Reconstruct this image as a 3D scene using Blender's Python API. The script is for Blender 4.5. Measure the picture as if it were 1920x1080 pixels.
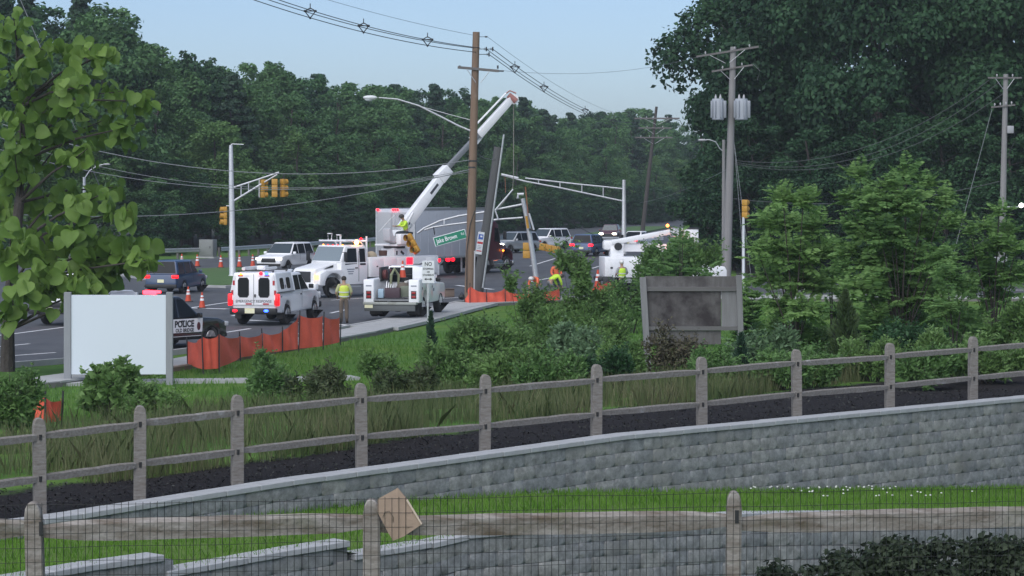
import bpy, bmesh, math, random
import numpy as np
from mathutils import Vector, Matrix, Euler

for o in list(bpy.data.objects):
    bpy.data.objects.remove(o)
SC = bpy.context.scene
COL = SC.collection
R = math.radians

# ---------------------------------------------------------------- camera
CAMZ, F, HY = 5.65, 5000.0, 341.0
cam_d = bpy.data.cameras.new('camera')
cam = bpy.data.objects.new('camera', cam_d)
COL.objects.link(cam)
cam.location = (0, 0, CAMZ)
cam.rotation_euler = (R(90), 0, 0)
cam_d.sensor_width = 36.0
cam_d.lens = 36.0 * F / 1920.0
cam_d.shift_y = -(540 - HY) / 1920.0
cam_d.clip_start = 0.5
cam_d.clip_end = 6000
SC.camera = cam
SC.cycles.max_bounces = 5
SC.cycles.diffuse_bounces = 2
SC.cycles.glossy_bounces = 2
SC.cycles.transmission_bounces = 2
SC.cycles.volume_bounces = 0

# ---------------------------------------------------------------- sky, sun, exposure
SUN_EL, SUN_AZ = R(50), R(205)      # light falls softly through an even evening overcast
w = bpy.data.worlds.new('World')
SC.world = w
w.use_nodes = True
nt = w.node_tree
bg = nt.nodes['Background']
sky = nt.nodes.new('ShaderNodeTexSky')
sky.sky_type = 'NISHITA'
sky.sun_disc = False
sky.sun_elevation = SUN_EL
sky.sun_rotation = SUN_AZ
sky.air_density = 0.6
sky.dust_density = 1.25
sky.ozone_density = 2.5
bg.inputs['Strength'].default_value = 0.095
nt.links.new(sky.outputs[0], bg.inputs['Color'])
sun_d = bpy.data.lights.new('sun', 'SUN')
sun_d.energy = 1.8
sun_d.angle = R(100)
sun_d.color = (1.0, 0.985, 0.965)
sun = bpy.data.objects.new('sun', sun_d)
COL.objects.link(sun)
# direction to the sun: azimuth measured like the sky node (0 = +Y, clockwise)
sd = Vector((math.sin(SUN_AZ) * math.cos(SUN_EL), math.cos(SUN_AZ) * math.cos(SUN_EL), math.sin(SUN_EL)))
sun.rotation_euler = sd.to_track_quat('Z', 'Y').to_euler()
SC.view_settings.view_transform = 'Standard'
SC.view_settings.look = 'None'
SC.view_settings.gamma = 1.0
SC.view_settings.exposure = 0.7
SC.view_settings.use_curve_mapping = False

# ---------------------------------------------------------------- helpers
def P(px, py, d):
    """point seen at pixel (px, py) of the photograph at depth d"""
    return Vector(((px - 960) / F * d, d, CAMZ - (py - HY) / F * d))
def G(px, py, z=0.0):
    """point on the level z seen at pixel (px, py)"""
    return P(px, py, (CAMZ - z) * F / (py - HY))

def tag(o, label=None, cat=None, group=None, kind=None):
    if label: o['label'] = label
    if cat: o['category'] = cat
    if group: o['group'] = group
    if kind: o['kind'] = kind
    return o
def empty(name, loc=(0, 0, 0), rz=0.0, label=None, cat=None, group=None):
    o = bpy.data.objects.new(name, None)
    COL.objects.link(o)
    o.location = loc
    o.rotation_euler = (0, 0, rz)
    o.empty_display_size = 0.1
    return tag(o, label, cat, group)
def link_mesh(name, me, mat=None, parent=None):
    o = bpy.data.objects.new(name, me)
    COL.objects.link(o)
    if mat is not None and len(me.materials) == 0:
        me.materials.append(mat)
    if parent is not None:
        o.parent = parent
    return o
def copy_tree(o, parent=None):
    c = o.copy()
    COL.objects.link(c)
    c.parent = parent
    for ch in o.children:
        copy_tree(ch, c)
    return c
def np_mesh(name, verts, faces, smooth=False):
    verts = np.asarray(verts, dtype=np.float32)
    faces = np.asarray(faces, dtype=np.int32)
    me = bpy.data.meshes.new(name)
    n, k = faces.shape
    me.vertices.add(len(verts)); me.vertices.foreach_set('co', verts.ravel())
    me.loops.add(n * k); me.loops.foreach_set('vertex_index', faces.ravel())
    me.polygons.add(n)
    me.polygons.foreach_set('loop_start', np.arange(0, n * k, k, dtype=np.int32))
    me.polygons.foreach_set('loop_total', np.full(n, k, dtype=np.int32))
    if smooth:
        me.polygons.foreach_set('use_smooth', np.ones(n, dtype=bool))
    me.update(calc_edges=True)
    return me

class B:
    """collects shapes into one mesh object"""
    def __init__(self):
        self.bm = bmesh.new()
    def box(self, c, s, rot=None, taper=None):
        m = Matrix.Translation(Vector(c))
        if rot is not None:
            m = m @ Euler(rot).to_matrix().to_4x4()
        vs = []
        for x in (-.5, .5):
            for y in (-.5, .5):
                for z in (-.5, .5):
                    k = 1.0
                    if taper and z > 0: k = taper
                    vs.append(self.bm.verts.new(m @ Vector((x * s[0] * k, y * s[1] * k, z * s[2]))))
        for f in ((0, 1, 3, 2), (4, 6, 7, 5), (0, 4, 5, 1), (2, 3, 7, 6), (0, 2, 6, 4), (1, 5, 7, 3)):
            self.bm.faces.new([vs[i] for i in f])
        return self
    def hexa(self, p):
        vs = [self.bm.verts.new(Vector(q)) for q in p]
        for f in ((3, 2, 1, 0), (4, 5, 6, 7), (0, 1, 5, 4), (1, 2, 6, 5), (2, 3, 7, 6), (3, 0, 4, 7)):
            self.bm.faces.new([vs[i] for i in f])
        return self
    def prism(self, poly, axis, a, b):
        """poly of 2D points extruded along axis (0 x,1 y,2 z) from a to b"""
        def mk(u, v, t):
            return (t, u, v) if axis == 0 else ((u, t, v) if axis == 1 else (u, v, t))
        l = [self.bm.verts.new(mk(u, v, a)) for u, v in poly]
        h = [self.bm.verts.new(mk(u, v, b)) for u, v in poly]
        n = len(poly)
        self.bm.faces.new(l); self.bm.faces.new(list(reversed(h)))
        for i in range(n):
            j = (i + 1) % n
            self.bm.faces.new((l[j], l[i], h[i], h[j]))
        return self
    def tube(self, pts, r, seg=8, caps=True):
        pts = [Vector(p) for p in pts]
        n = len(pts)
        rs = r if isinstance(r, (list, tuple)) else [r] * n
        rings = []
        up = Vector((0, 0, 1))
        for i, p in enumerate(pts):
            t = (pts[min(i + 1, n - 1)] - pts[max(i - 1, 0)])
            if t.length < 1e-9: t = Vector((0, 0, 1))
            t.normalize()
            a = t.cross(up)
            if a.length < 0.05: a = t.cross(Vector((0, 1, 0)))
            a.normalize(); b = t.cross(a)
            rings.append([self.bm.verts.new(p + (a * math.cos(2 * math.pi * k / seg) + b * math.sin(2 * math.pi * k / seg)) * rs[i]) for k in range(seg)])
        for i in range(n - 1):
            for k in range(seg):
                k2 = (k + 1) % seg
                self.bm.faces.new((rings[i][k], rings[i][k2], rings[i + 1][k2], rings[i + 1][k]))
        if caps:
            self.bm.faces.new(rings[0]); self.bm.faces.new(list(reversed(rings[-1])))
        return self
    def ell(self, c, s, seg=12, rings=8):
        m = Matrix.Translation(Vector(c)) @ Matrix.Diagonal(Vector((s[0], s[1], s[2], 1)))
        bmesh.ops.create_uvsphere(self.bm, u_segments=seg, v_segments=rings, radius=1.0, matrix=m)
        return self
    def quad(self, *p):
        self.bm.faces.new([self.bm.verts.new(Vector(q)) for q in p])
        return self
    def done(self, name, mat, parent=None, bevel=0.0, seg=2, smooth=None, limit=None):
        bm = self.bm
        bmesh.ops.recalc_face_normals(bm, faces=bm.faces)
        if bevel > 0:
            es = [e for e in bm.edges if len(e.link_faces) == 2 and e.calc_face_angle(0) > (limit or 0.5)]
            bmesh.ops.bevel(bm, geom=es, offset=bevel, segments=seg, profile=0.5, affect='EDGES', clamp_overlap=True)
        me = bpy.data.meshes.new(name)
        bm.to_mesh(me); bm.free()
        if smooth is None: smooth = 35
        if smooth:
            me.polygons.foreach_set('use_smooth', np.ones(len(me.polygons), dtype=bool))
            try: me.set_sharp_from_angle(angle=R(smooth))
            except Exception: pass
        return link_mesh(name, me, mat, parent)

def text(body, size, mat, parent, loc, rot, name='lettering', align='CENTER', sx=1.0, bold=0.0):
    c = bpy.data.curves.new(name, 'FONT')
    c.body = body; c.size = size; c.align_x = align; c.align_y = 'CENTER'
    c.extrude = 0.002; c.offset = bold
    c.resolution_u = 3
    o = bpy.data.objects.new(name, c)
    COL.objects.link(o)
    c.materials.append(mat)
    dg = bpy.context.evaluated_depsgraph_get()
    me = bpy.data.meshes.new_from_object(o.evaluated_get(dg))
    bpy.data.objects.remove(o)
    me.materials.clear()
    o = link_mesh(name, me, mat, parent)
    o.location = loc; o.rotation_euler = rot; o.scale = (sx, 1, 1)
    return o

# ---------------------------------------------------------------- materials
MATS = {}
def mat(name, col=(.5, .5, .5), rough=.6, metal=0.0, spec=.5, emit=None, es=0.0, coat=0.0, trans=0.0, noise=None, bump=None, wear=None):
    """noise=(scale, amount, colour2) blends a second colour; bump=(scale, strength, distance); wear=(scale, amount, colour) low-frequency dirt"""
    if name in MATS: return MATS[name]
    m = bpy.data.materials.new(name)
    m.use_nodes = True
    t = m.node_tree; L = t.links
    p = t.nodes['Principled BSDF']
    p.inputs['Base Color'].default_value = (*col, 1)
    p.inputs['Roughness'].default_value = rough
    p.inputs['Metallic'].default_value = metal
    p.inputs['Specular IOR Level'].default_value = spec
    p.inputs['Coat Weight'].default_value = coat
    if emit:
        p.inputs['Emission Color'].default_value = (*emit, 1)
        p.inputs['Emission Strength'].default_value = es
    tc = t.nodes.new('ShaderNodeTexCoord')
    last = None
    def layer(scale, lo, hi, c2, prev, det=6, stretch=None):
        n = t.nodes.new('ShaderNodeTexNoise'); n.inputs['Scale'].default_value = scale; n.inputs['Detail'].default_value = det
        n.inputs['Roughness'].default_value = .65
        src = tc.outputs['Object']
        if stretch:
            mp = t.nodes.new('ShaderNodeMapping'); mp.inputs['Scale'].default_value = stretch
            L.new(src, mp.inputs['Vector']); src = mp.outputs['Vector']
        L.new(src, n.inputs['Vector'])
        r = t.nodes.new('ShaderNodeMapRange'); r.inputs['From Min'].default_value = lo; r.inputs['From Max'].default_value = hi
        L.new(n.outputs['Fac'], r.inputs['Value'])
        x = t.nodes.new('ShaderNodeMix'); x.data_type = 'RGBA'
        L.new(r.outputs['Result'], x.inputs['Factor'])
        if prev is None: x.inputs['A'].default_value = (*col, 1)
        else: L.new(prev, x.inputs['A'])
        x.inputs['B'].default_value = (*c2, 1)
        return x.outputs['Result']
    if noise:
        last = layer(noise[0], .5 - noise[1] * .5, .5 + noise[1] * .5, noise[2], last, stretch=noise[3] if len(noise) > 3 else None)
    if wear:
        last = layer(wear[0], wear[1], wear[1] + .2, wear[2], last, det=8)
    if last is not None:
        L.new(last, p.inputs['Base Color'])
    if bump:
        n = t.nodes.new('ShaderNodeTexNoise'); n.inputs['Scale'].default_value = bump[0]; n.inputs['Detail'].default_value = 8
        L.new(tc.outputs['Object'], n.inputs['Vector'])
        b = t.nodes.new('ShaderNodeBump'); b.inputs['Strength'].default_value = bump[1]; b.inputs['Distance'].default_value = bump[2]
        L.new(n.outputs['Fac'], b.inputs['Height']); L.new(b.outputs['Normal'], p.inputs['Normal'])
    MATS[name] = m
    return m
def lamp(name, col, s):
    return mat(name, (col[0] * .6, col[1] * .6, col[2] * .6), .3, emit=col, es=s)

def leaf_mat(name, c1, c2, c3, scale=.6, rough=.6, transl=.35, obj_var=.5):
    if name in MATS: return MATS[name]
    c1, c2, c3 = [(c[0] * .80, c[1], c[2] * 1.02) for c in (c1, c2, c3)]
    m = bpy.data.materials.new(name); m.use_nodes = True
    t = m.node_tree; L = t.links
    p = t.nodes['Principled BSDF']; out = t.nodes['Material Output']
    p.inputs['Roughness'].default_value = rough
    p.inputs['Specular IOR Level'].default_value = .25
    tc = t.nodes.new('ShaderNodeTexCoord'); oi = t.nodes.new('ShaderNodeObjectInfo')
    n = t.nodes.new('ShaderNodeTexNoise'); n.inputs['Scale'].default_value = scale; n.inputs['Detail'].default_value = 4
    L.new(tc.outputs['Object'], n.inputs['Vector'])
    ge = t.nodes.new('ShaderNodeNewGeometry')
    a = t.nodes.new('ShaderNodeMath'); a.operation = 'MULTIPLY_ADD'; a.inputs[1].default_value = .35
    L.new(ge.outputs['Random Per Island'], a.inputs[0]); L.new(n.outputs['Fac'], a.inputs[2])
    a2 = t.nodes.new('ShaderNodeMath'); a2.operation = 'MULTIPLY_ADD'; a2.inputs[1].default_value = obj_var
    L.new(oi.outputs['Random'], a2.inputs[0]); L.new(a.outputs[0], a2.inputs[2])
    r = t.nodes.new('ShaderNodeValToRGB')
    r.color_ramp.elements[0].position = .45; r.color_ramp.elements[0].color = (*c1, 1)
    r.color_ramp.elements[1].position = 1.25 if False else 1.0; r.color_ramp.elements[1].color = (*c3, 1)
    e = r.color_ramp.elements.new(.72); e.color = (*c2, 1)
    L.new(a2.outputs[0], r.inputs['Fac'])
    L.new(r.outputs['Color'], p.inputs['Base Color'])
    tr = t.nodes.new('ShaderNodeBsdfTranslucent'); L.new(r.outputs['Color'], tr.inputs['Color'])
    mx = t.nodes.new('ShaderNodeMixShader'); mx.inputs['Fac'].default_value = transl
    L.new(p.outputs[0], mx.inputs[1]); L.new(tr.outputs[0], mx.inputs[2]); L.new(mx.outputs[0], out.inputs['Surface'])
    MATS[name] = m
    return m

WHITE = mat('white_paint', (.82, .83, .845), .35, coat=.3, wear=(1.2, .66, (.62, .63, .63)))
WHITE2 = mat('white_truck_paint', (.80, .81, .82), .4, coat=.2, wear=(1.6, .60, (.60, .60, .585)))
BLACK = mat('black_plastic', (.016, .017, .018), .5)
DARK = mat('dark_metal', (.04, .042, .045), .5, metal=.3)
RUBBER = mat('tyre_rubber', (.02, .02, .021), .85, bump=(30, .3, .01))
STEEL = mat('galvanised_steel', (.42, .44, .46), .45, metal=.6, noise=(6, .4, (.55, .57, .58)))
GLASS = mat('tinted_glass', (.010, .013, .015), .2, spec=.2)
GLASSL = mat('windshield_glass', (.05, .065, .07), .08, spec=.7, coat=.5)
CHROME = mat('chrome', (.6, .62, .64), .25, metal=.9)
RED_LIT = lamp('red_lamp_lit', (1.0, .004, .012), 4.5)
RED_DIM = lamp('red_tail_lamp', (.9, .006, .01), 1.6)
RED_OFF = mat('red_lens', (.30, .01, .012), .25, coat=.4)
BLUE_LIT = lamp('blue_lamp_lit', (.02, .07, 1.0), 6)
AMBER_LIT = lamp('amber_lamp_lit', (1.0, .20, .015), 5)
HEAD_LIT = lamp('headlamp_lit', (1.0, .95, .75), 9)
PLATE = mat('licence_plate', (.75, .72, .30), .5, noise=(20, .6, (.8, .8, .72)))
# ================================================================ land
E = Vector((16.4, 17.5)).normalized()          # along the upper retaining wall
N = Vector((-E.y, E.x))                        # behind it
A0 = Vector((-6.8, 33.0)); WL = 23.98
def tw(x, y):
    r = Vector((x, y)) - A0
    return r.dot(E) / WL, r.dot(N)
def from_tw(t, w):
    q = A0 + E * (t * WL) + N * w
    return q.x, q.y
def interp(x, xs, ys):
    return float(np.interp(x, xs, ys))
def wall_top(t): return interp(t, [-.3, .06, .21, .51, 1, 1.4], [1.30, 1.40, 1.53, 1.67, 1.58, 1.5])
def terrace(t): return interp(t, [-.3, 0, .17, .3, .43, .65, 1, 1.4], [1.3, 1.22, 1.12, 1.08, .94, .53, -.1, -.7])
def sstep(x):
    x = min(1, max(0, x)); return x * x * (3 - 2 * x)
def gz(x, y):
    t, wv = tw(x, y)
    z = (wall_top(min(1.4, max(-.3, t))) - .06) * (1 - sstep((wv - 1.6) / 26.0)) - .02
    if wv > 2:
        z += .05 * math.sin(x * 1.3 + y * .7) * math.sin(y * .9 - x * .4) * (1 - sstep((wv - 14) / 12.0))
    return z

GRASS_G = mat('grass_ground', (.048, .11, .026), .9, noise=(.9, .5, (.075, .145, .036)), wear=(.25, .56, (.09, .11, .04)), bump=(14, .8, .04))
MULCH = mat('dark_mulch', (.016, .015, .017), .95, noise=(9, .5, (.028, .025, .026)), wear=(60, .66, (.07, .06, .05)), bump=(40, 1.0, .04))
ASPHALT = mat('asphalt', (.058, .062, .068), .75, noise=(.5, .45, (.092, .097, .102), (1.6, .35, 1)), wear=(.22, .52, (.044, .047, .052)), bump=(60, .3, .01))
CONC = mat('concrete_pavement', (.40, .41, .41), .85, noise=(2.2, .5, (.33, .335, .33)), wear=(.6, .58, (.25, .25, .24)), bump=(30, .3, .01))
PAINTW = mat('road_paint', (.72, .73, .74), .7, wear=(5, .55, (.35, .36, .37)))

def ground_material():
    """grass that gives way to a dark mulch bed along the fence"""
    m = bpy.data.materials.new('ground_cover'); m.use_nodes = True
    t = m.node_tree; L = t.links; p = t.nodes['Principled BSDF']
    p.inputs['Roughness'].default_value = .95; p.inputs['Specular IOR Level'].default_value = .15
    at = t.nodes.new('ShaderNodeAttribute'); at.attribute_name = 'bed'
    tc = t.nodes.new('ShaderNodeTexCoord')
    def noise(s, d=6):
        n = t.nodes.new('ShaderNodeTexNoise'); n.inputs['Scale'].default_value = s; n.inputs['Detail'].default_value = d
        n.inputs['Roughness'].default_value = .7
        L.new(tc.outputs['Object'], n.inputs['Vector']); return n.outputs['Fac']
    def ramp(f, a, b, c1, c2):
        r = t.nodes.new('ShaderNodeValToRGB'); r.color_ramp.elements[0].position = a; r.color_ramp.elements[1].position = b
        r.color_ramp.elements[0].color = (*c1, 1); r.color_ramp.elements[1].color = (*c2, 1)
        L.new(f, r.inputs['Fac']); return r.outputs['Color']
    g = ramp(noise(1.1), .3, .7, (.060, .140, .028), (.098, .200, .044))
    g2 = ramp(noise(.18), .42, .68, (1, 1, 1), (1.5, 1.15, .95))
    mul = t.nodes.new('ShaderNodeMix'); mul.data_type = 'RGBA'; mul.blend_type = 'MULTIPLY'; mul.inputs['Factor'].default_value = 1
    L.new(g, mul.inputs['A']); L.new(g2, mul.inputs['B'])
    mu = ramp(noise(26, 8), .35, .75, (.011, .0105, .012), (.045, .040, .040))
    ad = t.nodes.new('ShaderNodeMath'); ad.operation = 'MULTIPLY_ADD'; ad.inputs[1].default_value = .7; ad.inputs[2].default_value = -.35
    L.new(noise(1.6), ad.inputs[0])
    su = t.nodes.new('ShaderNodeMath'); su.operation = 'ADD'; L.new(at.outputs['Fac'], su.inputs[0]); L.new(ad.outputs[0], su.inputs[1])
    mr = t.nodes.new('ShaderNodeMapRange'); mr.inputs['From Min'].default_value = .4; mr.inputs['From Max'].default_value = .6
    L.new(su.outputs[0], mr.inputs['Value'])
    mx = t.nodes.new('ShaderNodeMix'); mx.data_type = 'RGBA'
    L.new(mr.outputs[0], mx.inputs['Factor']); L.new(mul.outputs['Result'], mx.inputs['A']); L.new(mu, mx.inputs['B'])
    L.new(mx.outputs['Result'], p.inputs['Base Color'])
    b = t.nodes.new('ShaderNodeBump'); b.inputs['Strength'].default_value = .9; b.inputs['Distance'].default_value = .05
    L.new(noise(18, 8), b.inputs['Height']); L.new(b.outputs['Normal'], p.inputs['Normal'])
    return m

def make_ground():
    ws = [0.02, .3, .6, 1, 1.5, 2, 2.6, 3.2, 4, 5, 6, 7.2, 8.5, 10, 11.5, 13, 15, 17, 19, 21, 23, 25, 27, 30, 35, 45, 60, 90, 140, 220, 400, 800]
    ts = [-40, -20, -8, -4, -2, -1.2, -.8] + [-.6 + .03 * i for i in range(100)] + [2.6, 3, 4, 6, 10, 25, 45]
    V, Fc, bed = [], [], []
    for wv in ws:
        for t in ts:
            x, y = from_tw(t, wv)
            z = gz(x, y)
            V.append((x, y, z))
            edge = interp(t, [-.3, .1, .3, .6, 1, 1.3], [2.2, 2.6, 2.4, 3.4, 5.2, 6.0])
            bed.append(min(1, max(0, .5 + (edge - wv) * .5)))
    n = len(ts)
    for i in range(len(ws) - 1):
        for j in range(n - 1):
            Fc.append((i * n + j, i * n + j + 1, (i + 1) * n + j + 1, (i + 1) * n + j))
    me = np_mesh('ground', V, Fc, True)
    a = me.attributes.new('bed', 'FLOAT', 'POINT'); a.data.foreach_set('value', np.array(bed, dtype=np.float32))
    o = link_mesh('ground', me, ground_material())
    tag(o, kind='structure')
make_ground()

def sheet(name, poly, z, m, thick=None):
    b = B()
    if thick:
        b.prism(poly, 2, z - thick, z)
    else:
        b.bm.faces.new([b.bm.verts.new((x, y, z)) for x, y in poly])
    o = b.done(name, m, smooth=0)
    bm = bmesh.new(); bm.from_mesh(o.data)
    bmesh.ops.triangulate(bm, faces=[f for f in bm.faces if len(f.verts) > 4]); bm.to_mesh(o.data); bm.free()
    return tag(o, kind='structure')

# terrace lawn between the two walls
LOWER = [(-.55, -4.6), (-.25, -3.9), (-.02, -3.3), (.10, -3.4), (.30, -4.0), (.6, -4.6), (1.0, -5.2), (1.5, -6)]   # t, w of the lower wall face
def lower_w(t): return interp(t, [a for a, _ in LOWER], [b for _, b in LOWER])
def low_top(t):
    '''height of the stepped top of the lower wall'''
    for (ta, za), (tb, zb) in LOWSEG:
        if ta <= t <= tb: return za + (zb - za) * (t - ta) / (tb - ta)
    return terrace(t) + .04
def terrace_z(t, wv):
    z = terrace(t) + .012 * math.sin(7 * t + wv * 3)
    lw = lower_w(t)
    e = min(z, low_top(t) - .05)
    return e + (z - e) * sstep((wv - lw - .25) / 1.0)
def low_at(px, py):
    best = None
    for i in range(-500, 1100):
        t = i * .001; x, y = from_tw(t, lower_w(t)); q = abs(960 + x / y * F - px)
        if best is None or q < best[0]: best = (q, t, CAMZ - (py - HY) / F * y)
    return best[1], best[2]
LOWSEG = [(low_at(-60, 1098), low_at(306, 1040)), (low_at(311, 1072), low_at(655, 1014)), (low_at(660, 1040), low_at(850, 1009))]
def make_terrace():
    V, Fc = [], []
    ts = [-1.2 + .03 * i for i in range(98)]; k = 9
    for t in ts:
        for j in range(k):
            wv = lower_w(t) * (1 - j / (k - 1)) + .0
            x, y = from_tw(t, wv)
            V.append((x, y, terrace_z(t, wv)))
    for i in range(len(ts) - 1):
        for j in range(k - 1):
            Fc.append((i * k + j, (i + 1) * k + j, (i + 1) * k + j + 1, i * k + j + 1))
    o = link_mesh('lawn_terrace', np_mesh('lawn_terrace', V, Fc, True),
                  mat('lawn_soil', (.08, .15, .022), .95, noise=(3, .6, (.11, .19, .03)), wear=(1.1, .58, (.09, .10, .035)), bump=(30, .8, .03)))
    tag(o, kind='structure')
make_terrace()
sheet('low_ground', [(-60, 10), (60, 10), (60, 60), (from_tw(1.5, -6.2)), (from_tw(.3, -4.2)), (from_tw(-.02, -3.5)), (from_tw(-.55, -4.8)), (-60, 10.5)], -2.6, GRASS_G)
# the bank the photographer stands on, carrying the wire fence
sheet('near_bank', [(-30, -30), (30, -30), (30, 20.4), (-30, 20.0)], 2.12, GRASS_G, 3.0)

# ---------------------------------------------------------------- roads
KERB = [(-60, 45), (-33, 66), (-22, 75), (-15.5, 81), (-11.2, 87.2), (-8.2, 95), (-6.5, 101.6), (-5.2, 107), (-3.9, 116), (-2.6, 123), (0.5, 128.0), (8, 129.5), (30, 130), (120, 128)]
ROAD = KERB + [(120, 146), (40, 147), (18, 149), (13, 154), (12, 165), (16, 200), (26, 260), (60, 460), (160, 900), (90, 900), (20, 460), (-4, 270), (-13, 226), (-21, 199), (-27, 186), (-45, 168), (-90, 140), (-160, 100), (-160, 20)]
sheet('road', ROAD, .02, ASPHALT)
def strip_poly(line, w0, w1):
    """band along a polyline between offsets w0 and w1 (to the right of travel positive)"""
    L = [Vector(p) for p in line]; a, b = [], []
    for i, p in enumerate(L):
        d = (L[min(i + 1, len(L) - 1)] - L[max(i - 1, 0)]).normalized()
        n = Vector((d.y, -d.x))
        a.append(p + n * w0); b.append(p + n * w1)
    return a, b
def strip(name, line, w0, w1, z, m, thick=.2, follow=False):
    a, b = strip_poly(line, w0, w1)
    bb = B(); top = []
    for p, q in zip(a, b):
        top.append([bb.bm.verts.new((p.x, p.y, z)), bb.bm.verts.new((q.x, q.y, z)), bb.bm.verts.new((q.x, q.y, z - thick)), bb.bm.verts.new((p.x, p.y, z - thick))])
    for u, v in zip(top, top[1:]):
        for k in range(4):
            bb.bm.faces.new((u[k], v[k], v[(k + 1) % 4], u[(k + 1) % 4]))
    bb.bm.faces.new(top[0]); bb.bm.faces.new(top[-1])
    return tag(bb.done(name, m, smooth=0), kind='structure')
strip('kerb', KERB, -.02, .16, .16, CONC)
WALKLINE = [(-60, 40), (-33, 56), (-22, 63.5), (-16, 69.8), (-13.2, 73.8), (-10.3, 81.2), (-7.6, 91.5), (-5.7, 98.6), (-4.6, 105), (-3.3, 114.5), (-1.6, 121.5), (1.4, 125.2), (9, 126.8), (30, 127.4)]
# concrete walk laid in slabs with open joints
def make_walk():
    a, b = strip_poly(WALKLINE, -.75, .75)
    pts = [(p, q) for p, q in zip(a, b)]
    base = strip('sidewalk', WALKLINE, -.74, .74, .125, mat('joint_sand', (.16, .155, .14), .95), .15)
    # resample to 1.5 m slabs
    cum = [0]
    mid = [(p + q) / 2 for p, q in pts]
    for i in range(1, len(mid)): cum.append(cum[-1] + (mid[i] - mid[i - 1]).length)
    def at(s):
        i = max(0, min(len(cum) - 2, int(np.searchsorted(cum, s)) - 1))
        f = (s - cum[i]) / (cum[i + 1] - cum[i])
        return pts[i][0].lerp(pts[i + 1][0], f), pts[i][1].lerp(pts[i + 1][1], f)
    s = 30.0
    while s < cum[-1] - 1.6:
        p0, q0 = at(s + .012); p1, q1 = at(s + 1.49)
        bb = B(); z = .15 + random.uniform(-.004, .006)
        bb.hexa([(p0.x, p0.y, .10), (q0.x, q0.y, .10), (q1.x, q1.y, .10), (p1.x, p1.y, .10), (p0.x, p0.y, z), (q0.x, q0.y, z), (q1.x, q1.y, z), (p1.x, p1.y, z)])
        bb.done('slab', CONC, base, smooth=0)
        s += 1.5
random.seed(3)
make_walk()
# apron where the service truck has pulled off the road
sheet('driveway_apron', [(-6.3, 102.2), (-4.3, 101), (-2.9, 108), (-1.6, 116), (-.6, 121.8), (-2.5, 122.6), (-3.7, 116), (-5.0, 107)], .142, CONC, .12)
strip('footpath', [(-13.0, 74.2), (-10, 75.2), (-7, 75.6), (-4.5, 76.6)], -.45, .45, .07, CONC, .12)
# grass median
MED = [(-24, 161), (-20, 150), (-16.8, 142.5), (-15.2, 141.5), (-14.4, 143), (-15.2, 156), (-16.2, 168), (-17.3, 171.5), (-19, 171)]
sheet('median_kerb', MED, .14, CONC, .2)
cx = sum(p[0] for p in MED) / len(MED); cy = sum(p[1] for p in MED) / len(MED)
sheet('median_lawn', [(cx + (x - cx) * .93, cy + (y - cy) * .965) for x, y in MED], .17, GRASS_G, .1)
MED2 = [(-.5, 218), (2.0, 217), (5, 232), (14, 290), (20, 330), (15, 330), (8, 285)]
sheet('far_median_lawn', MED2, .16, GRASS_G, .2)

def line_mark(p, q, wd):
    p, q = Vector(p), Vector(q); d = (q - p).normalized(); n = Vector((d.y, -d.x)) * wd / 2
    return [(p - n), (p + n), (q + n), (q - n)]
def marks(name, quads):
    b = B()
    for q in quads:
        b.bm.faces.new([b.bm.verts.new((v.x, v.y, .026)) for v in q])
    return tag(b.done(name, PAINTW, smooth=0), kind='structure')
# lanes follow the kerb: dashes at lane offsets measured to the left
def lane_dashes(off, s0, s1, dash, gap, wd=.15):
    a, _ = strip_poly(KERB[1:11], -off, -off + .1)
    cum = [0]
    for i in range(1, len(a)): cum.append(cum[-1] + (a[i] - a[i - 1]).length)
    def at(s):
        i = max(0, min(len(cum) - 2, int(np.searchsorted(cum, s)) - 1))
        return a[i].lerp(a[i + 1], (s - cum[i]) / (cum[i + 1] - cum[i]))
    q = []; s = s0
    while s < min(s1, cum[-1]):
        q.append(line_mark(at(s), at(min(s + dash, cum[-1] - .01)), wd)); s += dash + gap
    return q
marks('lane_marking', lane_dashes(3.6, 2, 78, 3.05, 4.6) + lane_dashes(7.2, 4, 78, 3.05, 4.6))
marks('edge_line', lane_dashes(.5, 0, 20, 1.0, 0.0) + lane_dashes(10.9, 0, 70, 1.0, 0))
marks('stop_line', [line_mark((-6.3, 104.6), (-10.8, 108.6), .45), line_mark((-12.6, 118), (-17.5, 121), .4),
                    line_mark((-1.0, 139.5), (-3.0, 145), .3), line_mark((1, 150), (3, 160), .15), line_mark((5, 172), (7.5, 190), .15),
                    line_mark((1.2, 178), (3.4, 198), .15), line_mark((14, 139.5), (60, 137), .2), line_mark((14, 138.9), (60, 136.4), .15)])
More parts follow.
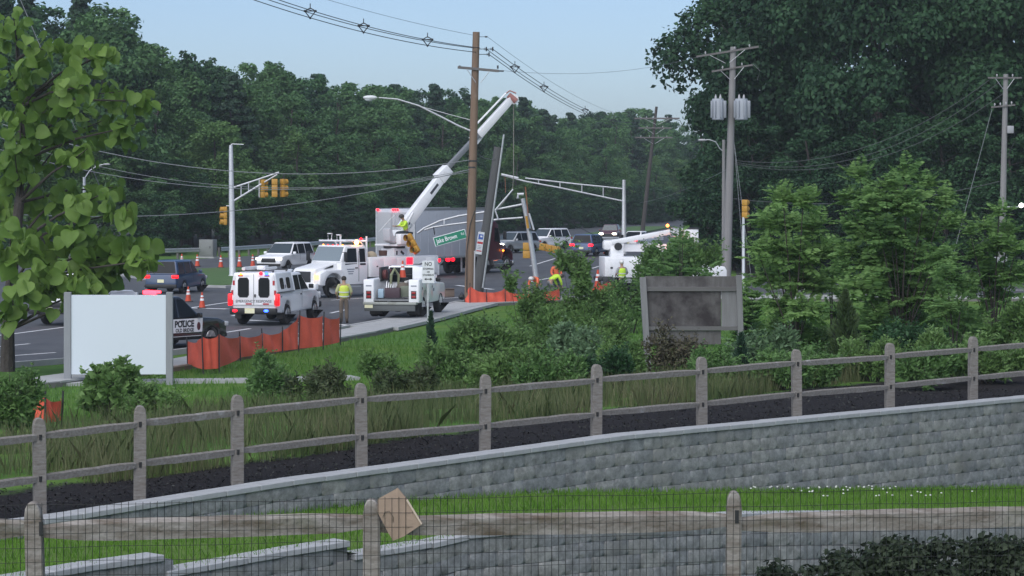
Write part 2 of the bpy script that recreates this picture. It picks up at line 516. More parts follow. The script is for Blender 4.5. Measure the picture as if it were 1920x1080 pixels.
# ================================================================ plants
rng = np.random.default_rng(7)
random.seed(11)
def unit(v): return v / np.maximum(1e-9, np.linalg.norm(v, axis=-1, keepdims=True))
def leaf_cards(pos, nrm, size, asp=.62, fold=.18):
    """folded diamond leaves: 2 triangles each"""
    n = len(pos)
    r = unit(rng.normal(size=(n, 3)))
    a = unit(np.cross(nrm, r)); b = np.cross(nrm, a)
    s = np.asarray(size)[:, None]
    v0 = pos + a * s * .5; v1 = pos + b * s * .5 * asp + nrm * s * fold * .5
    v2 = pos - a * s * .5; v3 = pos - b * s * .5 * asp + nrm * s * fold * .5
    V = np.stack([v0, v1, v2, v3], 1).reshape(-1, 3)
    i = np.arange(n)[:, None] * 4
    Fc = np.concatenate([i + 0, i + 1, i + 2, i + 3], 1)
    return V, Fc
def crown_mesh(name, lobes, n, size, flat=.8, hang=0.0, fill=.45, up=.25):
    """lobes: (centre, radius). leaves sit in the outer shell of each lobe"""
    c = np.array([l[0] for l in lobes], float); r = np.array([l[1] for l in lobes], float)
    pr = r ** 2 / (r ** 2).sum()
    k = rng.choice(len(r), n, p=pr)
    d = unit(rng.normal(size=(n, 3)))
    d[:, 2] = np.where((d[:, 2] < -.35) & (rng.random(n) < .6), -d[:, 2], d[:, 2])
    rad = r[k] * (fill + (1 - fill) * rng.random(n) ** .5) * (1 + .10 * rng.normal(size=n))
    q = d * rad[:, None]; q[:, 2] *= flat
    pos = c[k] + q
    nrm = unit(d * .7 + np.array([0, 0, up]) + rng.normal(size=(n, 3)) * .55)
    V, Fc = leaf_cards(pos, nrm, size * rng.uniform(.6, 1.25, n))
    return np_mesh(name, V, Fc)
def limbs(b, base, top, r0, nb, spread, z0, z1, seg=7, r_end=.3):
    pts = []; k = 6
    wob = [(random.uniform(-.03, .03), random.uniform(-.03, .03)) for _ in range(k + 1)]
    H = top[2] - base[2]
    for i in range(k + 1):
        f = i / k
        p = Vector(base).lerp(Vector(top), f); p.x += wob[i][0] * H * f; p.y += wob[i][1] * H * f
        pts.append(p)
    rs = [r0 * (1.25 if i == 0 else 1) * (1 - (1 - r_end) * i / k) for i in range(k + 1)]
    b.tube(pts, rs, seg)
    for i in range(nb):
        f = z0 + (z1 - z0) * (i + random.random()) / nb
        j = min(k - 1, int(f * k)); s = pts[j].lerp(pts[j + 1], f * k - j)
        a = random.uniform(0, 6.283); ln = spread * random.uniform(.6, 1.0) * (1.15 - .6 * f)
        e = s + Vector((math.cos(a) * ln, math.sin(a) * ln, ln * random.uniform(.4, .9)))
        m = s.lerp(e, .5) + Vector((0, 0, -.06 * ln))
        rr = r0 * (1 - .7 * f) * .45
        b.tube([s, m, e], [rr, rr * .7, rr * .25], 5)

BARK = mat('bark', (.075, .062, .050), .95, noise=(3, .5, (.12, .105, .09), (6, 6, 1)), bump=(14, .8, .05))
BARKD = mat('dark_bark', (.045, .038, .033), .95, noise=(3, .5, (.075, .065, .058), (6, 6, 1)), bump=(14, .8, .05))
L_FOR = leaf_mat('forest_leaves', (.036, .086, .036), (.060, .128, .046), (.11, .185, .064), .35, transl=.25, obj_var=.6)
L_LITE = leaf_mat('light_leaves', (.085, .145, .042), (.12, .195, .056), (.17, .25, .080), .5, transl=.3, obj_var=.35)
L_DARK = leaf_mat('dark_leaves', (.018, .046, .022), (.030, .068, .029), (.052, .105, .040), .35, transl=.25, obj_var=.4)  # leaf colour darkened to carry shade on the unlit side of the right-hand trees
L_PINE = leaf_mat('pine_needles', (.028, .054, .032), (.040, .072, .040), (.060, .095, .052), .5, transl=.15, obj_var=.4)

def proto_tree(kind, seed, n=15000, sz=.21, low=1.7):
    """unit trees 10 m tall; returns (trunk mesh, crown mesh)"""
    random.seed(seed)
    lob = []
    if kind == 'broad':
        for i in range(44):
            f = random.random(); a = random.uniform(0, 6.283)
            env = math.sin(math.pi * (.16 + .76 * f)) ** .8
            rr = 2.45 * env * math.sqrt(random.uniform(.12, 1.0))
            lob.append(((math.cos(a) * rr, math.sin(a) * rr, low + (9.0 - low) * f), random.uniform(.42, .95) * (1.1 - .3 * f)))
        for i in range(6): lob.append(((random.gauss(0, .6), random.gauss(0, .6), random.uniform(8.7, 9.5)), random.uniform(.3, .55)))
        lob.append(((0, 0, 5.5), 1.6))
    elif kind == 'tall':
        for i in range(40):
            f = random.random(); a = random.uniform(0, 6.283)
            rr = 1.6 * math.sin(math.pi * (.15 + .75 * f)) * math.sqrt(random.uniform(.1, 1.05))
            lob.append(((math.cos(a) * rr, math.sin(a) * rr, 1.3 + 7.9 * f), random.uniform(.32, .75)))
        lob.append(((.1, 0, 9.4), .4)); lob.append(((-.2, .1, 9.7), .22))
    elif kind == 'pine':
        for i in range(60):
            f = random.random() ** .8; a = random.uniform(0, 6.283)
            rr = 1.9 * (1.05 - f) * random.uniform(.35, 1.0) + .05
            lob.append(((math.cos(a) * rr, math.sin(a) * rr, 3.0 + 6.9 * f), random.uniform(.28, .5) * (1.15 - .45 * f)))
    b = B()
    limbs(b, (0, 0, -.3), (random.uniform(-.3, .3), random.uniform(-.3, .3), 8.6), .15 if kind != 'pine' else .13, 14, 2.2 if kind == 'broad' else 1.4, .28, .95)
    o = b.done('trunk', BARKD); tm = o.data; bpy.data.objects.remove(o)
    cm = crown_mesh('crown', lob, n, sz, flat=.85 if kind != 'pine' else .5, up=.35, fill=.25)
    return tm, cm
PROTO = {}
for i in range(4): PROTO['broad%d' % i] = proto_tree('broad', 20 + i)
for i in range(2): PROTO['tall%d' % i] = proto_tree('tall', 40 + i)
for i in range(2): PROTO['pine%d' % i] = proto_tree('pine', 60 + i)
for i in range(2): PROTO['shrubby%d' % i] = proto_tree('broad', 70 + i, 9000, .30, .6)
for i in range(3): PROTO['giant%d' % i] = proto_tree('broad', 80 + i, 46000, .145, 1.4)
CROWN_MATS = {}
def place_tree(kind, x, y, z, H, W, lm, label, name='forest_tree', group=None, rz=None):
    tm, cm = PROTO[kind]
    key = (kind, lm.name)
    if key not in CROWN_MATS:
        c2 = cm.copy(); c2.materials.clear(); c2.materials.append(lm); CROWN_MATS[key] = c2
    e = empty(name, (x, y, z), random.uniform(0, 6.28) if rz is None else rz, label, 'tree', group)
    e.scale = (W, W, H / 10.0)
    link_mesh('trunk', tm, None, e); link_mesh('crown', CROWN_MATS[key], None, e)
    return e

# ---- far forest along the left side of the road
EDGE = [(-130, 130), (-62, 168), (-40, 194), (-29, 207), (-19, 232), (-5, 286), (13, 350), (40, 470), (85, 660)]
SKY_X = [-400, 0, 180, 215, 255, 300, 340, 400, 470, 540, 620, 700, 790, 860, 940, 1000, 1045, 1100, 1180, 1250, 1310, 1500]
SKY_Y = [-80, -60, -25, 10, 70, 85, 75, 105, 100, 120, 142, 148, 146, 165, 170, 180, 212, 207, 195, 215, 246, 240]
def zone(px):
    return ('behind the big-leaved tree' if px < 210 else 'behind the left traffic signal' if px < 560 else
            'behind the white boom truck' if px < 800 else 'behind the tall wooden pole' if px < 960 else
            'behind the truss signal arm' if px < 1190 else 'at the far road end')
ORD = ['leftmost', 'second', 'third', 'fourth', 'fifth', 'sixth', 'seventh', 'eighth', 'ninth', 'tenth', 'eleventh', 'twelfth', 'thirteenth', 'fourteenth', 'fifteenth', 'sixteenth', 'seventeenth', 'eighteenth', 'nineteenth', 'twentieth']
def forest():
    random.seed(5)
    made = {}
    E2 = [Vector(p) for p in EDGE]
    ROWS = ((-2.2, 4.6, .30), (1.5, 5.6, .62), (7.0, 5.8, .9), (14.5, 4.9, 1.0), (22, 7.0, .96))
    for row, (off, step, hf) in enumerate(ROWS):
        for a, b in zip(E2, E2[1:]):
            d = (b - a); ln = d.length; d.normalize(); n = Vector((-d.y, d.x))
            k = max(1, int(ln / (step * (1 + max(0, (a.y - 280) / 220)))))
            for i in range(k):
                p = a + d * (ln * (i + random.uniform(.2, .8)) / k) + n * (off + random.uniform(-1.4, 1.4))
                px = 960 + p.x / p.y * F
                if px < -70 or px > 1400: continue
                yt = interp(px, SKY_X, SKY_Y)
                H = CAMZ + (HY - yt) / F * p.y
                H *= hf * (random.uniform(.94, 1.03) if row > 1 else random.uniform(.6, 1.15))
                H = min(H, 27)
                if row == 0:
                    H = min(H, 6.5); kind = random.choice(['shrubby0', 'shrubby1']); W = H / 10 * random.uniform(1.4, 2.0)
                else:
                    kind = random.choice(['broad0', 'broad1', 'broad2', 'broad3', 'broad0', 'broad2', 'tall0', 'tall1', 'pine0', 'pine1'] if row > 1 else ['broad0', 'broad1', 'broad2', 'broad3', 'tall0', 'tall1'])
                    W = max(1.1, H / 10 * (random.uniform(1.0, 1.3) if kind[0] == 'b' else random.uniform(.9, 1.15)))
                lm = L_PINE if kind[0] == 'p' else (L_LITE if (row == 1 and random.random() < .42) else L_DARK if row == 0 else random.choice([L_FOR, L_FOR, L_DARK]))  # roadside row dark: shade at the foot of the woods put into leaf colour
                e = place_tree(kind, p.x, p.y, -.1, H, W, lm, 'x', 'forest_shrub' if row == 0 else 'forest_tree', group='trees of the far woods')
                sp = {'b': 'broad leafy', 't': 'slender', 'p': 'dark pine', 's': 'low shrubby'}[kind[0]]
                rw = ['roadside', 'front-row', 'mid-wood', 'skyline', 'back-row'][row]
                made.setdefault((sp, rw, zone(px)), []).append((px, e))
    for (sp, rw, zn), lst in made.items():
        lst.sort(key=lambda q: q[0])
        for i, (px, e) in enumerate(lst):
            e['label'] = '%s %s %s tree %s%s' % (ORD[min(i, 19)] if len(lst) > 1 else 'lone', sp, rw, 'from left, ' if i else '', zn)
forest()
FLOOR = mat('forest_floor', (.020, .024, .014), .95, noise=(.6, .5, (.032, .034, .02)))
def floor_sheet(poly):
    return sheet('forest_floor', poly, .012, FLOOR)
floor_sheet([(-132, 133), (-62, 171), (-40, 197), (-28.5, 209), (-18.5, 233), (-4.5, 287), (13.5, 351), (40.5, 471), (86, 661), (40, 720), (-260, 500), (-260, 160)])
# ---- big dark trees on the right, beyond the side road
random.seed(9)
RIGHT = [('giant0', 17.0, 172, 27, 2.5, 'tall dark tree rising behind the transformer pole'),
         ('giant1', 22.5, 163, 28, 2.4, 'huge dark tree right of the transformer pole, overhanging the sky'),
         ('giant2', 28.0, 168, 29, 2.6, 'huge dark tree filling the upper right, between the two right poles'),
         ('giant0', 33.5, 162, 28, 2.5, 'huge dark tree behind the rightmost pole'),
         ('giant1', 24.0, 182, 30, 2.6, 'deep dark tree behind the front row at upper right'),
         ('giant2', 31.0, 184, 31, 2.7, 'deep dark tree behind the rightmost pole, second row'),
         ('giant0', 38.0, 178, 30, 2.7, 'deep dark tree at the right frame edge, second row'),
         ('giant1', 19.0, 196, 27, 2.3, 'dark tree behind the transformer pole, third row'),
         ('broad3', 14.6, 166, 10, 1.25, 'low leafy tree left of the transformer pole foot'),
         ('broad0', 17.6, 157, 9.5, 1.2, 'low leafy tree between transformer pole and post signal'),
         ('broad1', 21.8, 156, 11, 1.3, 'mid-height leafy tree right of the post signal'),
         ('broad2', 25.6, 157, 10, 1.3, 'mid-height leafy tree behind the tallest sapling'),
         ('broad0', 29.2, 156, 9, 1.25, 'low leafy tree left of the rightmost pole'),
         ('broad3', 33.0, 157, 9, 1.3, 'low leafy tree at the foot of the rightmost pole'),
         ('tall0', 13.2, 178, 12, 1.5, 'slender tree at the left end of the dark right-hand trees'),
         ('broad2', 16.5, 206, 14, 1.6, 'hazy tree behind the far dark pole')]
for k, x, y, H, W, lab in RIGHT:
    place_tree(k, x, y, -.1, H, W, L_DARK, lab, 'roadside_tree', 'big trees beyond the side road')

floor_sheet([(13.2, 156), (40, 151), (120, 150), (200, 330), (60, 420), (30, 280), (20, 215), (15, 180)])
random.seed(19)
for i, (x, y, H) in enumerate(((14.2, 171, 4.5), (15.6, 160, 4.2), (17.6, 161, 5.0), (19.8, 154.5, 3.6), (22.2, 160, 5.2), (24.0, 154, 3.4), (26.4, 161, 5.5), (28.6, 154, 3.8), (30.6, 160, 5.2), (32.6, 153.5, 3.6), (34.8, 160, 5.0), (37, 155, 4.2), (21, 172, 7), (26, 174, 7.5), (31, 173, 7), (36, 171, 7), (15.5, 188, 6), (18, 216, 9), (22, 205, 9))):
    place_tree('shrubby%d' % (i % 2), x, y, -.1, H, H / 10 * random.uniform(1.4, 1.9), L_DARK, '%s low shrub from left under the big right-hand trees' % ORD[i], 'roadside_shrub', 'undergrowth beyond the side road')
# ---- big-leaved tree at the left edge
def heart_leaf(seed):
    random.seed(seed)
    out = [(0, 0), (.16, -.10), (.36, -.04), (.47, .18), (.44, .42), (.30, .68), (.12, .90), (0, 1.06)]
    V = []; Fc = []
    mid = [(0, 0), (0, .18), (0, .42), (0, .68), (0, .90), (0, 1.06)]
    bend = random.uniform(.15, .4); cup = random.uniform(.10, .28)
    def z(x, y): return abs(x) * cup - bend * y * y + .03 * math.sin(9 * y + 5 * abs(x))
    rows = [(-.05, .20), (.05, .42), (.22, .52), (.42, .52), (.60, .45), (.76, .32), (.90, .14), (1.0, 0)]
    for y, hw in rows:
        for f in (-1, -.5, 0, .5, 1):
            x = f * hw * random.uniform(.95, 1.05); V.append((x, y - (.0 if f else -.05 * (y < .1)), z(x, y)))
    for i in range(len(rows) - 1):
        for j in range(4):
            Fc.append((i * 5 + j, i * 5 + j + 1, (i + 1) * 5 + j + 1, (i + 1) * 5 + j))
    me = np_mesh('leaf', V, Fc, True)
    return me
L_BIG = leaf_mat('big_leaves', (.115, .178, .030), (.165, .235, .042), (.235, .30, .068), 1.2, rough=.45, transl=.42, obj_var=.45)
BIGC = [(28, 55, 42), (85, 92, 46), (160, 108, 42), (196, 98, 20), (20, 140, 45), (75, 165, 50), (140, 165, 45), (200, 175, 36), (258, 190, 28), (232, 240, 38), (180, 232, 44), (110, 222, 50), (40, 235, 50),
        (30, 310, 50), (95, 290, 46), (150, 290, 34), (205, 352, 26), (175, 372, 38), (110, 372, 46), (40, 385, 54), (228, 398, 22), (20, 460, 48), (85, 455, 48), (150, 440, 44), (205, 462, 40), (250, 478, 32), (274, 465, 20), (262, 490, 24), (150, 575, 18),
        (125, 520, 44), (55, 530, 46), (160, 545, 32), (20, 590, 26), (195, 505, 40), (235, 470, 40), (100, 545, 34), (175, 490, 40)]
def big_tree():
    base = G(14, 692, .05); D = base.y
    t = empty('big_leaved_tree', base, 0, 'young tree with large bright green heart-shaped leaves at left edge', 'tree')
    def L3(px, py, d): return P(px, py, d) - base
    b = B()
    trunk = [Vector((0, 0, -.2)), L3(15, 620, D), L3(20, 540, D), L3(28, 460, D), L3(36, 380, D), L3(42, 300, D), L3(40, 200, D), L3(34, 110, D), L3(30, 55, D)]
    b.tube(trunk, [.24, .19, .17, .16, .15, .14, .11, .07, .03], 10)
    b.done('trunk', BARKD, t)
    random.seed(21)
    vs = [heart_leaf(i) for i in range(6)]
    for m in vs: m.materials.append(L_BIG)
    cl = []
    for px, py, r in BIGC:
        dd = D - random.uniform(.2, 3.4) if py > 430 else D + random.uniform(-2.6, 1.6)
        cl.append((L3(px, py, dd), r / F * D))
    bb = B()
    for c, r in cl:      # a bough to each spray
        j = min(range(1, len(trunk)), key=lambda i: abs(trunk[i].z - (c.z - .9)))
        s = trunk[j]; m = s.lerp(c, .55) + Vector((0, 0, .12))
        bb.tube([s, m, c, c + (c - s).normalized() * r * .8], [.055, .035, .018, .008], 6)
    bb.done('boughs', BARKD, t)
    leaves = []
    for c, r in cl:
        n = int(8 + 34 * (r / .55) ** 2 * .46)
        for i in range(n):
            d = Vector((random.gauss(0, 1), random.gauss(0, 1), random.gauss(0, 1))).normalized() * r * random.uniform(.35, 1.02)
            leaves.append((c + d, c))
    random.shuffle(leaves)
    leaves.sort(key=lambda q: q[0].y)
    rest = []
    for i, (p, c) in enumerate(leaves):
        out = (p - c); yaw = math.atan2(out.y, out.x) - math.pi / 2 + random.gauss(0, .6)
        rot = Euler((random.gauss(-1.0, .55), random.gauss(0, .75), yaw + random.gauss(0, .5)))
        s = random.uniform(.26, .46) if p.z > 5.2 else random.uniform(.34, .54)
        if i < 290:
            o = link_mesh('leaf', vs[i % 6], None, t); o.location = p; o.rotation_euler = rot; o.scale = (s, s, s)
        else:
            rest.append(Matrix.Translation(p) @ rot.to_matrix().to_4x4() @ Matrix.Diagonal((s, s, s, 1)))
    if rest:
        V = []; Fc = []
        for i, M in enumerate(rest):
            me = vs[i % 6]; k = len(V)
            V += [tuple(M @ v.co) for v in me.vertices]
            Fc += [tuple(k + q for q in pl.vertices) for pl in me.polygons]
        o = link_mesh('foliage', np_mesh('foliage', V, Fc, True), L_BIG, t); o['kind'] = 'stuff'
big_tree()

# ---- saplings with feathery compound leaves
L_SUM = leaf_mat('sapling_leaves', (.135, .215, .062), (.195, .29, .084), (.28, .365, .115), 1.0, transl=.35, obj_var=.3)
L_SUMD = leaf_mat('dark_sapling_leaves', (.105, .175, .054), (.155, .24, .072), (.24, .325, .10), 1.3, transl=.35, obj_var=.3)
def frond_arrays(fr, droop=.55, k=8, wf=.42):
    """fr: list of (pos, dir, length). pairs of leaflets along a drooping rachis"""
    pos, nrm, sz, ax = [], [], [], []
    for p, d, ln in fr:
        side = d.cross(Vector((0, 0, 1)))
        if side.length < .01: side = Vector((1, 0, 0))
        side.normalize(); q = Vector(p)
        for i in range(k):
            f = (i + 1) / k
            q = q + (d * (ln / k)) + Vector((0, 0, -droop * ln / k * f))
            w_ = ln * wf * math.sin(math.pi * (.25 + .65 * f))
            for sgn in (-1, 1):
                v = (side * sgn + d * .35 + Vector((0, 0, -.25))).normalized()
                pos.append(q + v * w_ * .5); ax.append(v); sz.append(w_)
    return pos, ax, sz
def blades_from(pos, ax, sz, asp=.34):
    pos = np.array(pos); ax = unit(np.array(ax)); n = len(pos)
    r = unit(np.tile([0, -.25, .8], (n, 1)) + rng.normal(size=(n, 3)) * .8)
    b = unit(np.cross(ax, r)); s = np.array(sz)[:, None]
    V = np.stack([pos - ax * s * .5, pos + b * s * asp * .5, pos + ax * s * .5, pos - b * s * asp * .5], 1).reshape(-1, 3)
    i = np.arange(n)[:, None] * 4
    return V, np.concatenate([i, i + 1, i + 2, i + 3], 1)
def sapling(px, ytop, ybase, d, wpx, label, n=190, lm=None, name='sapling', seed=0, bare=.12, tips=None):
    n = int(n * 2.1)
    random.seed(seed)
    X = (px - 960) / F * d; z0 = gz(X, d)
    H = CAMZ - (ytop - HY) / F * d - z0; Wd = wpx / F * d / 2
    t = empty(name, (X, d, z0), 0, label, 'tree' if H > 2.2 else 'shrub', 'self-sown plants behind the rail fence')
    b = B(); fr = []
    stems = max(4, int(n / 24))
    for i in range(stems):
        a = random.uniform(0, 6.283); rr = Wd * random.uniform(.15, .95)
        hh = H * (1 - .45 * (rr / Wd) ** 1.5) * random.uniform(.82, 1.0)
        if i == 0: rr = 0; hh = H * .97
        tip = Vector((math.cos(a) * rr, math.sin(a) * rr * .8, hh))
        m = Vector((tip.x * .45, tip.y * .45, hh * .5))
        r0 = .018 + .008 * H
        b.tube([(0, 0, -.1), m * .5, m, tip], [r0, r0 * .8, r0 * .5, .006], 5)
        k = int(n / stems)
        for j in range(k):
            f = bare + (1 - bare) * (j + random.random()) / k
            s = (Vector((0, 0, 0)).lerp(m, f * 2) if f < .5 else m.lerp(tip, f * 2 - 1))
            aa = random.uniform(0, 6.283); up = .25 + .7 * f
            dr = Vector((math.cos(aa), math.sin(aa), up)).normalized()
            ln = (.42 + .30 * (1 - f)) * min(1.35, .55 + H * .18) * random.uniform(.7, 1.15)
            off = Vector((math.cos(aa), math.sin(aa), 0)) * Wd * .30 * (1 - f) * random.random() * 1.6
            fr.append((s + off, dr, ln))
    b.done('stems', BARKD, t)
    V, Fc = blades_from(*frond_arrays(fr), .46)
    o = link_mesh('crown', np_mesh('crown', V, Fc), lm or L_SUM, t)
    return t
def cluster_sapling(px0, d, clusters, label, per=15, lm=None, seed=0, stem=.032):
    """sapling whose boughs end in the leafy sprays listed as (px, py, radius px)"""
    random.seed(seed)
    X = (px0 - 960) / F * d; z0 = gz(X, d); base = Vector((X, d, z0))
    t = empty('sapling', base, 0, label, 'tree', 'self-sown plants behind the rail fence')
    b = B(); fr = []
    top = max((P(px, py, d) - base).z for px, py, r in clusters)
    for px, py, r in clusters:
        dd = d + random.uniform(-1.3, 1.3) * (r / 45)
        c = P(px, py, dd) - base; rr = r / F * d
        lean = Vector((c.x * .25, c.y * .25, c.z * .42)); m = Vector((c.x * .62, c.y * .62, c.z * .70))
        k = stem * (c.z / top) ** .5
        b.tube([(0, 0, -.1), lean, m, c, c + Vector((random.uniform(-.1, .1), 0, rr * .6))], [k, k * .75, k * .5, k * .3, .005], 6)
        r *= 1.15; rr *= 1.15; n = int(per * 2.6 * (r / 45) ** 1.3) + 10
        for i in range(n):
            aa = random.uniform(0, 6.283); el = random.uniform(-.35, 1.15)
            dr = Vector((math.cos(aa) * math.cos(el), math.sin(aa) * math.cos(el), math.sin(el))).normalized()
            ln = rr * random.uniform(.6, 1.25)
            fr.append((c + Vector((random.gauss(0, .22), random.gauss(0, .22), random.gauss(0, .2))) * rr, dr, max(.2, ln)))
    b.done('stems', BARKD, t)
    V, Fc = blades_from(*frond_arrays(fr, .26, 10, .32), .44)
    link_mesh('crown', np_mesh('crown', V, Fc), lm or L_SUM, t)
    return t
cluster_sapling(1490, 66, [(1468, 372, 30), (1506, 378, 32), (1440, 420, 34), (1482, 425, 42), (1524, 428, 34), (1420, 470, 30), (1462, 475, 40), (1510, 480, 40), (1545, 478, 28), (1435, 520, 34), (1480, 530, 42), (1530, 535, 38), (1460, 580, 36), (1510, 585, 40), (1490, 630, 36)],
                'feathery green sapling just right of the post signal', 16, seed=1)
cluster_sapling(1690, 64, [(1612, 332, 30), (1700, 325, 34), (1672, 350, 28), (1738, 345, 26), (1592, 372, 28), (1640, 388, 40), (1700, 385, 44), (1770, 378, 28), (1615, 430, 42), (1670, 440, 46), (1730, 435, 44), (1785, 418, 28), (1590, 470, 30), (1640, 490, 48), (1700, 500, 50), (1760, 490, 42), (1620, 545, 44), (1680, 560, 50), (1740, 555, 46), (1650, 610, 46), (1715, 615, 46)],
                'tallest feathery green sapling, broad, left of the rightmost pole', 18, L_SUMD, seed=2)
cluster_sapling(1862, 66, [(1873, 398, 24), (1848, 425, 26), (1893, 430, 26), (1818, 432, 22), (1870, 462, 36), (1905, 468, 26), (1830, 478, 32), (1860, 510, 38), (1900, 520, 34), (1825, 535, 34), (1870, 560, 38), (1845, 610, 36)],
                'feathery green sapling overlapping the rightmost pole', 15, seed=3)
cluster_sapling(1790, 62, [(1775, 520, 32), (1805, 545, 34), (1770, 575, 38), (1815, 600, 36), (1785, 640, 36)], 'lower feathery sapling between the two tall right saplings', 15, L_SUMD, seed=4)
cluster_sapling(1560, 69, [(1560, 470, 30), (1585, 500, 32), (1555, 525, 34), (1590, 550, 32), (1570, 590, 34)], 'lower feathery sapling behind the young cedar', 14, seed=5)
sapling(1275, 418, 560, 92, 150, 'leafy sapling in front of the right boom truck', 150, seed=6, lm=L_LITE)
sapling(1400, 520, 650, 72, 90, 'thin sapling at the right post of the weathered board', 60, seed=16)

# ---- bushes: willow-like shoots with narrow leaves
L_BUSH = leaf_mat('bush_leaves', (.10, .16, .046), (.145, .215, .062), (.21, .285, .09), 1.4, transl=.35, obj_var=.4)
L_GREY = leaf_mat('greyish_leaves', (.10, .145, .07), (.145, .20, .095), (.21, .27, .145), 1.4, transl=.35, obj_var=.3)
L_WEED_B = leaf_mat('weedy_leaves', (.060, .080, .030), (.085, .10, .04), (.13, .13, .06), 1, transl=.3, obj_var=.2)
def bush(px, ytop, d, wpx, label, n=2600, lm=None, ls=.11, seed=0, name='bush', upright=.8, asp=.42):
    """several leafy lumps with loose shoots standing out of them"""
    n = int(n * 2.0); ls *= 1.2
    random.seed(seed)
    X = (px - 960) / F * d; z0 = gz(X, d)
    H = CAMZ - (ytop - HY) / F * d - z0; Wd = wpx / F * d / 2
    t = empty(name, (X, d, z0), 0, label, 'shrub', 'self-sown plants behind the rail fence')
    b = B(); pos, ax, sz = [], [], []
    lumps = []
    k = random.randint(9, 14)
    for i in range(k):
        a = random.uniform(0, 6.283); rr = Wd * math.sqrt(random.random()) * .8
        hh = H * random.uniform(.35, .86) * (1 - .25 * (rr / Wd) ** 2)
        if i == 0: hh = H * .84
        r_ = min(Wd * random.uniform(.30, .52), max(.16, hh * .45))
        c = Vector((math.cos(a) * rr, math.sin(a) * rr * .8, max(r_ * .6, hh - r_ * .5)))
        lumps.append((c, r_))
        b.tube([(math.cos(a) * rr * .2, math.sin(a) * rr * .2, -.05), c * .5 + Vector((0, 0, .05)), c], [.014, .009, .004], 4, False)
    tot = sum(r_ ** 2 for _, r_ in lumps)
    for c, r_ in lumps:
        for j in range(int(n * .72 * r_ ** 2 / tot)):
            v = Vector((random.gauss(0, 1), random.gauss(0, 1), random.gauss(.25, 1))).normalized()
            p = c + v * r_ * random.uniform(.45, 1.05)
            if p.z < .02: continue
            q = random.uniform(.6, 1.3) * ls
            u = (v + Vector((random.gauss(0, .6), random.gauss(0, .6), random.gauss(upright * .4, .5)))).normalized()
            pos.append(p); ax.append(u); sz.append(q)
        for j in range(max(2, int(n * .28 / len(lumps) / 16))):      # shoots
            v = Vector((random.gauss(0, .5), random.gauss(0, .5), 1)).normalized(); s_ = c + v * r_ * .5; L_ = random.uniform(.25, .55) * (.4 + H * .3)
            e = s_ + v * L_ + Vector((random.gauss(0, .1), 0, 0)); b.tube([s_, e], [.006, .002], 4, False)
            for m in range(16):
                f = random.random(); aa = random.uniform(0, 6.283)
                u = Vector((math.cos(aa), math.sin(aa), random.uniform(0, .9))).normalized(); q = random.uniform(.6, 1.2) * ls * (1.15 - .5 * f)
                pos.append(s_.lerp(e, f) + u * q * .5); ax.append(u); sz.append(q)
    b.done('stems', BARKD, t)
    V, Fc = blades_from(pos, ax, sz, asp)
    link_mesh('foliage', np_mesh('foliage', V, Fc), lm or L_BUSH, t)
    return t
bush(1088, 446, 80, 100, 'tall willowy bush right of the workers, tallest of the middle thicket', 3400, seed=1, ls=.15)
bush(985, 498, 80, 80, 'upright willowy bush left of the workers, below the broken signal', 2400, seed=31, ls=.15)
bush(1000, 575, 70, 190, 'wide bush at the left front of the middle thicket', 4600, seed=2, ls=.13)
bush(905, 590, 68, 150, 'rounded bush below the orange netting by the wooden pole', 3600, L_BUSH, seed=3, ls=.13)
bush(1080, 610, 64, 190, 'pale-leaved bush in the middle of the thicket', 4200, L_GREY, seed=4, ls=.13)
bush(1150, 600, 68, 130, 'dense bush left of the weathered board', 3400, seed=5, ls=.12)
bush(960, 650, 58, 210, 'low spreading bush at the front of the thicket', 4200, seed=6, ls=.11)
bush(1120, 655, 56, 150, 'low dark bush above the fourth fence span', 3000, L_DARK, seed=7, ls=.10)
bush(500, 655, 66, 95, 'small green bush below the left orange netting', 1600, L_LITE, seed=8, ls=.12)
bush(705, 655, 66, 80, 'small dark bush on the grass below the service truck', 1300, seed=9, ls=.12)
bush(205, 682, 60, 120, 'leafy bush with broad leaves in front of the blank sign', 1500, L_BUSH, seed=10, ls=.2, asp=.6)
bush(1440, 610, 60, 130, 'pale bush right of the weathered board', 2600, L_GREY, seed=11, ls=.12)
bush(1525, 650, 55, 120, 'low bush at the foot of the young cedar', 2200, L_LITE, seed=12, ls=.11)
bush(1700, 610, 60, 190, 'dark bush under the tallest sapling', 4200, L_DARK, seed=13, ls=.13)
bush(1790, 620, 57, 170, 'green bush behind the last full fence span', 3400, L_BUSH, seed=14, ls=.12)
bush(1890, 560, 60, 130, 'bush at the right frame edge behind the fence', 3000, L_BUSH, seed=15, ls=.13)
bush(1270, 600, 60, 130, 'reddish dry bush in front of the weathered board', 1500, mat('dry_stalks', (.085, .060, .048), .9, noise=(3, .6, (.07, .085, .035))), seed=16, ls=.09)
bush(1345, 655, 56, 150, 'yellow-green weeds at the foot of the weathered board', 2600, L_LITE, seed=17, ls=.10)
bush(20, 700, 48, 150, 'dark weeds at the left frame edge behind the fence', 2600, L_BUSH, seed=18, ls=.10)
bush(1180, 505, 100, 110, 'bush in front of the right boom truck and netting', 1700, L_LITE, seed=19, ls=.16)
bush(1240, 445, 100, 120, 'upright bush by the right boom truck body', 3400, L_BUSH, seed=20, ls=.17)
bush(1302, 436, 104, 120, 'leafy bush in front of the right boom truck cab', 3600, L_BUSH, seed=21, ls=.18)
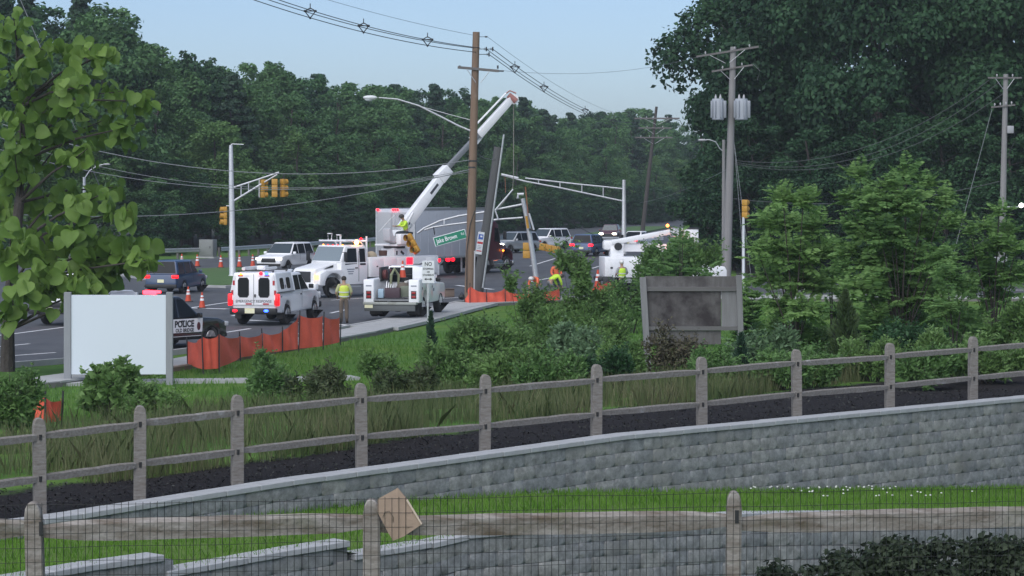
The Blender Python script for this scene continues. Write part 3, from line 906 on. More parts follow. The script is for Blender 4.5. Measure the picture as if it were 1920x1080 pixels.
for i, (px, yt, d, wp, n, lm_, lab) in enumerate((
        (850, 640, 64, 150, 2600, L_BUSH, 'bush between the wispy conifer and the middle thicket'),
        (930, 600, 76, 140, 2400, L_LITE, 'light green bush behind the left of the thicket'),
        (1130, 545, 78, 110, 2200, L_BUSH, 'bush at the right foot of the tallest willowy bush'),
        (1030, 660, 55, 150, 2600, L_LITE, 'bright low bush in the thicket front, above the third post'),
        (1180, 640, 60, 120, 2400, L_BUSH, 'bush against the left post of the weathered board'),
        (1470, 660, 54, 150, 2600, L_LITE, 'bright low bush left of the young cedar'),
        (1640, 640, 57, 150, 2600, L_BUSH, 'green bush right of the young cedar'),
        (1740, 655, 54, 140, 2400, L_LITE, 'bright low bush below the tallest sapling'),
        (1850, 640, 55, 150, 2600, L_BUSH, 'green bush right of the last full fence span'),
        (1500, 590, 68, 150, 2400, L_BUSH, 'bush under the left feathery sapling'),
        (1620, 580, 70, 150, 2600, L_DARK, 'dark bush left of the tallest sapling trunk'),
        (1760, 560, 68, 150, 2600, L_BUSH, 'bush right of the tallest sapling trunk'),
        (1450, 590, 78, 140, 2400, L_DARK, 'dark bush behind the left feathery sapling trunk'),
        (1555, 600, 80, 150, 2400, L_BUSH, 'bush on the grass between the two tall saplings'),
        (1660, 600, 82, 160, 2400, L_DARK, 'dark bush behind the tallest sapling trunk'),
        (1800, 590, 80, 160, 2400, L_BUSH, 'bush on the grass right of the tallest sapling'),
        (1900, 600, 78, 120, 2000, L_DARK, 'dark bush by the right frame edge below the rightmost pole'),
        (300, 720, 52, 120, 1500, L_BUSH, 'low weedy bush below the right post of the blank sign'),
        (600, 690, 56, 170, 1800, L_WEED_B, 'low weedy bush behind the fifth post from left'),
        (760, 690, 54, 140, 1800, L_WEED_B, 'brownish weedy bush left of the thicket'))):
    bush(px, yt, d, wp, lab, n, lm_, .11, 40 + i)
# young cedar and dark conifer: upright feathery cones
def cedar(px, ytop, d, wpx, label, lm, n=3600, seed=0):
    random.seed(seed)
    X = (px - 960) / F * d; z0 = gz(X, d)
    H = CAMZ - (ytop - HY) / F * d - z0; Wd = wpx / F * d / 2
    t = empty('young_cedar', (X, d, z0), 0, label, 'tree', 'self-sown plants behind the rail fence')
    B().tube([(0, 0, -.1), (0.03, 0, H * .5), (0, 0, H * .97)], [.04, .025, .005], 6).done('trunk', BARKD, t)
    pos, ax, sz = [], [], []
    for i in range(n):
        f = random.random(); a = random.uniform(0, 6.283)
        rr = Wd * (1 - f) ** .8 * random.uniform(.25, 1.0) * (.75 + .25 * math.sin(a * 3 + f * 20))
        v = Vector((math.cos(a) * .55, math.sin(a) * .55, random.uniform(.4, 1.2))).normalized()
        pos.append((math.cos(a) * rr, math.sin(a) * rr, f * H)); ax.append(v); sz.append(random.uniform(.08, .19))
    V, Fc = blades_from(pos, ax, sz, .3)
    link_mesh('crown', np_mesh('crown', V, Fc), lm, t)
cedar(1585, 545, 58, 130, 'young bushy cedar behind the right half of the fence', leaf_mat('cedar_leaves', (.045, .070, .022), (.065, .092, .030), (.09, .115, .045), 1, transl=.2), seed=1)
cedar(808, 585, 66, 62, 'small dark wispy conifer by the parking sign post', L_PINE, 1500, seed=2)
cedar(1390, 625, 58, 70, 'small dark conifer left of the pale bush', L_PINE, 1500, seed=3)

# ---- grasses (nobody could count the blades)
def grass_field(name, pts, h0, h1, wd, lm, label, lean=.35, kind='stuff'):
    n = len(pts); pts = np.asarray(pts, float)
    h = rng.uniform(h0, h1, n)[:, None]; a = rng.uniform(0, 6.283, n)
    dx = np.stack([np.cos(a), np.sin(a), np.zeros(n)], 1)
    ln = rng.normal(0, lean, (n, 1)) * h; a2 = rng.uniform(0, 6.283, n)
    dl = np.stack([np.cos(a2), np.sin(a2), np.zeros(n)], 1)
    w2 = wd * .5
    base = pts; mid = pts + dl * ln * .35 + np.array([0, 0, 1.]) * h * .55; tip = pts + dl * ln + np.array([0, 0, 1.]) * h
    V = np.stack([base - dx * w2, base + dx * w2, mid + dx * w2 * .7, tip, mid - dx * w2 * .7], 1).reshape(-1, 3)
    i = np.arange(n)[:, None] * 5
    Fq = np.concatenate([i, i + 1, i + 2, i + 4], 1); Ft = np.concatenate([i + 4, i + 2, i + 3, i + 3], 1)
    me = bpy.data.meshes.new(name)
    q = np.concatenate([i, i + 1, i + 2, i + 3, i + 4], 1)
    me = np_mesh(name, V, q)
    o = link_mesh(name, me, lm); tag(o, label, 'grass', None, kind)
    return o
L_LAWN = leaf_mat('lawn_blades', (.13, .235, .026), (.18, .30, .036), (.25, .36, .06), .9, transl=.4, obj_var=0)
L_WEED = leaf_mat('tall_grass_blades', (.10, .125, .042), (.17, .170, .070), (.29, .22, .12), .5, transl=.35, obj_var=.1)
L_VERGE = leaf_mat('verge_blades', (.11, .20, .032), (.15, .25, .044), (.20, .29, .065), .4, transl=.35, obj_var=0)
pts = []
random.seed(31)
while len(pts) < 42000:
    t = random.uniform(-.12, 1.06); wv = lower_w(t) * random.random()
    if random.random() < .12: wv = -random.random() * .25
    x, y = from_tw(t, wv); pts.append((x, y, terrace_z(t, wv) - .01))
grass_field('lawn_grass', pts, .05, .13, .012, L_LAWN, 'short bright green grass on the terrace between the walls')
pts = []
while len(pts) < 32000:
    t = random.uniform(-.2, 1.15)
    e0 = interp(t, [-.3, .1, .3, .6, 1, 1.3], [2.0, 2.3, 2.2, 3.2, 5.4, 6.5])
    wv = e0 + random.random() ** 1.5 * (8 if t < .45 else 12)
    x, y = from_tw(t, wv)
    cl = math.sin(x * 1.9 + 1.3 * math.sin(y * .8)) + math.sin(y * 1.4 + x * .5) + 1.1 * random.random()
    if cl < .1: continue
    pts.append((x, y, gz(x, y) - .03))
grass_field('tall_weeds', pts, .15, .62, .013, L_WEED, 'tall seeding grass and weeds behind the rail fence', .3)
pts = []
while len(pts) < 30000:
    px = random.uniform(-20, 1500); d = random.uniform(60, 128)
    x = (px - 960) / F * d
    t, wv = tw(x, d)
    if wv < 12: continue
    # keep off the walk and road
    kx = interp(d, [p[1] for p in WALKLINE], [p[0] for p in WALKLINE]) if d < 125 else 0
    if d < 122 and x < kx + 1.1: continue
    if d >= 122 and (x < 2 or d > 125): continue
    if -6.8 < x < -.3 and 100 < d < 123: continue
    pts.append((x, d, gz(x, d) - .02))
grass_field('verge_grass', pts, .08, .24, .03, L_VERGE, 'mown green grass between the walk and the weeds')
# small white wildflowers scattered on the terrace lawn
b = B(); random.seed(8)
for i in range(46):
    t = .62 + random.gauss(.06, .05); wv = -random.uniform(.6, 2.6)
    x, y = from_tw(t, wv)
    b.ell((x, y, terrace_z(t, wv) + .10), (.02, .02, .012), 5, 3)
tag(b.done('wildflowers', mat('white_petals', (.75, .76, .72), .7)), 'tiny white clover flowers in the terrace grass', 'flowers', None, 'stuff')
# dark shrub mass standing low in front, at the bottom right
L_HEDGE = leaf_mat('hedge_leaves', (.022, .030, .016), (.032, .040, .020), (.048, .056, .028), 1.2, transl=.15, obj_var=.2)
def near_hedge():
    random.seed(77)
    t = empty('dark_hedge', (4.0, 26.5, -2.6), 0, 'dark olive hedge below the wire fence at bottom right', 'hedge')
    lob = []
    def tp(x): return interp(x, [-2.2, -1.35, -.6, -.1, .45, 1.1, 3], [3.9, 4.42, 4.57, 4.68, 4.72, 4.76, 4.85])
    for i in range(130):
        x = random.uniform(-1.75, 2.0)
        lob.append(((x, random.uniform(-.5, .5), tp(x) - random.uniform(.12, .8)), random.uniform(.14, .28)))
    for i in range(14):
        x = random.uniform(-1.6, 1.9); lob.append(((x, random.uniform(-.3, .3), random.uniform(1.6, 3.4)), .45))
    link_mesh('foliage', crown_mesh('foliage', lob, 52000, .075, up=.3, fill=.1), L_HEDGE, t)
    b = B()
    for i in range(16):
        x = random.uniform(-1.8, 2.4); b.tube([(x, 0, -.05), (x + random.uniform(-.2, .2), random.uniform(-.3, .3), 2.4), (x + random.uniform(-.3, .3), random.uniform(-.4, .4), 4.0)], [.04, .025, .008], 5)
    b.done('stems', BARKD, t)
near_hedge()

# wood chips and dead leaves on the mulch bed
pts = []; random.seed(12)
while len(pts) < 9000:
    t = random.uniform(-.1, 1.1); e0 = interp(t, [-.3, .1, .3, .6, 1, 1.3], [2.4, 2.8, 2.6, 3.6, 5.4, 6.2])
    x, y = from_tw(t, random.random() * e0); pts.append((x, y, gz(x, y) + .012))
pp = np.array(pts); nn = unit(np.tile([0, 0, 1.0], (len(pp), 1)) + rng.normal(size=(len(pp), 3)) * .5)
V, Fc = leaf_cards(pp, nn, rng.uniform(.02, .075, len(pp)), .4)
tag(link_mesh('mulch_chips', np_mesh('mulch_chips', V, Fc), leaf_mat('mulch_chip', (.012, .011, .012), (.030, .026, .025), (.10, .085, .07), 3, transl=0, obj_var=0)), 'loose wood chips on the dark mulch bed', 'wood chips', None, 'stuff')
# ================================================================ retaining walls, fences, boards
def block_mat():
    m = bpy.data.materials.new('split_face_block'); m.use_nodes = True
    t = m.node_tree; L = t.links; p = t.nodes['Principled BSDF']
    p.inputs['Roughness'].default_value = .9; p.inputs['Specular IOR Level'].default_value = .2
    tc = t.nodes.new('ShaderNodeTexCoord'); oi = t.nodes.new('ShaderNodeObjectInfo'); ge = t.nodes.new('ShaderNodeNewGeometry')
    def noise(s, src, d=8):
        n = t.nodes.new('ShaderNodeTexNoise'); n.inputs['Scale'].default_value = s; n.inputs['Detail'].default_value = d; n.inputs['Roughness'].default_value = .75
        L.new(src, n.inputs['Vector']); return n.outputs['Fac']
    def ramp(f, st):
        r = t.nodes.new('ShaderNodeValToRGB')
        while len(r.color_ramp.elements) < len(st): r.color_ramp.elements.new(.5)
        for e, (a, c) in zip(r.color_ramp.elements, st): e.position = a; e.color = (*c, 1)
        L.new(f, r.inputs['Fac']); return r.outputs['Color']
    fine = ramp(noise(6, ge.outputs['Position']), [(.26, (.115, .119, .117)), (.5, (.25, .257, .255)), (.74, (.42, .428, .424))])
    tint = ramp(oi.outputs['Random'], [(0, (.88, .90, .92)), (.5, (1.0, 1.0, 1.0)), (1, (1.12, 1.10, 1.05))])
    mul = t.nodes.new('ShaderNodeMix'); mul.data_type = 'RGBA'; mul.blend_type = 'MULTIPLY'; mul.inputs['Factor'].default_value = 1
    L.new(fine, mul.inputs['A']); L.new(tint, mul.inputs['B'])
    st = t.nodes.new('ShaderNodeMapRange'); st.inputs['From Min'].default_value = .55; st.inputs['From Max'].default_value = .72
    L.new(noise(.75, ge.outputs['Position'], 6), st.inputs['Value'])
    st2 = t.nodes.new('ShaderNodeMath'); st2.operation = 'MULTIPLY'; st2.inputs[1].default_value = .7; L.new(st.outputs[0], st2.inputs[0])
    mx = t.nodes.new('ShaderNodeMix'); mx.data_type = 'RGBA'; L.new(st2.outputs[0], mx.inputs['Factor'])
    L.new(mul.outputs['Result'], mx.inputs['A']); mx.inputs['B'].default_value = (.125, .12, .09, 1)
    L.new(mx.outputs['Result'], p.inputs['Base Color'])
    b = t.nodes.new('ShaderNodeBump'); b.inputs['Strength'].default_value = .8; b.inputs['Distance'].default_value = .02
    L.new(noise(22, ge.outputs['Position']), b.inputs['Height']); L.new(b.outputs['Normal'], p.inputs['Normal'])
    return m
BLOCK = block_mat()
CAPM = mat('concrete_cap', (.42, .44, .455), .9, noise=(5, .5, (.30, .305, .31)), wear=(2, .6, (.2, .2, .19)), bump=(40, .5, .01))
GAP = mat('block_joint', (.18, .184, .182), .95)
BW, BH = .46, .20
def rough_block(seed, w_, h_, dp=.28):
    """block with a split face towards -y (front), local origin at the centre of the front face"""
    random.seed(seed); V = []; nx, nz = 5, 4
    for k in range(nz):
        for i in range(nx):
            x = (i / (nx - 1) - .5) * w_; z = (k / (nz - 1) - .5) * h_
            e = (i in (0, nx - 1)) or (k in (0, nz - 1))
            V.append((x, .004 if e else random.uniform(-.018, .004), z))
    Fc = [(k * nx + i, k * nx + i + 1, (k + 1) * nx + i + 1, (k + 1) * nx + i) for k in range(nz - 1) for i in range(nx - 1)]
    n = len(V)
    for x, z in ((-.5, -.5), (.5, -.5), (.5, .5), (-.5, .5)): V.append((x * w_, dp, z * h_))
    c = [0, nx - 1, nx * nz - 1, nx * (nz - 1)]
    for a in range(4):
        Fc.append((c[(a + 1) % 4], c[a], n + a, n + (a + 1) % 4))
    me = np_mesh('block', V, Fc); me.materials.append(BLOCK)
    return me
BLK = [rough_block(i, BW - .008, BH - .006) for i in range(7)]
def block_wall(name, label, fpos, t0, t1, top, bot, capw, seed, limit=300):
    """fpos(s) -> point and unit direction at s metres; top/bot heights at s"""
    random.seed(seed)
    root = empty(name, (0, 0, 0), 0, label, 'wall')
    placed = []; s = t0; row = 0
    zmax = max(top(t0 + i * (t1 - t0) / 60) - bot(t0 + i * (t1 - t0) / 60) for i in range(61))
    for row in range(int(zmax / BH) + 2):
        s = t0 + (BW / 2 if row % 2 else 0)
        while s < t1:
            zc = top(s) - .07 - (row + .5) * BH
            if zc + BH / 2 > bot(s) - .04:
                placed.append((s, zc))
            s += BW
    def setup(s, zc):
        p, d = fpos(s); sl = (top(s + .2) - top(s - .2)) / .4
        yaw = math.atan2(d.y, d.x)
        return Matrix.Translation((p.x, p.y, zc)) @ Euler((0, -math.atan(sl), yaw)).to_matrix().to_4x4()
    extra = []
    for i, (s, zc) in enumerate(placed):
        M = setup(s, zc + random.uniform(-.003, .003))
        me = BLK[random.randrange(7)]
        if i < limit:
            o = link_mesh('block', me, None, root); o.matrix_local = M
        else: extra.append((me, M))
    if extra:
        V, Fc = [], []
        for me, M in extra:
            k = len(V); V += [tuple(M @ v.co) for v in me.vertices]; Fc += [tuple(k + q for q in pl.vertices) for pl in me.polygons]
        o = link_mesh('hidden_blocks', np_mesh('hidden_blocks', V, Fc), BLOCK, root); o['kind'] = 'stuff'
    # cap stones
    s = t0; cw = .60
    while s < t1 - .1:
        L_ = min(cw, t1 - s); p, d = fpos(s + L_ / 2); z = top(s + L_ / 2); sl = (top(s + L_) - top(s)) / max(.01, L_)
        o = B().box((0, capw / 2 - .04, -.035), (L_ - .006, capw, .075)).done('cap_stone', CAPM, root, bevel=.008, seg=1)
        o.matrix_local = Matrix.Translation((p.x, p.y, z + random.uniform(-.002, .003))) @ Euler((0, -math.atan(sl), math.atan2(d.y, d.x))).to_matrix().to_4x4()
        s += cw
    # solid core behind the joints
    b = B(); prev = None; k = 40
    for i in range(k + 1):
        s = t0 + (t1 - t0) * i / k; p, d = fpos(s); n = Vector((-d.y, d.x))
        a, c = p + n * .03, p + n * .27
        ring = [b.bm.verts.new((a.x, a.y, bot(s) - .5)), b.bm.verts.new((c.x, c.y, bot(s) - .5)), b.bm.verts.new((c.x, c.y, top(s) - .075)), b.bm.verts.new((a.x, a.y, top(s) - .075))]
        if prev:
            for q in range(4): b.bm.faces.new((prev[q], ring[q], ring[(q + 1) % 4], prev[(q + 1) % 4]))
        else: b.bm.faces.new(ring)
        prev = ring
    b.bm.faces.new(prev)
    b.done('core', GAP, root, smooth=0)
    return root
def up_pos(s):
    return A0 + E * s - N * .30, E
block_wall('retaining_wall', 'long grey split-face block retaining wall below the rail fence', up_pos, -3.2, 27.5,
           lambda s: wall_top(s / WL) + .02, lambda s: terrace(s / WL) - .05, .36, 4)
# lower wall: three stepped lengths
def low_pos(s):
    t = s / WL; a = Vector(from_tw(t, lower_w(t))); bq = Vector(from_tw(t + .01, lower_w(t + .01)))
    return a, (bq - a).normalized()
def seg_wall(name, lab, ta, tb, seed, drop=1.1, limit=300):
    block_wall(name, lab, low_pos, ta * WL, tb * WL, lambda s: low_top(min(tb, max(ta, s / WL))), lambda s: low_top(min(tb, max(ta, s / WL))) - drop, .34, seed, limit)
(t0, _), (t1, _) = LOWSEG[0]
seg_wall('lower_retaining_wall', 'left end length of the lower grey block wall, stepping down at its end', t0 + .0005, t1 - .0005, 5)
(t0, _), (t1, _) = LOWSEG[1]
seg_wall('lower_retaining_wall', 'short middle length of the lower grey block wall behind the paper bag', t0 + .0005, t1 - .0005, 6)
(t0, _), (t1, _) = LOWSEG[2]
seg_wall('lower_retaining_wall', 'long right length of the lower grey block wall under the near rail', t0 + .0005, .95, 7, 1.7)

# ---------------------------------------------------------------- upper split-rail fence
WOOD = mat('weathered_rail', (.27, .26, .245), .9, noise=(4, .45, (.14, .12, .10), (1.2, 8, 8)), wear=(5, .58, (.37, .37, .365)), bump=(26, .6, .02))
WOODN = mat('near_weathered_rail', (.34, .32, .295), .9, noise=(2.2, .35, (.11, .085, .06), (1.0, 5, 5)), wear=(1.6, .54, (.10, .105, .055)), bump=(22, .7, .02))
def split_post(name, parent, p, z0, h, wd, dp, yaw, m, lean=0.0):
    b = B(); k = 8; pts = []
    prof = [(-.5, 0), (-.5, h * .90), (-.42, h * .96), (-.25, h * .995), (0, h), (.25, h * .99), (.42, h * .955), (.5, h * .89), (.5, 0)]
    b.prism([(x * wd, z - .3 if z == 0 else z) for x, z in prof], 1, -dp / 2, dp / 2)
    o = b.done(name, m, parent, bevel=.008, seg=1)
    o.location = (p.x, p.y, z0); o.rotation_euler = (0, lean, yaw)
    # mortise holes
    return o
def rail(parent, a, bq, th, m, seed, name='rail'):
    random.seed(seed)
    a, bq = Vector(a), Vector(bq); d = bq - a; L_ = d.length; k = 9
    b = B(); prev = None; y = d.normalized(); side = y.cross(Vector((0, 0, 1))).normalized(); up = side.cross(y)
    w1 = [random.uniform(-.004, .004) for _ in range(k + 1)]
    for i in range(k + 1):
        f = i / k; tp = 1 - .45 * (abs(f - .5) * 2) ** 6
        c = a + d * f + up * w1[i] * .8
        hh, ww = th * .5 * tp * random.uniform(.95, 1.04), th * .48 * tp * random.uniform(.94, 1.06)
        ring = [b.bm.verts.new(c + side * u * ww + up * v * hh) for u, v in ((-1, -.75), (.9, -1), (1, .6), (.35, 1.0), (-.8, .85))]
        if prev:
            for q in range(5): b.bm.faces.new((prev[q], ring[q], ring[(q + 1) % 5], prev[(q + 1) % 5]))
        else: b.bm.faces.new(ring)
        prev = ring
    b.bm.faces.new(prev)
    return b.done(name, m, parent, smooth=0)
def rail_fence():
    tops = [(-190, 812), (-45, 797), (75, 783), (262, 760), (445, 740), (678, 718), (909, 702), (1118, 683), (1316, 669), (1494, 655), (1668, 643), (1824, 631), (1975, 620)]
    root = empty('split_rail_fence', (0, 0, 0), 0, 'long grey two-rail split wood fence running along the mulch bed', 'fence')
    O = A0 + N * .55; ps = []
    for i, (px, py) in enumerate(tops):
        k = (px - 960) / F; s = (k * O.y - O.x) / (E.x - k * E.y); p = O + E * s
        z = CAMZ - (py - HY) / F * p.y
        ps.append((p, z))
    yaw = math.atan2(E.y, E.x)
    for i, (p, z) in enumerate(ps):
        g = gz(p.x, p.y)
        split_post('post', root, p, g, z - g, .165, .12, yaw - .55 + random.uniform(-.1, .1), WOOD, random.uniform(-.012, .012))
        for dz in (.25, .79):
            h = B().tube([(0, -.0585, z - g - dz - .035), (0, -.0585, z - g - dz + .035)], [.02, .022], 8).done('mortise', BLACK, root); h.location = (p.x, p.y, g); h.rotation_euler = (0, 0, yaw - .55)
    for i in range(len(ps) - 1):
        (p, z), (q, z2) = ps[i], ps[i + 1]
        for dz in (.24, .78):
            rail(root, (p.x, p.y, z - dz), (q.x, q.y, z2 - dz + random.uniform(-.02, .02)), .105, WOOD, 100 + i * 2 + int(dz * 3))
rail_fence()

# ---------------------------------------------------------------- near fence with wire mesh
def near_fence():
    root = empty('near_rail_fence', (0, 0, 0), 0, 'nearest wood rail fence with black wire mesh along the bottom', 'fence')
    D0 = 19.2
    posts = [(-560, 955), (72, 940), (697, 935), (1373, 920), (2060, 905)]
    ps = []
    for px, py in posts:
        d = D0 + (px - 72) / 1300 * .9
        q = P(px, py, d); ps.append(q)
    for i, q in enumerate(ps):
        split_post('post', root, q, 2.10, q.z - 2.10, .125 if i != 3 else .115, .11, random.uniform(-.06, .06), WOODN, [0, -.03, .0, .012, 0][i])
        if i in (1, 3):
            o = B().box((.03, -.057, -.19), (.03, .006, .10)).done('mortise', BLACK, root); o.location = (q.x, q.y, q.z)
    rz = [.215, .215, .20, .25, .27]
    for i in range(len(ps) - 1):
        a, c = ps[i], ps[i + 1]
        rail(root, (a.x, a.y + .02, a.z - rz[i]), (c.x, c.y + .02, c.z - rz[i + 1] + .03), .155, WOODN, 300 + i)
        rail(root, (a.x, a.y + .02, a.z - .80), (c.x, c.y + .02, c.z - .80), .15, WOODN, 320 + i)
    b = B(); W_ = .0021
    def top(x): return interp(x, [ps[0].x, ps[-1].x], [ps[0].z + .01, ps[-1].z - .01])
    def dep(x): return interp(x, [ps[0].x, ps[-1].x], [ps[0].y - .09, ps[-1].y - .09])
    x = ps[0].x; k = 0
    random.seed(3)
    while x < ps[-1].x:
        y = dep(x); zt = top(x); wob = .006 * math.sin(x * 3)
        b.tube([(x, y, 2.12), (x + wob + random.uniform(-.002, .002), y + .004, (zt + 2.1) / 2), (x + wob * .5, y, zt + random.uniform(-.004, .006))], W_, 4, False)
        x += .0508
    z = 0
    for j in range(12):
        pts = []
        for i in range(41):
            x = ps[0].x + (ps[-1].x - ps[0].x) * i / 40
            pts.append((x, dep(x), top(x) - .012 - j * .1016 + .004 * math.sin(x * 5 + j)))
        b.tube(pts, W_ * .85, 4, False)
    o = b.done('wire_mesh', mat('black_wire', (.012, .014, .013), .5), root); o['kind'] = 'stuff'
    return ps
NP = near_fence()

# paper bag caught on the near fence
def paper_bag():
    c = P(745, 965, NP[2].y - .074)
    root = empty('paper_bag', c, 0, 'crumpled brown paper bag caught behind the wire mesh on the near fence post', 'bag')
    m = mat('brown_paper', (.36, .27, .20), .85, noise=(4, .5, (.30, .22, .165)), wear=(6, .6, (.42, .33, .25)), bump=(12, .5, .02))
    s = 1 / 262.0
    poly = [(-38, 30), (-2, 50), (0, 52), (18, 30), (48, -18), (12, -42), (-8, -50), (-18, -34), (-38, 5)]
    b = B(); n = len(poly)
    fr = [b.bm.verts.new((x * s, -.004 + .003 * math.sin(i * 2.1), z * s)) for i, (x, z) in enumerate(poly)]
    bk = [b.bm.verts.new((x * s * .95 + .012, .014 + .003 * math.sin(i * 1.7), z * s * .95)) for i, (x, z) in enumerate(poly)]
    cf = b.bm.verts.new((0, -.012, 0)); cb = b.bm.verts.new((.01, .018, 0))
    for i in range(n):
        j = (i + 1) % n
        b.bm.faces.new((fr[i], fr[j], cf)); b.bm.faces.new((bk[j], bk[i], cb)); b.bm.faces.new((fr[j], fr[i], bk[i], bk[j]))
    b.done('bag', m, root, smooth=0)
    B().hexa([(x * s, y, z * s) for y in (-.0135, -.0105) for x, z in ((20, 30), (48, -17), (46, -19), (17, 28))]).done('folded_edge', mat('paper_edge', (.55, .46, .36), .8), root)
    B().tube([(-28 * s, -.012, -4 * s), (-24 * s, -.013, 6 * s), (-15 * s, -.013, 7 * s), (-8 * s, -.013, -4 * s), (-8 * s, -.012, -14 * s)], .003, 6).done('bag_handle', mat('twine', (.2, .16, .12), .9), root)
paper_bag()

# ---------------------------------------------------------------- blank white sign on two posts
def blank_sign():
    d = 74.5; s = F / d
    pl = P(127, 740, d); pr = P(318, 735, d)
    root = empty('blank_sign', (0, 0, 0), 0, 'large blank pale sign board on two grey posts beside the police car', 'sign')
    gm = mat('grey_post', (.27, .285, .30), .7, noise=(3, .5, (.22, .23, .245), (5, 5, .6)))
    ztop = CAMZ - (553 - HY) / s; zbot = CAMZ - (702 - HY) / s
    for p, wd in ((pl, .20), (pr, .19)):
        g = gz(p.x, p.y) - .3
        B().box((p.x, p.y, (g + ztop + .08) / 2), (wd, .14, ztop + .08 - g)).done('post', gm, root, bevel=.01, seg=1)
    B().box(((pl.x + pr.x) / 2, d - .01, (ztop + zbot) / 2), (pr.x - pl.x - .195, .05, ztop - zbot)).done('board', mat('blank_panel', (.62, .68, .74), .45, wear=(1.5, .62, (.56, .61, .66))), root, bevel=.006, seg=1)
blank_sign()

# ---------------------------------------------------------------- weathered wooden board (back of an old sign)
def old_board():
    d = 66; s = F / d
    root = empty('weathered_board', (0, 0, 0), 0, 'weathered grey wooden board on two posts standing in the weeds', 'board')
    gm = mat('old_post', (.235, .24, .245), .9, noise=(2, .5, (.17, .17, .17), (5, 5, .5)), bump=(20, .4, .01))
    pm = mat('old_plywood', (.15, .148, .148), .92, noise=(3.5, .5, (.085, .078, .075), (3, 1, .5)), wear=(.9, .48, (.035, .030, .032)), bump=(18, .4, .01))
    fm = mat('old_trim', (.15, .152, .155), .9, noise=(2, .6, (.11, .105, .10), (.6, 5, 5)))
    def X(px): return (px - 960) / s
    def Z(py): return CAMZ - (py - HY) / s
    # left post leans a little
    for (x0, y0), (x1, y1), wd in (((1205, 520), (1215, 692), .155), ((1385, 516), (1389, 640), .14)):
        t = Vector((X(x0), d - .04, Z(y0))); bt = Vector((X(x1), d - .04, Z(y1))); bt = t + (bt - t) * ((gz(bt.x, d) - .3 - t.z) / (bt.z - t.z))
        h = wd / 2
        b = B().hexa([(bt.x - h, d - .10, bt.z), (bt.x + h, d - .10, bt.z), (bt.x + h, d + .04, bt.z), (bt.x - h, d + .04, bt.z), (t.x - h, d - .10, t.z), (t.x + h, d - .10, t.z), (t.x + h, d + .04, t.z), (t.x - h, d + .04, t.z)])
        b.done('post', gm, root, bevel=.01, seg=1)
    def panel(x0, x1, ya, yb, y, th, name, m):
        B().hexa([(X(x0), y, Z(yb)), (X(x1), y, Z(yb)), (X(x1), y + th, Z(yb)), (X(x0), y + th, Z(yb)), (X(x0), y, Z(ya)), (X(x1), y, Z(ya)), (X(x1), y + th, Z(ya)), (X(x0), y + th, Z(ya))]).done(name, m, root, bevel=.004, seg=1)
    panel(1209, 1384, 518, 541, d + .03, .03, 'panel', pm)
    panel(1209, 1352, 546, 612, d + .03, .03, 'panel', mat('stained_plywood', (.12, .117, .117), .92, noise=(2.6, .6, (.075, .068, .066), (3, 1, .6)), wear=(1.5, .40, (.032, .027, .029)), bump=(18, .4, .01)))
    panel(1353, 1383, 546, 613, d + .034, .03, 'panel', gm)
    panel(1214, 1352, 620, 646, d + .03, .03, 'panel', pm)
    panel(1210, 1382, 538, 546, d - .03, .055, 'crossbeam', fm)
    panel(1214, 1384, 612, 619.5, d - .03, .055, 'crossbeam', fm)
old_board()
# ================================================================ poles, wires, signals, signs
POLEW = mat('pole_wood', (.235, .165, .115), .9, noise=(1.5, .55, (.15, .10, .068), (7, 7, .35)), wear=(.9, .60, (.30, .24, .18)), bump=(16, .5, .02))
POLEG = mat('grey_pole_wood', (.27, .265, .26), .9, noise=(1.5, .5, (.20, .195, .19), (7, 7, .3)), bump=(16, .4, .02))
POLED = mat('dark_pole_wood', (.075, .068, .062), .9, noise=(1.5, .5, (.05, .045, .042), (7, 7, .3)))
ARM = mat('crossarm_wood', (.12, .115, .11), .9, noise=(2, .5, (.17, .16, .155)))
PORC = mat('porcelain', (.42, .42, .43), .3)
WIRE = mat('wire', (.02, .022, .024), .6)
WIREG = mat('grey_wire', (.20, .215, .225), .6)
WIRED = mat('dark_grey_wire', (.085, .092, .095), .6)
SIGY = mat('signal_yellow', (.50, .27, .035), .5, noise=(6, .5, (.42, .22, .03)))
WHPOLE = mat('white_aluminium', (.62, .64, .66), .45, metal=.25, noise=(3, .5, (.52, .54, .56)))
def cat_curve(a, b, sag, k=16):
    a, b = Vector(a), Vector(b)
    return [a.lerp(b, i / k) - Vector((0, 0, sag * 4 * (i / k) * (1 - i / k))) for i in range(k + 1)]

def crossarm(root, c, half, yaw, th=.11, braces=True, pins=4, name='crossarm', tilt=0.0, pole_r=.14):
    d = Vector((math.cos(yaw), math.sin(yaw), math.tan(tilt)))
    a, b = c - d * half, c + d * half
    o = B().box((0, 0, 0), (half * 2, th * .85, th)).done(name, ARM, root, bevel=.008, seg=1)
    o.location = c; o.rotation_euler = (0, -tilt, yaw)
    if braces:
        for s in (-1, 1):
            B().tube([c + d * (half * .55 * s) + Vector((0, -.05, -.05)), c + d * (pole_r * .8 * s) + Vector((0, -.05, -.62))], .018, 6).done('brace', STEEL, root)
    for i in range(pins):
        f = -1 + 2 * (i + .5) / pins
        q = c + d * half * f * .93
        bb = B().tube([q, q + Vector((0, 0, .10))], .012, 6)
        for k, r in enumerate((.045, .055, .04)): bb.tube([q + Vector((0, 0, .09 + k * .045)), q + Vector((0, 0, .125 + k * .045))], [r, r * .7], 8)
        bb.done('insulator', PORC, root)
    return a, b

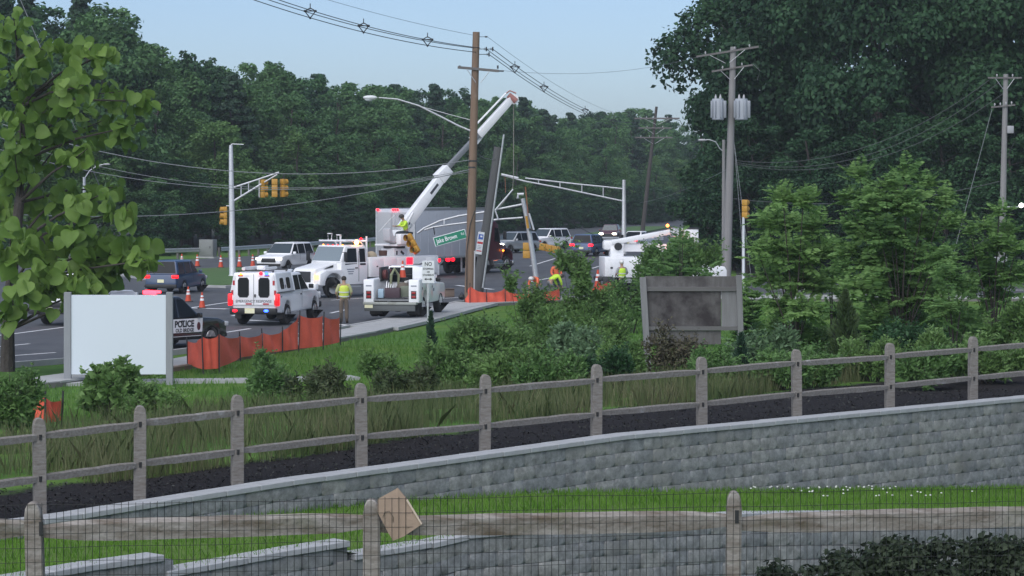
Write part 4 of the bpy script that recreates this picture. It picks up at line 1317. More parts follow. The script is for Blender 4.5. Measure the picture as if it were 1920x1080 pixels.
# ---- the tall wooden pole in the middle
MP = G(879, 566, .12)
def main_pole():
    root = empty('wooden_utility_pole', MP, 0, 'tall brown wooden utility pole with one crossarm and a street lamp arm', 'utility pole')
    d = MP.y
    top = P(893, 60, d) - MP
    k = 8; pts = [Vector((0, 0, -.3)).lerp(top, i / k) for i in range(k + 1)]
    B().tube(pts, [.225 - .065 * i / k for i in range(k + 1)], 14).done('shaft', POLEW, root)
    def at(z): return Vector((top.x * z / top.z, 0, z))
    def lz(py): return P(0, py, d).z - MP.z
    # dead-end insulators and brackets near the top
    for i, (px, py) in enumerate(((912, 92), (924, 92), (917, 102))):
        q = P(px, py, d + .1) - MP; s = at(q.z)
        bb = B().tube([s, q], .018, 6)
        for j in range(3): bb.tube([q + Vector((-.04 - .035 * j, 0, 0)), q + Vector((-.025 - .035 * j, 0, 0))], .06, 8)
        bb.tube([q + Vector((0, 0, -.10)), q + Vector((0, 0, .10))], .03, 6)
        bb.done('insulator', DARK, root)
    q = P(914, 69, d) - MP
    B().tube([at(q.z), q], .014, 6).tube([q + Vector((-.12, 0, 0)), q], .035, 8).done('messenger_clamp', DARK, root)
    c = at(lz(130)) + Vector((.02, -.20, 0))
    crossarm(root, c + Vector((.12, 0, 0)), .95, 0.0, .12, pins=0, tilt=-.09)
    for s in (-.85, .9):
        B().tube([c + Vector((.12 + s, 0, .02)), c + Vector((.12 + s, 0, .17))], .04, 8).done('insulator', DARK, root)
    B().tube([c + Vector((1.0, 0, -.08)), c + Vector((1.30, 0, -.09))], .035, 8).done('dead_end_insulator', DARK, root)
    # street lamp: long curved arm with a brace
    z = lz(243)
    arm = [P(px, py, d - .05) - MP for px, py in ((884, 246), (860, 236), (825, 218), (785, 198), (745, 186), (710, 183))]
    B().tube(arm, [.045, .045, .042, .038, .034, .03], 8).done('lamp_arm', STEEL, root)
    B().tube([P(886, 226, d) - MP, P(840, 214, d) - MP, P(790, 200, d) - MP], .018, 6).done('arm_brace', STEEL, root)
    h = P(694, 183, d) - MP
    lh = empty('lamp_head', (0, 0, 0)); lh.parent = root
    B().ell((h.x, 0, h.z), (.34, .16, .11), 14, 8).done('housing', mat('lamp_housing', (.62, .64, .64), .4), lh)
    B().ell((h.x - .06, 0, h.z - .07), (.20, .12, .10), 12, 8).done('lens', mat('lamp_lens', (.55, .6, .6), .15), lh)
    # straps, ground wire and conduit
    for py in (302, 314):
        p = at(lz(py)); B().tube([p + Vector((0, 0, -.04)), p + Vector((0, 0, .04))], .195, 14).done('strap', DARK, root)
    B().tube([at(lz(395)) + Vector((.16, -.14, 0)), at(lz(420)) + Vector((-.03, -.24, 0)), at(lz(470)) + Vector((-.15, -.22, 0)), at(lz(548)) + Vector((-.10, -.26, 0))], .022, 6).done('ground_cable', BLACK, root)
    B().tube([at(lz(556)) + Vector((.24, -.16, 0)), at(lz(505)) + Vector((.22, -.16, 0)), at(lz(470)) + Vector((.21, -.16, 0))], .035, 8).done('conduit', PORC, root)
    return root, at, lz
MPR, mp_at, mp_lz = main_pole()
# ---- cut-off grey pole length lashed next to it
def cut_pole():
    d = MP.y + 1.4
    b0 = P(893, 545, d); t0 = P(935, 276, d)
    b0.z = .05
    root = empty('broken_pole', b0, 0, 'cut-off grey pole length leaning beside the tall wooden pole', 'pole')
    top = t0 - b0
    B().tube([Vector((0, 0, 0)), top * .5, top], [.27, .245, .215], 12).done('shaft', mat('cut_pole_wood', (.115, .118, .118), .9, noise=(1.5, .5, (.085, .085, .085), (7, 7, .35)), bump=(16, .5, .02)), root)
    a = P(905, 540, d - .3) - b0; c = P(945, 252, d - .3) - b0
    B().tube([a, c], .045, 8).done('conduit', STEEL, root)
    # sign plate
    q = P(900, 456, d - .32) - b0
    pl = empty('bus_stop_plate', q); pl.parent = root; pl.rotation_euler = (0, R(8), 0)
    w_ = .30; h_ = 1.05
    B().box((0, 0, 0), (w_, .02, h_)).done('plate', mat('sign_white', (.72, .74, .76), .5), pl, bevel=.01, seg=1)
    B().box((0, -.013, .30), (.22, .006, .24)).done('blue_emblem', mat('sign_blue', (.05, .12, .45), .5), pl)
    B().box((.02, -.018, .32), (.10, .006, .08)).done('white_mark', mat('sign_white2', (.75, .77, .8), .5), pl)
    B().box((0, -.013, .02), (.26, .006, .10)).done('red_band', mat('sign_red', (.5, .03, .04), .5), pl)
    B().box((0, -.013, -.36), (.24, .006, .05)).done('red_strip', mat('sign_red', (.5, .03, .04), .5), pl)
    for z in (-.12, -.19, -.26): B().box((0, -.013, z), (.18, .004, .02)).done('fine_print', mat('print_grey', (.25, .27, .32), .6), pl)
cut_pole()

# ---- distribution cables along the main line with spacers
def cable(name, pts, r, m, label, cat='cable', group='overhead cables'):
    o = B().tube(pts, r, 5).done(name, m); return tag(o, label, cat, group)
nearE = Vector((-13.2, 92, 13.75))
def main_line():
    far = P(1196, 232, 272)
    starts = [(912, 92, .0), (924, 92, .0), (917, 102, .0)]
    offs = [Vector((-.22, 0, .12)), Vector((.22, 0, .12)), Vector((0, 0, -.16))]
    names = ['left', 'right', 'lowest']
    for i, (px, py, _) in enumerate(starts):
        q = P(px, py, MP.y + .1)
        cable('power_cable', cat_curve(q, far + offs[i], 1.0, 24), .017, WIRE, '%s conductor of the thick cable bundle right of the tall pole' % names[i])
        q2 = P(px - 24, py + (-2 if i < 2 else -4), MP.y - .1)
        cable('power_cable', cat_curve(nearE + offs[i], q2, .55, 24), .017, WIRE, '%s conductor of the thick cable bundle left of the tall pole' % names[i])
    m1 = cat_curve(P(914, 69, MP.y), far + Vector((0, 0, .75)), .9, 24); m2 = cat_curve(nearE + Vector((0, 0, .55)), P(888, 66, MP.y), .35, 24)
    cable('messenger_wire', m1, .008, WIRE, 'thin top wire above the bundle right of the tall pole')
    cable('messenger_wire', m2, .008, WIRE, 'thin top wire above the bundle left of the tall pole')
    # diamond spacers
    def spacer(c, top, lab):
        b = B()
        L_, R_, D_ = c + offs[0], c + offs[1], c + offs[2]
        b.tube([top, c + Vector((0, 0, .2))], .02, 5)
        for p, q in ((c + Vector((0, 0, .24)), L_), (c + Vector((0, 0, .24)), R_), (L_, D_), (R_, D_), (L_, R_)): b.tube([p, q], .022, 5)
        for q in (L_, R_, D_): b.ell(q, (.05, .05, .05), 6, 4)
        tag(b.done('cable_spacer', BLACK), lab, 'cable spacer', 'spacers on the cable bundle')
    A = cat_curve(P(918, 95, MP.y + .1), far, 1.0, 400); labs = ['first', 'second', 'third', 'fourth']
    for lab, px in zip(labs, (965, 1020, 1097, 1150)):
        q = min(A, key=lambda v: abs(960 + v.x / v.y * F - px)); tp = min(m1, key=lambda v: (v - q).length)
        f = tp.copy(); f = q + Vector((0, 0, .42))
        spacer(q, f, '%s dark spacer on the bundle right of the tall pole' % lab)
    A = cat_curve(nearE, P(892, 92, MP.y - .1), .55, 400)
    for lab, px in zip(labs, (802, 682, 582)):
        q = min(A, key=lambda v: abs(960 + v.x / v.y * F - px))
        spacer(q, q + Vector((0, 0, .42)), '%s dark spacer on the bundle left of the tall pole' % lab)
main_line()

# ---- transformer pole and its neighbours on the right
TP = Vector(((1362 - 960) / F * 148, 148, 0.0))
def transformer_pole():
    root = empty('transformer_pole', TP, 0, 'grey utility pole with two crossarms and two can transformers', 'utility pole')
    d = TP.y; top = P(1375, 88, d) - TP
    k = 6; B().tube([Vector((0, 0, -.2)).lerp(top, i / k) for i in range(k + 1)], [.25 - .08 * i / k for i in range(k + 1)], 14).done('shaft', POLEG, root)
    def L3(px, py, dd=0): return P(px, py, d + dd) - TP
    crossarm(root, L3(1364, 97, -.2), 1.75, 0, .11, tilt=.16, pins=4)
    crossarm(root, L3(1373, 128, -.2), 1.15, 0, .10, tilt=.16, pins=2)
    tm = mat('transformer_grey', (.34, .37, .41), .5, noise=(2, .4, (.30, .33, .36)))
    for px, w0, lab in ((1346, .33, 'rear'), (1390, .36, 'front')):
        c = L3(px, 204, -.35); tr = empty('transformer', c); tr.parent = root
        B().tube([(0, 0, -.62), (0, 0, -.58), (0, 0, .5), (0, 0, .56)], [w0 * .9, w0, w0, w0 * .92], 18).done('tank', tm, tr)
        for a in (-2.6, -2.0, -1.2, -.5, .1):
            o = B().box((w0 + .07, 0, -.03), (.16, .06, .95)).done('cooling_fin', tm, tr, bevel=.02); o.rotation_euler = (0, 0, a)
        for s in (-.12, .14):
            B().tube([(s, 0, .55), (s, 0, .62), (s, 0, .70), (s, 0, .80)], [.05, .07, .05, .02], 8).done('bushing', PORC, tr)
    # cut-out fuses on the right
    B().tube([L3(1412, 120), L3(1425, 133), L3(1420, 150)], .012, 5).done('jumper_wire', WIREG, root)
    # guy wires
    for i, (x1, y1) in enumerate(((1410, 520), (1398, 535))):
        e = P(x1, y1, d - 1.2) - TP; e.z = .02
        B().tube([L3(1376, 262), e], .014, 5).done('guy_wire', WIREG, root)
transformer_pole()
def slim_pole():
    d = 152; b0 = Vector(((1357 - 960) / F * d, d, 0))
    root = empty('lamp_pole', b0, 0, 'slim grey lamp pole standing just left of the transformer pole', 'street lamp')
    B().tube([(0, 0, 0), (0, 0, P(0, 262, d).z)], [.13, .09], 10).done('shaft', POLEG, root)
    q = [P(x, y, d) - b0 for x, y in ((1357, 285), (1349, 278), (1342, 266), (1330, 262), (1322, 262))]
    B().tube(q, .03, 6).done('lamp_arm', STEEL, root)
    B().ell(q[-1] + Vector((-.15, 0, -.02)), (.28, .12, .07), 10, 6).done('lamp_head', PORC, root)
slim_pole()
RP = Vector(((1877 - 960) / F * 150, 150, 0))
def right_pole():
    d = RP.y
    root = empty('right_utility_pole', RP, 0, 'grey utility pole with a short crossarm and small box near right edge', 'utility pole')
    top = P(1886, 139, d) - RP; k = 6
    B().tube([Vector((0, 0, -.2)).lerp(top, i / k) for i in range(k + 1)], [.20 - .06 * i / k for i in range(k + 1)], 12).done('shaft', POLEG, root)
    def L3(px, py, dd=0): return P(px, py, d + dd) - RP
    crossarm(root, L3(1884, 146, -.18), .95, 0, .09, pins=2)
    crossarm(root, L3(1881, 199, -.18), .68, 0, .09, pins=4, tilt=.1, braces=False)
    B().box(L3(1894, 243, -.1), (.36, .3, .42)).done('meter_box', mat('box_grey', (.32, .33, .34), .5), root, bevel=.02)
    B().tube([L3(1902, 245), L3(1904, 262), L3(1888, 295)], .02, 5).done('cable_loop', BLACK, root)
    B().box(L3(1876, 487, -.2), (.75, .05, .32)).done('sign_plate_back', mat('sign_back', (.30, .31, .32), .5), root)
    B().tube([L3(1860, 205), Vector((-3.6, -3, .02))], .014, 5).done('guy_wire', WIREG, root)
    B().ell(L3(1915, 385), (.13, .13, .13), 10, 8).done('lamp_globe', lamp('globe_lit', (1, 1, .95), 6), root)
    B().tube([L3(1884, 388), L3(1910, 388)], .03, 6).done('globe_bracket', STEEL, root)
right_pole()
FP = Vector(((1203 - 960) / F * 272, 272, 0))
def far_pole():
    d = FP.y
    root = empty('far_utility_pole', FP, 0, 'dark leaning utility pole with stacked crossarms far down the road', 'utility pole')
    top = P(1231, 200, d) - FP
    B().tube([Vector((0, 0, -.2)), top * .5, top], [.24, .2, .14], 10).done('shaft', POLED, root)
    def L3(px, py, dd=0): return P(px, py, d + dd) - FP
    crossarm(root, L3(1232, 222, -.2), 2.3, 0, .16, pins=2, tilt=0)
    crossarm(root, L3(1228, 240, -.2), 1.7, 0, .13, pins=2)
    crossarm(root, L3(1226, 258, -.2), 1.9, 0, .13, pins=4, braces=True)
    B().tube([L3(1262, 223), L3(1275, 226), L3(1281, 238)], .03, 5).done('switch_arm', BLACK, root)
far_pole()
random.seed(2)
# side-line wires
WRS = [((P(938, 132, MP.y), P(1322, 103, 148)), .5, .008, 'thin wire from the tall pole crossarm to the transformer pole'),
       ((P(1855, 150, 150), P(1372, 300, 148)), 1.6, .014, 'upper drooping wire between the transformer pole and rightmost pole'),
       ((P(1876, 152, 150), P(1372, 303, 148)), 1.9, .014, 'middle drooping wire between the transformer pole and rightmost pole'),
       ((P(1880, 176, 150), P(1372, 306, 148)), 1.8, .014, 'lower drooping wire between the transformer pole and rightmost pole'),
       ((P(1874, 340, 150), P(1372, 372, 148)), .7, .018, 'lowest service wire between the transformer pole and rightmost pole'),
       ((P(880, 300, MP.y - .2), P(-60, 210, 128)), 1.6, .018, 'uppermost telephone cable running left from the tall pole'),
       ((P(880, 318, MP.y - .2), P(-60, 236, 128)), 1.75, .012, 'second telephone cable running left from the tall pole'),
       ((P(880, 322, MP.y - .2), P(-60, 262, 128)), 1.5, .014, 'third telephone cable running left from the tall pole'),
       ((P(880, 318, MP.y - .3), P(-60, 396, 112)), .95, .016, 'lowest telephone cable sagging left from the tall pole'),
       ((P(900, 292, MP.y + .4), P(930, 298, MP.y + 1.2)), .08, .012, 'short slack wire between the tall pole and the cut pole'),
       ((P(1004, 372, 130), P(1178, 462, 205)), .4, .016, 'slack signal cable hanging below the truss arm'),
       ((P(1200, 380, 250), P(1362, 318, 149)), .3, .012, 'wire from the far dark pole to the transformer pole'),
       ((P(30, -20, 82), P(232, 455, 82)), .0, .012, 'thin straight guy wire slanting through the big-leaved tree')]
for (a, c), sag, r, lab in WRS:
    cable('overhead_wire', cat_curve(a, c, sag, 22), r, WIRED if ('drooping' in lab or 'service' in lab) else WIREG if (r < .013 or 'telephone' in lab) else WIRE, lab)
b = B()
for px, py in ((1022, 382), (1130, 392)): pass
b.bm.free()

# ---- traffic signals
def signal_head(parent, loc, rz, sections=3, back=False, tilt=0.0, s=1.0):
    """three-section head: local front towards -y"""
    h = empty('signal_head', loc, rz); h.parent = parent; h.rotation_euler = (0, tilt, rz); h.scale = (s, s, s)
    for k in range(sections):
        z = -.36 * k
        o = B().box((0, 0, z), (.34, .20, .345)).done('section', SIGY, h, bevel=.03)
        bb = B().tube([(0, -.10, z), (0, -.30, z + .01)], [.155, .16], 14, False)
        bb.done('visor', SIGY if k % 2 == 0 else SIGY, h)
        B().tube([(0, -.101, z), (0, -.112, z)], .135, 14).done('lens', mat('dark_lens_%d' % k, ((.05, .01, .01), (.05, .035, .01), (.012, .05, .03))[k % 3], .2), h)
    return h
def left_signal():
    b0 = G(436, 517, .17)
    d = b0.y
    root = empty('left_traffic_signal', b0, 0, 'white traffic signal pole with a short truss arm and yellow heads, on the median', 'traffic signal')
    def L3(px, py, dd=0): return P(px, py, d + dd) - b0
    top = L3(433, 272)
    B().tube([(0, 0, 0), (0, 0, .1), (top.x * .5, 0, top.z * .5), (top.x, 0, top.z * .96), top], [.24, .19, .165, .12, .10], 14).done('shaft', WHPOLE, root)
    B().tube([L3(433, 271), L3(436, 270), L3(457, 271)], [.035, .03, .03], 6).done('camera_bracket', WHPOLE, root)
    for p, q, r in (((436, 352), (470, 341), .05), ((470, 341), (523, 323), .045), ((436, 378), (490, 345), .055), ((490, 345), (520, 327), .04)):
        B().tube([L3(*p), L3(*q)], r, 8).done('arm_chord', WHPOLE, root)
    for p, q in (((452, 368), (452, 348)), ((466, 359), (466, 343)), ((486, 370), (486, 336))):
        B().tube([L3(*p), L3(*q)], .03, 6).done('arm_strut', WHPOLE, root)
    signal_head(root, L3(492, 342, .1), R(115))
    signal_head(root, L3(515, 341, -.1), R(178))
    signal_head(root, L3(530, 341, .15), R(128))
    signal_head(root, L3(422, 393, -.05), R(-75))
    B().tube([L3(424, 386), L3(436, 386)], .03, 6).done('head_bracket', WHPOLE, root)
left_signal()
def right_signal():
    b0 = Vector(((1170 - 960) / F * 208, 208, 0.0)); d = b0.y
    root = empty('right_traffic_signal', b0, 0, 'white traffic signal pole with a long truss arm reaching left', 'traffic signal')
    def L3(px, py, dd=0): return P(px, py, d + dd) - b0
    B().tube([(0, 0, 0), (0, 0, .12), L3(1170, 337)], [.26, .20, .13], 12).done('shaft', WHPOLE, root)
    up = [(1168, 354), (1132, 350), (1090, 346), (985, 334)]; lo = [(1168, 377), (1130, 369), (1050, 352), (985, 340), (940, 328)]
    B().tube([L3(*p) for p in up], .055, 8).done('arm_chord', WHPOLE, root)
    B().tube([L3(*p) for p in lo], .06, 8).done('arm_chord', WHPOLE, root)
    B().tube([L3(940, 327), L3(972, 334)], .09, 8).done('arm_tip', WHPOLE, root)
    for a, c in (((1131, 350), (1131, 369)), ((1091, 346), (1091, 361)), ((1050, 342), (1050, 353)), ((1010, 337), (1010, 345))):
        B().tube([L3(*a), L3(*c)], .04, 6).done('arm_strut', WHPOLE, root)
    hang = empty('hanger', (0, 0, 0)); hang.parent = root
    B().tube([L3(947, 332), L3(948, 362)], .025, 6).done('hanger_rod', mat('rusty_rod', (.25, .11, .06), .8), hang)
    B().tube([L3(1165, 440, -.3), L3(1164, 462, -.3)], .16, 8).done('control_box', BLACK, root)
right_signal()
def post_signal():
    d = 132; b0 = Vector(((1394 - 960) / F * d, d, 0.02))
    root = empty('post_traffic_signal', b0, 0, 'yellow three-section traffic signal on a slim white post at right', 'traffic signal')
    B().tube([(0, 0, 0), (0, 0, .15), (0, 0, P(0, 408, d).z)], [.14, .085, .07], 10).done('post', WHPOLE, root)
    signal_head(root, P(1397, 380, d) - b0, R(150), s=.86)
post_signal()
# ---- the struck signal: broken post with its arm fallen across to the pole
def fallen_signal():
    d = 131; b0 = G(1003, 505, .02); b0.y = 131; b0.x = (1003 - 960) / F * 131; b0.z = .02
    root = empty('damaged_traffic_signal', b0, 0, 'broken signal post leaning with its bent truss arm fallen against the wooden pole', 'traffic signal')
    def L3(px, py, dd=0): return P(px, py, d + dd) - b0
    B().tube([L3(1005, 520), L3(998, 470), L3(989, 415), L3(980, 372)], [.14, .13, .12, .11], 10).done('bent_post', STEEL, root)
    B().tube([L3(992, 430, -.2), L3(1001, 431, -.2)], .06, 6).done('bracket', DARK, root)
    B().tube([L3(982, 364), L3(971, 364), L3(971, 372)], .07, 8).done('torn_cap', WHPOLE, root)
    B().tube([L3(985, 350, -.15), L3(990, 400, -.15), L3(997, 420, -.15), L3(1001, 431, -.15)], [.035, .03, .03, .05], 6).done('torn_pipe', mat('rusty_rod', (.25, .11, .06), .8), root)
    B().tube([L3(992, 400, -.25), L3(1001, 431, -.25)], .05, 6).done('torn_strip', WHPOLE, root)
    B().tube([L3(987, 405, -.2), L3(990, 428, -.2)], .07, 6).done('yellow_wrap', SIGY, root)
    # fallen arm: two chords bending down to the left
    up = [(980, 383), (940, 391), (905, 398), (860, 405), (825, 414), (795, 428), (783, 437)]
    lo = [(980, 408), (940, 411), (895, 415), (845, 421), (812, 426), (796, 431)]
    def dep(px): return (px - 980) / 200 * -.5
    B().tube([L3(x, y, dep(x)) for x, y in up], .055, 8).done('arm_chord', STEEL, root)
    B().tube([L3(x, y, dep(x)) for x, y in lo], .05, 8).done('arm_chord', STEEL, root)
    for a, c in (((928, 393), (934, 411)), ((930, 392), (962, 355)), ((833, 412), (833, 423))):
        B().tube([L3(*a), L3(*c)], .04, 6).done('arm_strut', WHPOLE, root)
    B().tube([L3(813, 426, -.5), L3(815, 440, -.5)], .03, 6).done('sign_hanger', DARK, root)
    # street-name sign
    c = L3(844, 446, -.75)
    sg = empty('street_name_sign', c); sg.parent = root; sg.rotation_euler = (0, R(-15.5), 0)
    B().box((0, 0, 0), (1.62, .02, .46)).done('sign_border', mat('sign_white', (.72, .74, .76), .5), sg, bevel=.01, seg=1)
    B().box((0, -.012, 0), (1.55, .006, .40)).done('sign_face', mat('street_green', (.010, .21, .12), .5), sg)
    lw = mat('letter_white', (.82, .84, .85), .5)
    text('Jake Brown', .31, lw, sg, (-.17, -.018, 0), (R(90), 0, 0), sx=.72, bold=.004)
    text('Rd', .18, lw, sg, (.64, -.018, .03), (R(90), 0, 0), sx=.8)
    # heads dropped at its foot
    signal_head(root, L3(988, 462, .2), R(165), 2, s=1.1)
fallen_signal()
def loose_head(c, rz, tilt, lab, n=3, s=1.0):
    e = empty('loose_signal_head', c, 0, lab, 'signal head', 'signal heads taken down')
    signal_head(e, (0, 0, 0), rz, n, tilt=tilt, s=s)
    return e
loose_head(P(768, 446, 131.6), R(-40), R(-36), 'yellow signal head hanging tilted at the rear of the boom truck')
loose_head(P(1018, 463, 133), R(150), R(80), 'yellow signal head lying behind the broken post', 3, 1.0)

# ---- NO STOPPING OR STANDING sign
def parking_sign():
    d = 97; b0 = Vector(((802 - 960) / F * d, d, gz((802 - 960) / F * d, d)))
    root = empty('parking_sign', b0, 0, 'white NO STOPPING OR STANDING sign with arrow on a slim grey post', 'sign')
    B().box((0, .03, (P(0, 488, d).z - b0.z) / 2 - .1), (.06, .04, P(0, 488, d).z - b0.z + .2)).done('post', STEEL, root)
    c = P(803, 510, d) - b0; w_, h_ = 23 / F * d, 42 / F * d
    o = B().box(c, (w_, .012, h_)).done('plate', mat('sign_white', (.72, .74, .76), .5), root, bevel=.006, seg=1)
    blk = mat('letter_black', (.02, .02, .022), .6)
    for s, z, sz in (('NO', .285, .20), ('STOPPING', .11, .095), ('OR', .0, .09), ('STANDING', -.11, .095)):
        text(s, sz, blk, root, c + Vector((0, -.010, z)), (R(90), 0, 0), sx=.85, bold=.002)
    bb = B(); z = c.z - .26
    bb.box((c.x, -.009, z), (.16, .004, .03))
    for s in (-1, 1): bb.prism([(c.x + s * .15, z), (c.x + s * .07, z + .05), (c.x + s * .07, z - .05)], 1, -.011, -.007)
    bb.done('double_arrow', blk, root)
parking_sign()
# far lamp seen through the leaves at the left
def leaf_lamp():
    d = 150; b0 = Vector(((158 - 960) / F * d, d, 0))
    root = empty('roadside_lamp', b0, 0, 'street lamp with curved arm seen below the big-leaved tree', 'street lamp')
    B().tube([(0, 0, 0), P(158, 332, d) - b0], [.12, .08], 8).done('shaft', STEEL, root)
    q = [P(x, y, d) - b0 for x, y in ((158, 336), (168, 320), (182, 311), (196, 308))]
    B().tube(q, .03, 6).done('lamp_arm', STEEL, root)
    B().ell(q[-1] + Vector((.12, 0, 0)), (.22, .1, .05), 10, 6).done('lamp_head', PORC, root)
leaf_lamp()
# ================================================================ vehicles (local frame: x forward, y left, z up)
def place(root, x, y, heading, z=.02):
    """heading in degrees to the right of +Y"""
    root.location = (x, y, z); root.rotation_euler = (0, 0, R(90 - heading))
    return root
def arch(xc, r, zb, n=9):
    return [(xc + r * math.cos(math.pi * i / n), zb + (r * math.sin(math.pi * i / n))) for i in range(n + 1)]
RIM = mat('alloy_rim', (.38, .39, .40), .35, metal=.7)
def wheel(root, x, y, r, w_, rim=None):
    s = 1 if y > 0 else -1
    k = [(-.5, .84), (-.5, .95), (-.36, 1.0), (.36, 1.0), (.5, .95), (.5, .84)]
    b = B(); b.tube([(x, y + w_ * u, r) for u, _ in k], [r * v for _, v in k], 20)
    o = b.done('wheel', RUBBER, root)
    bb = B().tube([(x, y + s * w_ * .42, r), (x, y + s * w_ * .515, r)], [r * .64, r * .60], 16)
    bb.tube([(x, y + s * w_ * .5, r), (x, y + s * w_ * .56, r)], [r * .2, r * .16], 10)
    for i in range(6):
        a = i * math.pi / 3
        bb.box((x + math.cos(a) * r * .4, y + s * w_ * .53, r + math.sin(a) * r * .4), (r * .4, .02, r * .12), (0, -a, 0))
    bb.done('rim', rim or RIM, o)
    return o
def xbox(root, name, m, c, s, bevel=.0, rot=None, **k):
    return B().box(c, s, rot).done(name, m, root, bevel=bevel, **k)
def side_window(root, pts, hw, m=GLASS, name='side_window', eps=.006, th=.02):
    """pts (x,z); hw(z) half width of the cabin; one pane on each side"""
    for s in (-1, 1):
        b = B(); n = len(pts)
        o_ = [b.bm.verts.new((x, s * (hw(z) + eps), z)) for x, z in pts]; i_ = [b.bm.verts.new((x, s * (hw(z) - th), z)) for x, z in pts]
        b.bm.faces.new(o_); b.bm.faces.new(i_)
        for i in range(n): b.bm.faces.new((o_[i], o_[(i + 1) % n], i_[(i + 1) % n], i_[i]))
        b.done(name, m, root, smooth=0)
def cross_window(root, x0, z0, hw0, x1, z1, hw1, inset, name, m, out):
    """pane on a sloping front or rear face from (x0,z0) up to (x1,z1)"""
    a, c = .10, .92
    def L(f): return x0 + (x1 - x0) * f, z0 + (z1 - z0) * f, hw0 + (hw1 - hw0) * f
    (xa, za, ha), (xb, zb, hb) = L(a), L(c)
    b = B()
    b.hexa([(xa + out, -ha + inset, za), (xa + out, ha - inset, za), (xa - out * 2, ha - inset, za), (xa - out * 2, -ha + inset, za),
            (xb + out, -hb + inset, zb), (xb + out, hb - inset, zb), (xb - out * 2, hb - inset, zb), (xb - out * 2, -hb + inset, zb)])
    return b.done(name, m, root, smooth=0)
def greenhouse(root, xb0, xb1, xt0, xt1, z0, z1, h0, h1, m, name='cabin', bevel=.09):
    B().hexa([(xb0, -h0, z0), (xb1, -h0, z0), (xb1, h0, z0), (xb0, h0, z0), (xt0, -h1, z1), (xt1, -h1, z1), (xt1, h1, z1), (xt0, h1, z1)]).done(name, m, root, bevel=bevel, seg=3)
    return lambda z: h0 + (h1 - h0) * (z - z0) / (z1 - z0)
def mirror(root, x, y, z, m=BLACK):
    for s in (-1, 1):
        xbox(root, 'mirror', m, (x, s * (y + .12), z), (.10, .20, .17), .03)

def shape_body(b, hL, belt):
    '''narrow the nose and tail in plan and lean the flanks in above and below the waist'''
    for v in b.bm.verts:
        k = 1 - .13 * (abs(v.co.x) / hL) ** 8
        k *= 1 - .05 * max(0, (v.co.z - belt * .7) / (belt * .3)) - .05 * max(0, (.45 - v.co.z) / .2)
        v.co.y *= k
    return b
def make_car(name, label, paint, L=4.6, W=1.86, H=1.66, sedan=False, head=None, tail=None, group='cars in traffic', cat='car'):
    root = empty(name, (0, 0, 0), 0, label, cat, group)
    hL, hw = L / 2, W / 2; r = .345
    xf, xr = hL - .92, -hL + .95; zb = .30; belt = H * .585; hood = H * .56
    prof = [(hL - .02, .34), (hL - .10, zb - .04)] + arch(xf, r + .06, zb - .02) + arch(xr, r + .06, zb - .02) + \
           [(-hL + .08, zb), (-hL, .45), (-hL + .02, belt - .12), (-hL + (.04 if not sedan else .02), belt)] + \
           [(hL * .42, belt), (hL * .80, hood - .02), (hL - .10, hood - .14), (hL, hood - .30)]
    shape_body(B().prism(prof, 1, -hw, hw), hL, belt).done('body', paint, root, bevel=.075, seg=3)
    if sedan: q = (-hL * .70, hL * .44, -hL * .36, hL * .10)
    else: q = (-hL + .06, hL * .46, -hL + .36, hL * .10)
    f = greenhouse(root, q[0], q[1], q[2], q[3], belt - .02, H, hw - .07, hw - .26, paint)
    z0, z1 = belt + .03, H - .09
    def xl(z): return q[0] + (q[2] - q[0]) * (z - belt) / (H - belt)
    def xr_(z): return q[1] + (q[3] - q[1]) * (z - belt) / (H - belt)
    m1, m2 = -.05, -1.05 if not sedan else -1.0
    side_window(root, [(m1 + .04, z0), (xr_(z0) - .16, z0), (xr_(z1) - .06, z1), (m1 + .04, z1)], f)
    side_window(root, [(m2 + .04, z0), (m1 - .04, z0), (m1 - .04, z1), (m2 + .04, z1)], f)
    if not sedan: side_window(root, [(xl(z0) + .22, z0), (m2 - .05, z0), (m2 - .05, z1), (xl(z1) + .16, z1)], f)
    cross_window(root, q[1], belt, hw - .07, q[3], H, hw - .26, .07, 'windshield', GLASSL, .006)
    cross_window(root, q[0], belt, hw - .07, q[2], H, hw - .26, .10, 'rear_window', GLASS, -.006)
    for x in (xf, xr):
        for s in (-1, 1): wheel(root, x, s * (hw - .12), r, .22)
    for s in (-1, 1):
        xbox(root, 'headlight', head or mat('headlamp_off', (.5, .52, .54), .15), (hL - .06, s * (hw - .27), hood - .22), (.16, .40, .15), .03)
        xbox(root, 'taillight', tail or RED_OFF, (-hL + .02, s * (hw - .20), belt - .10), (.10, .36, .16), .03)
    xbox(root, 'grille', BLACK, (hL - .01, 0, hood - .32), (.06, W * .52, .26), .02)
    xbox(root, 'front_bumper', BLACK, (hL - .03, 0, .38), (.12, W * .86, .16), .04)
    xbox(root, 'rear_bumper', BLACK, (-hL + .03, 0, .40), (.12, W * .88, .20), .04)
    xbox(root, 'licence_plate', PLATE, (-hL - .012 if not sedan else -hL - .012, 0, belt - .32), (.02, .34, .16))
    mirror(root, hL * .34, hw - .05, belt + .08, paint)
    for z in (.66,): 
        for s in (-1, 1): xbox(root, 'door_line', BLACK, (-.1, s * (hw + .001), belt - .2), (.012, .006, .62))
    return root

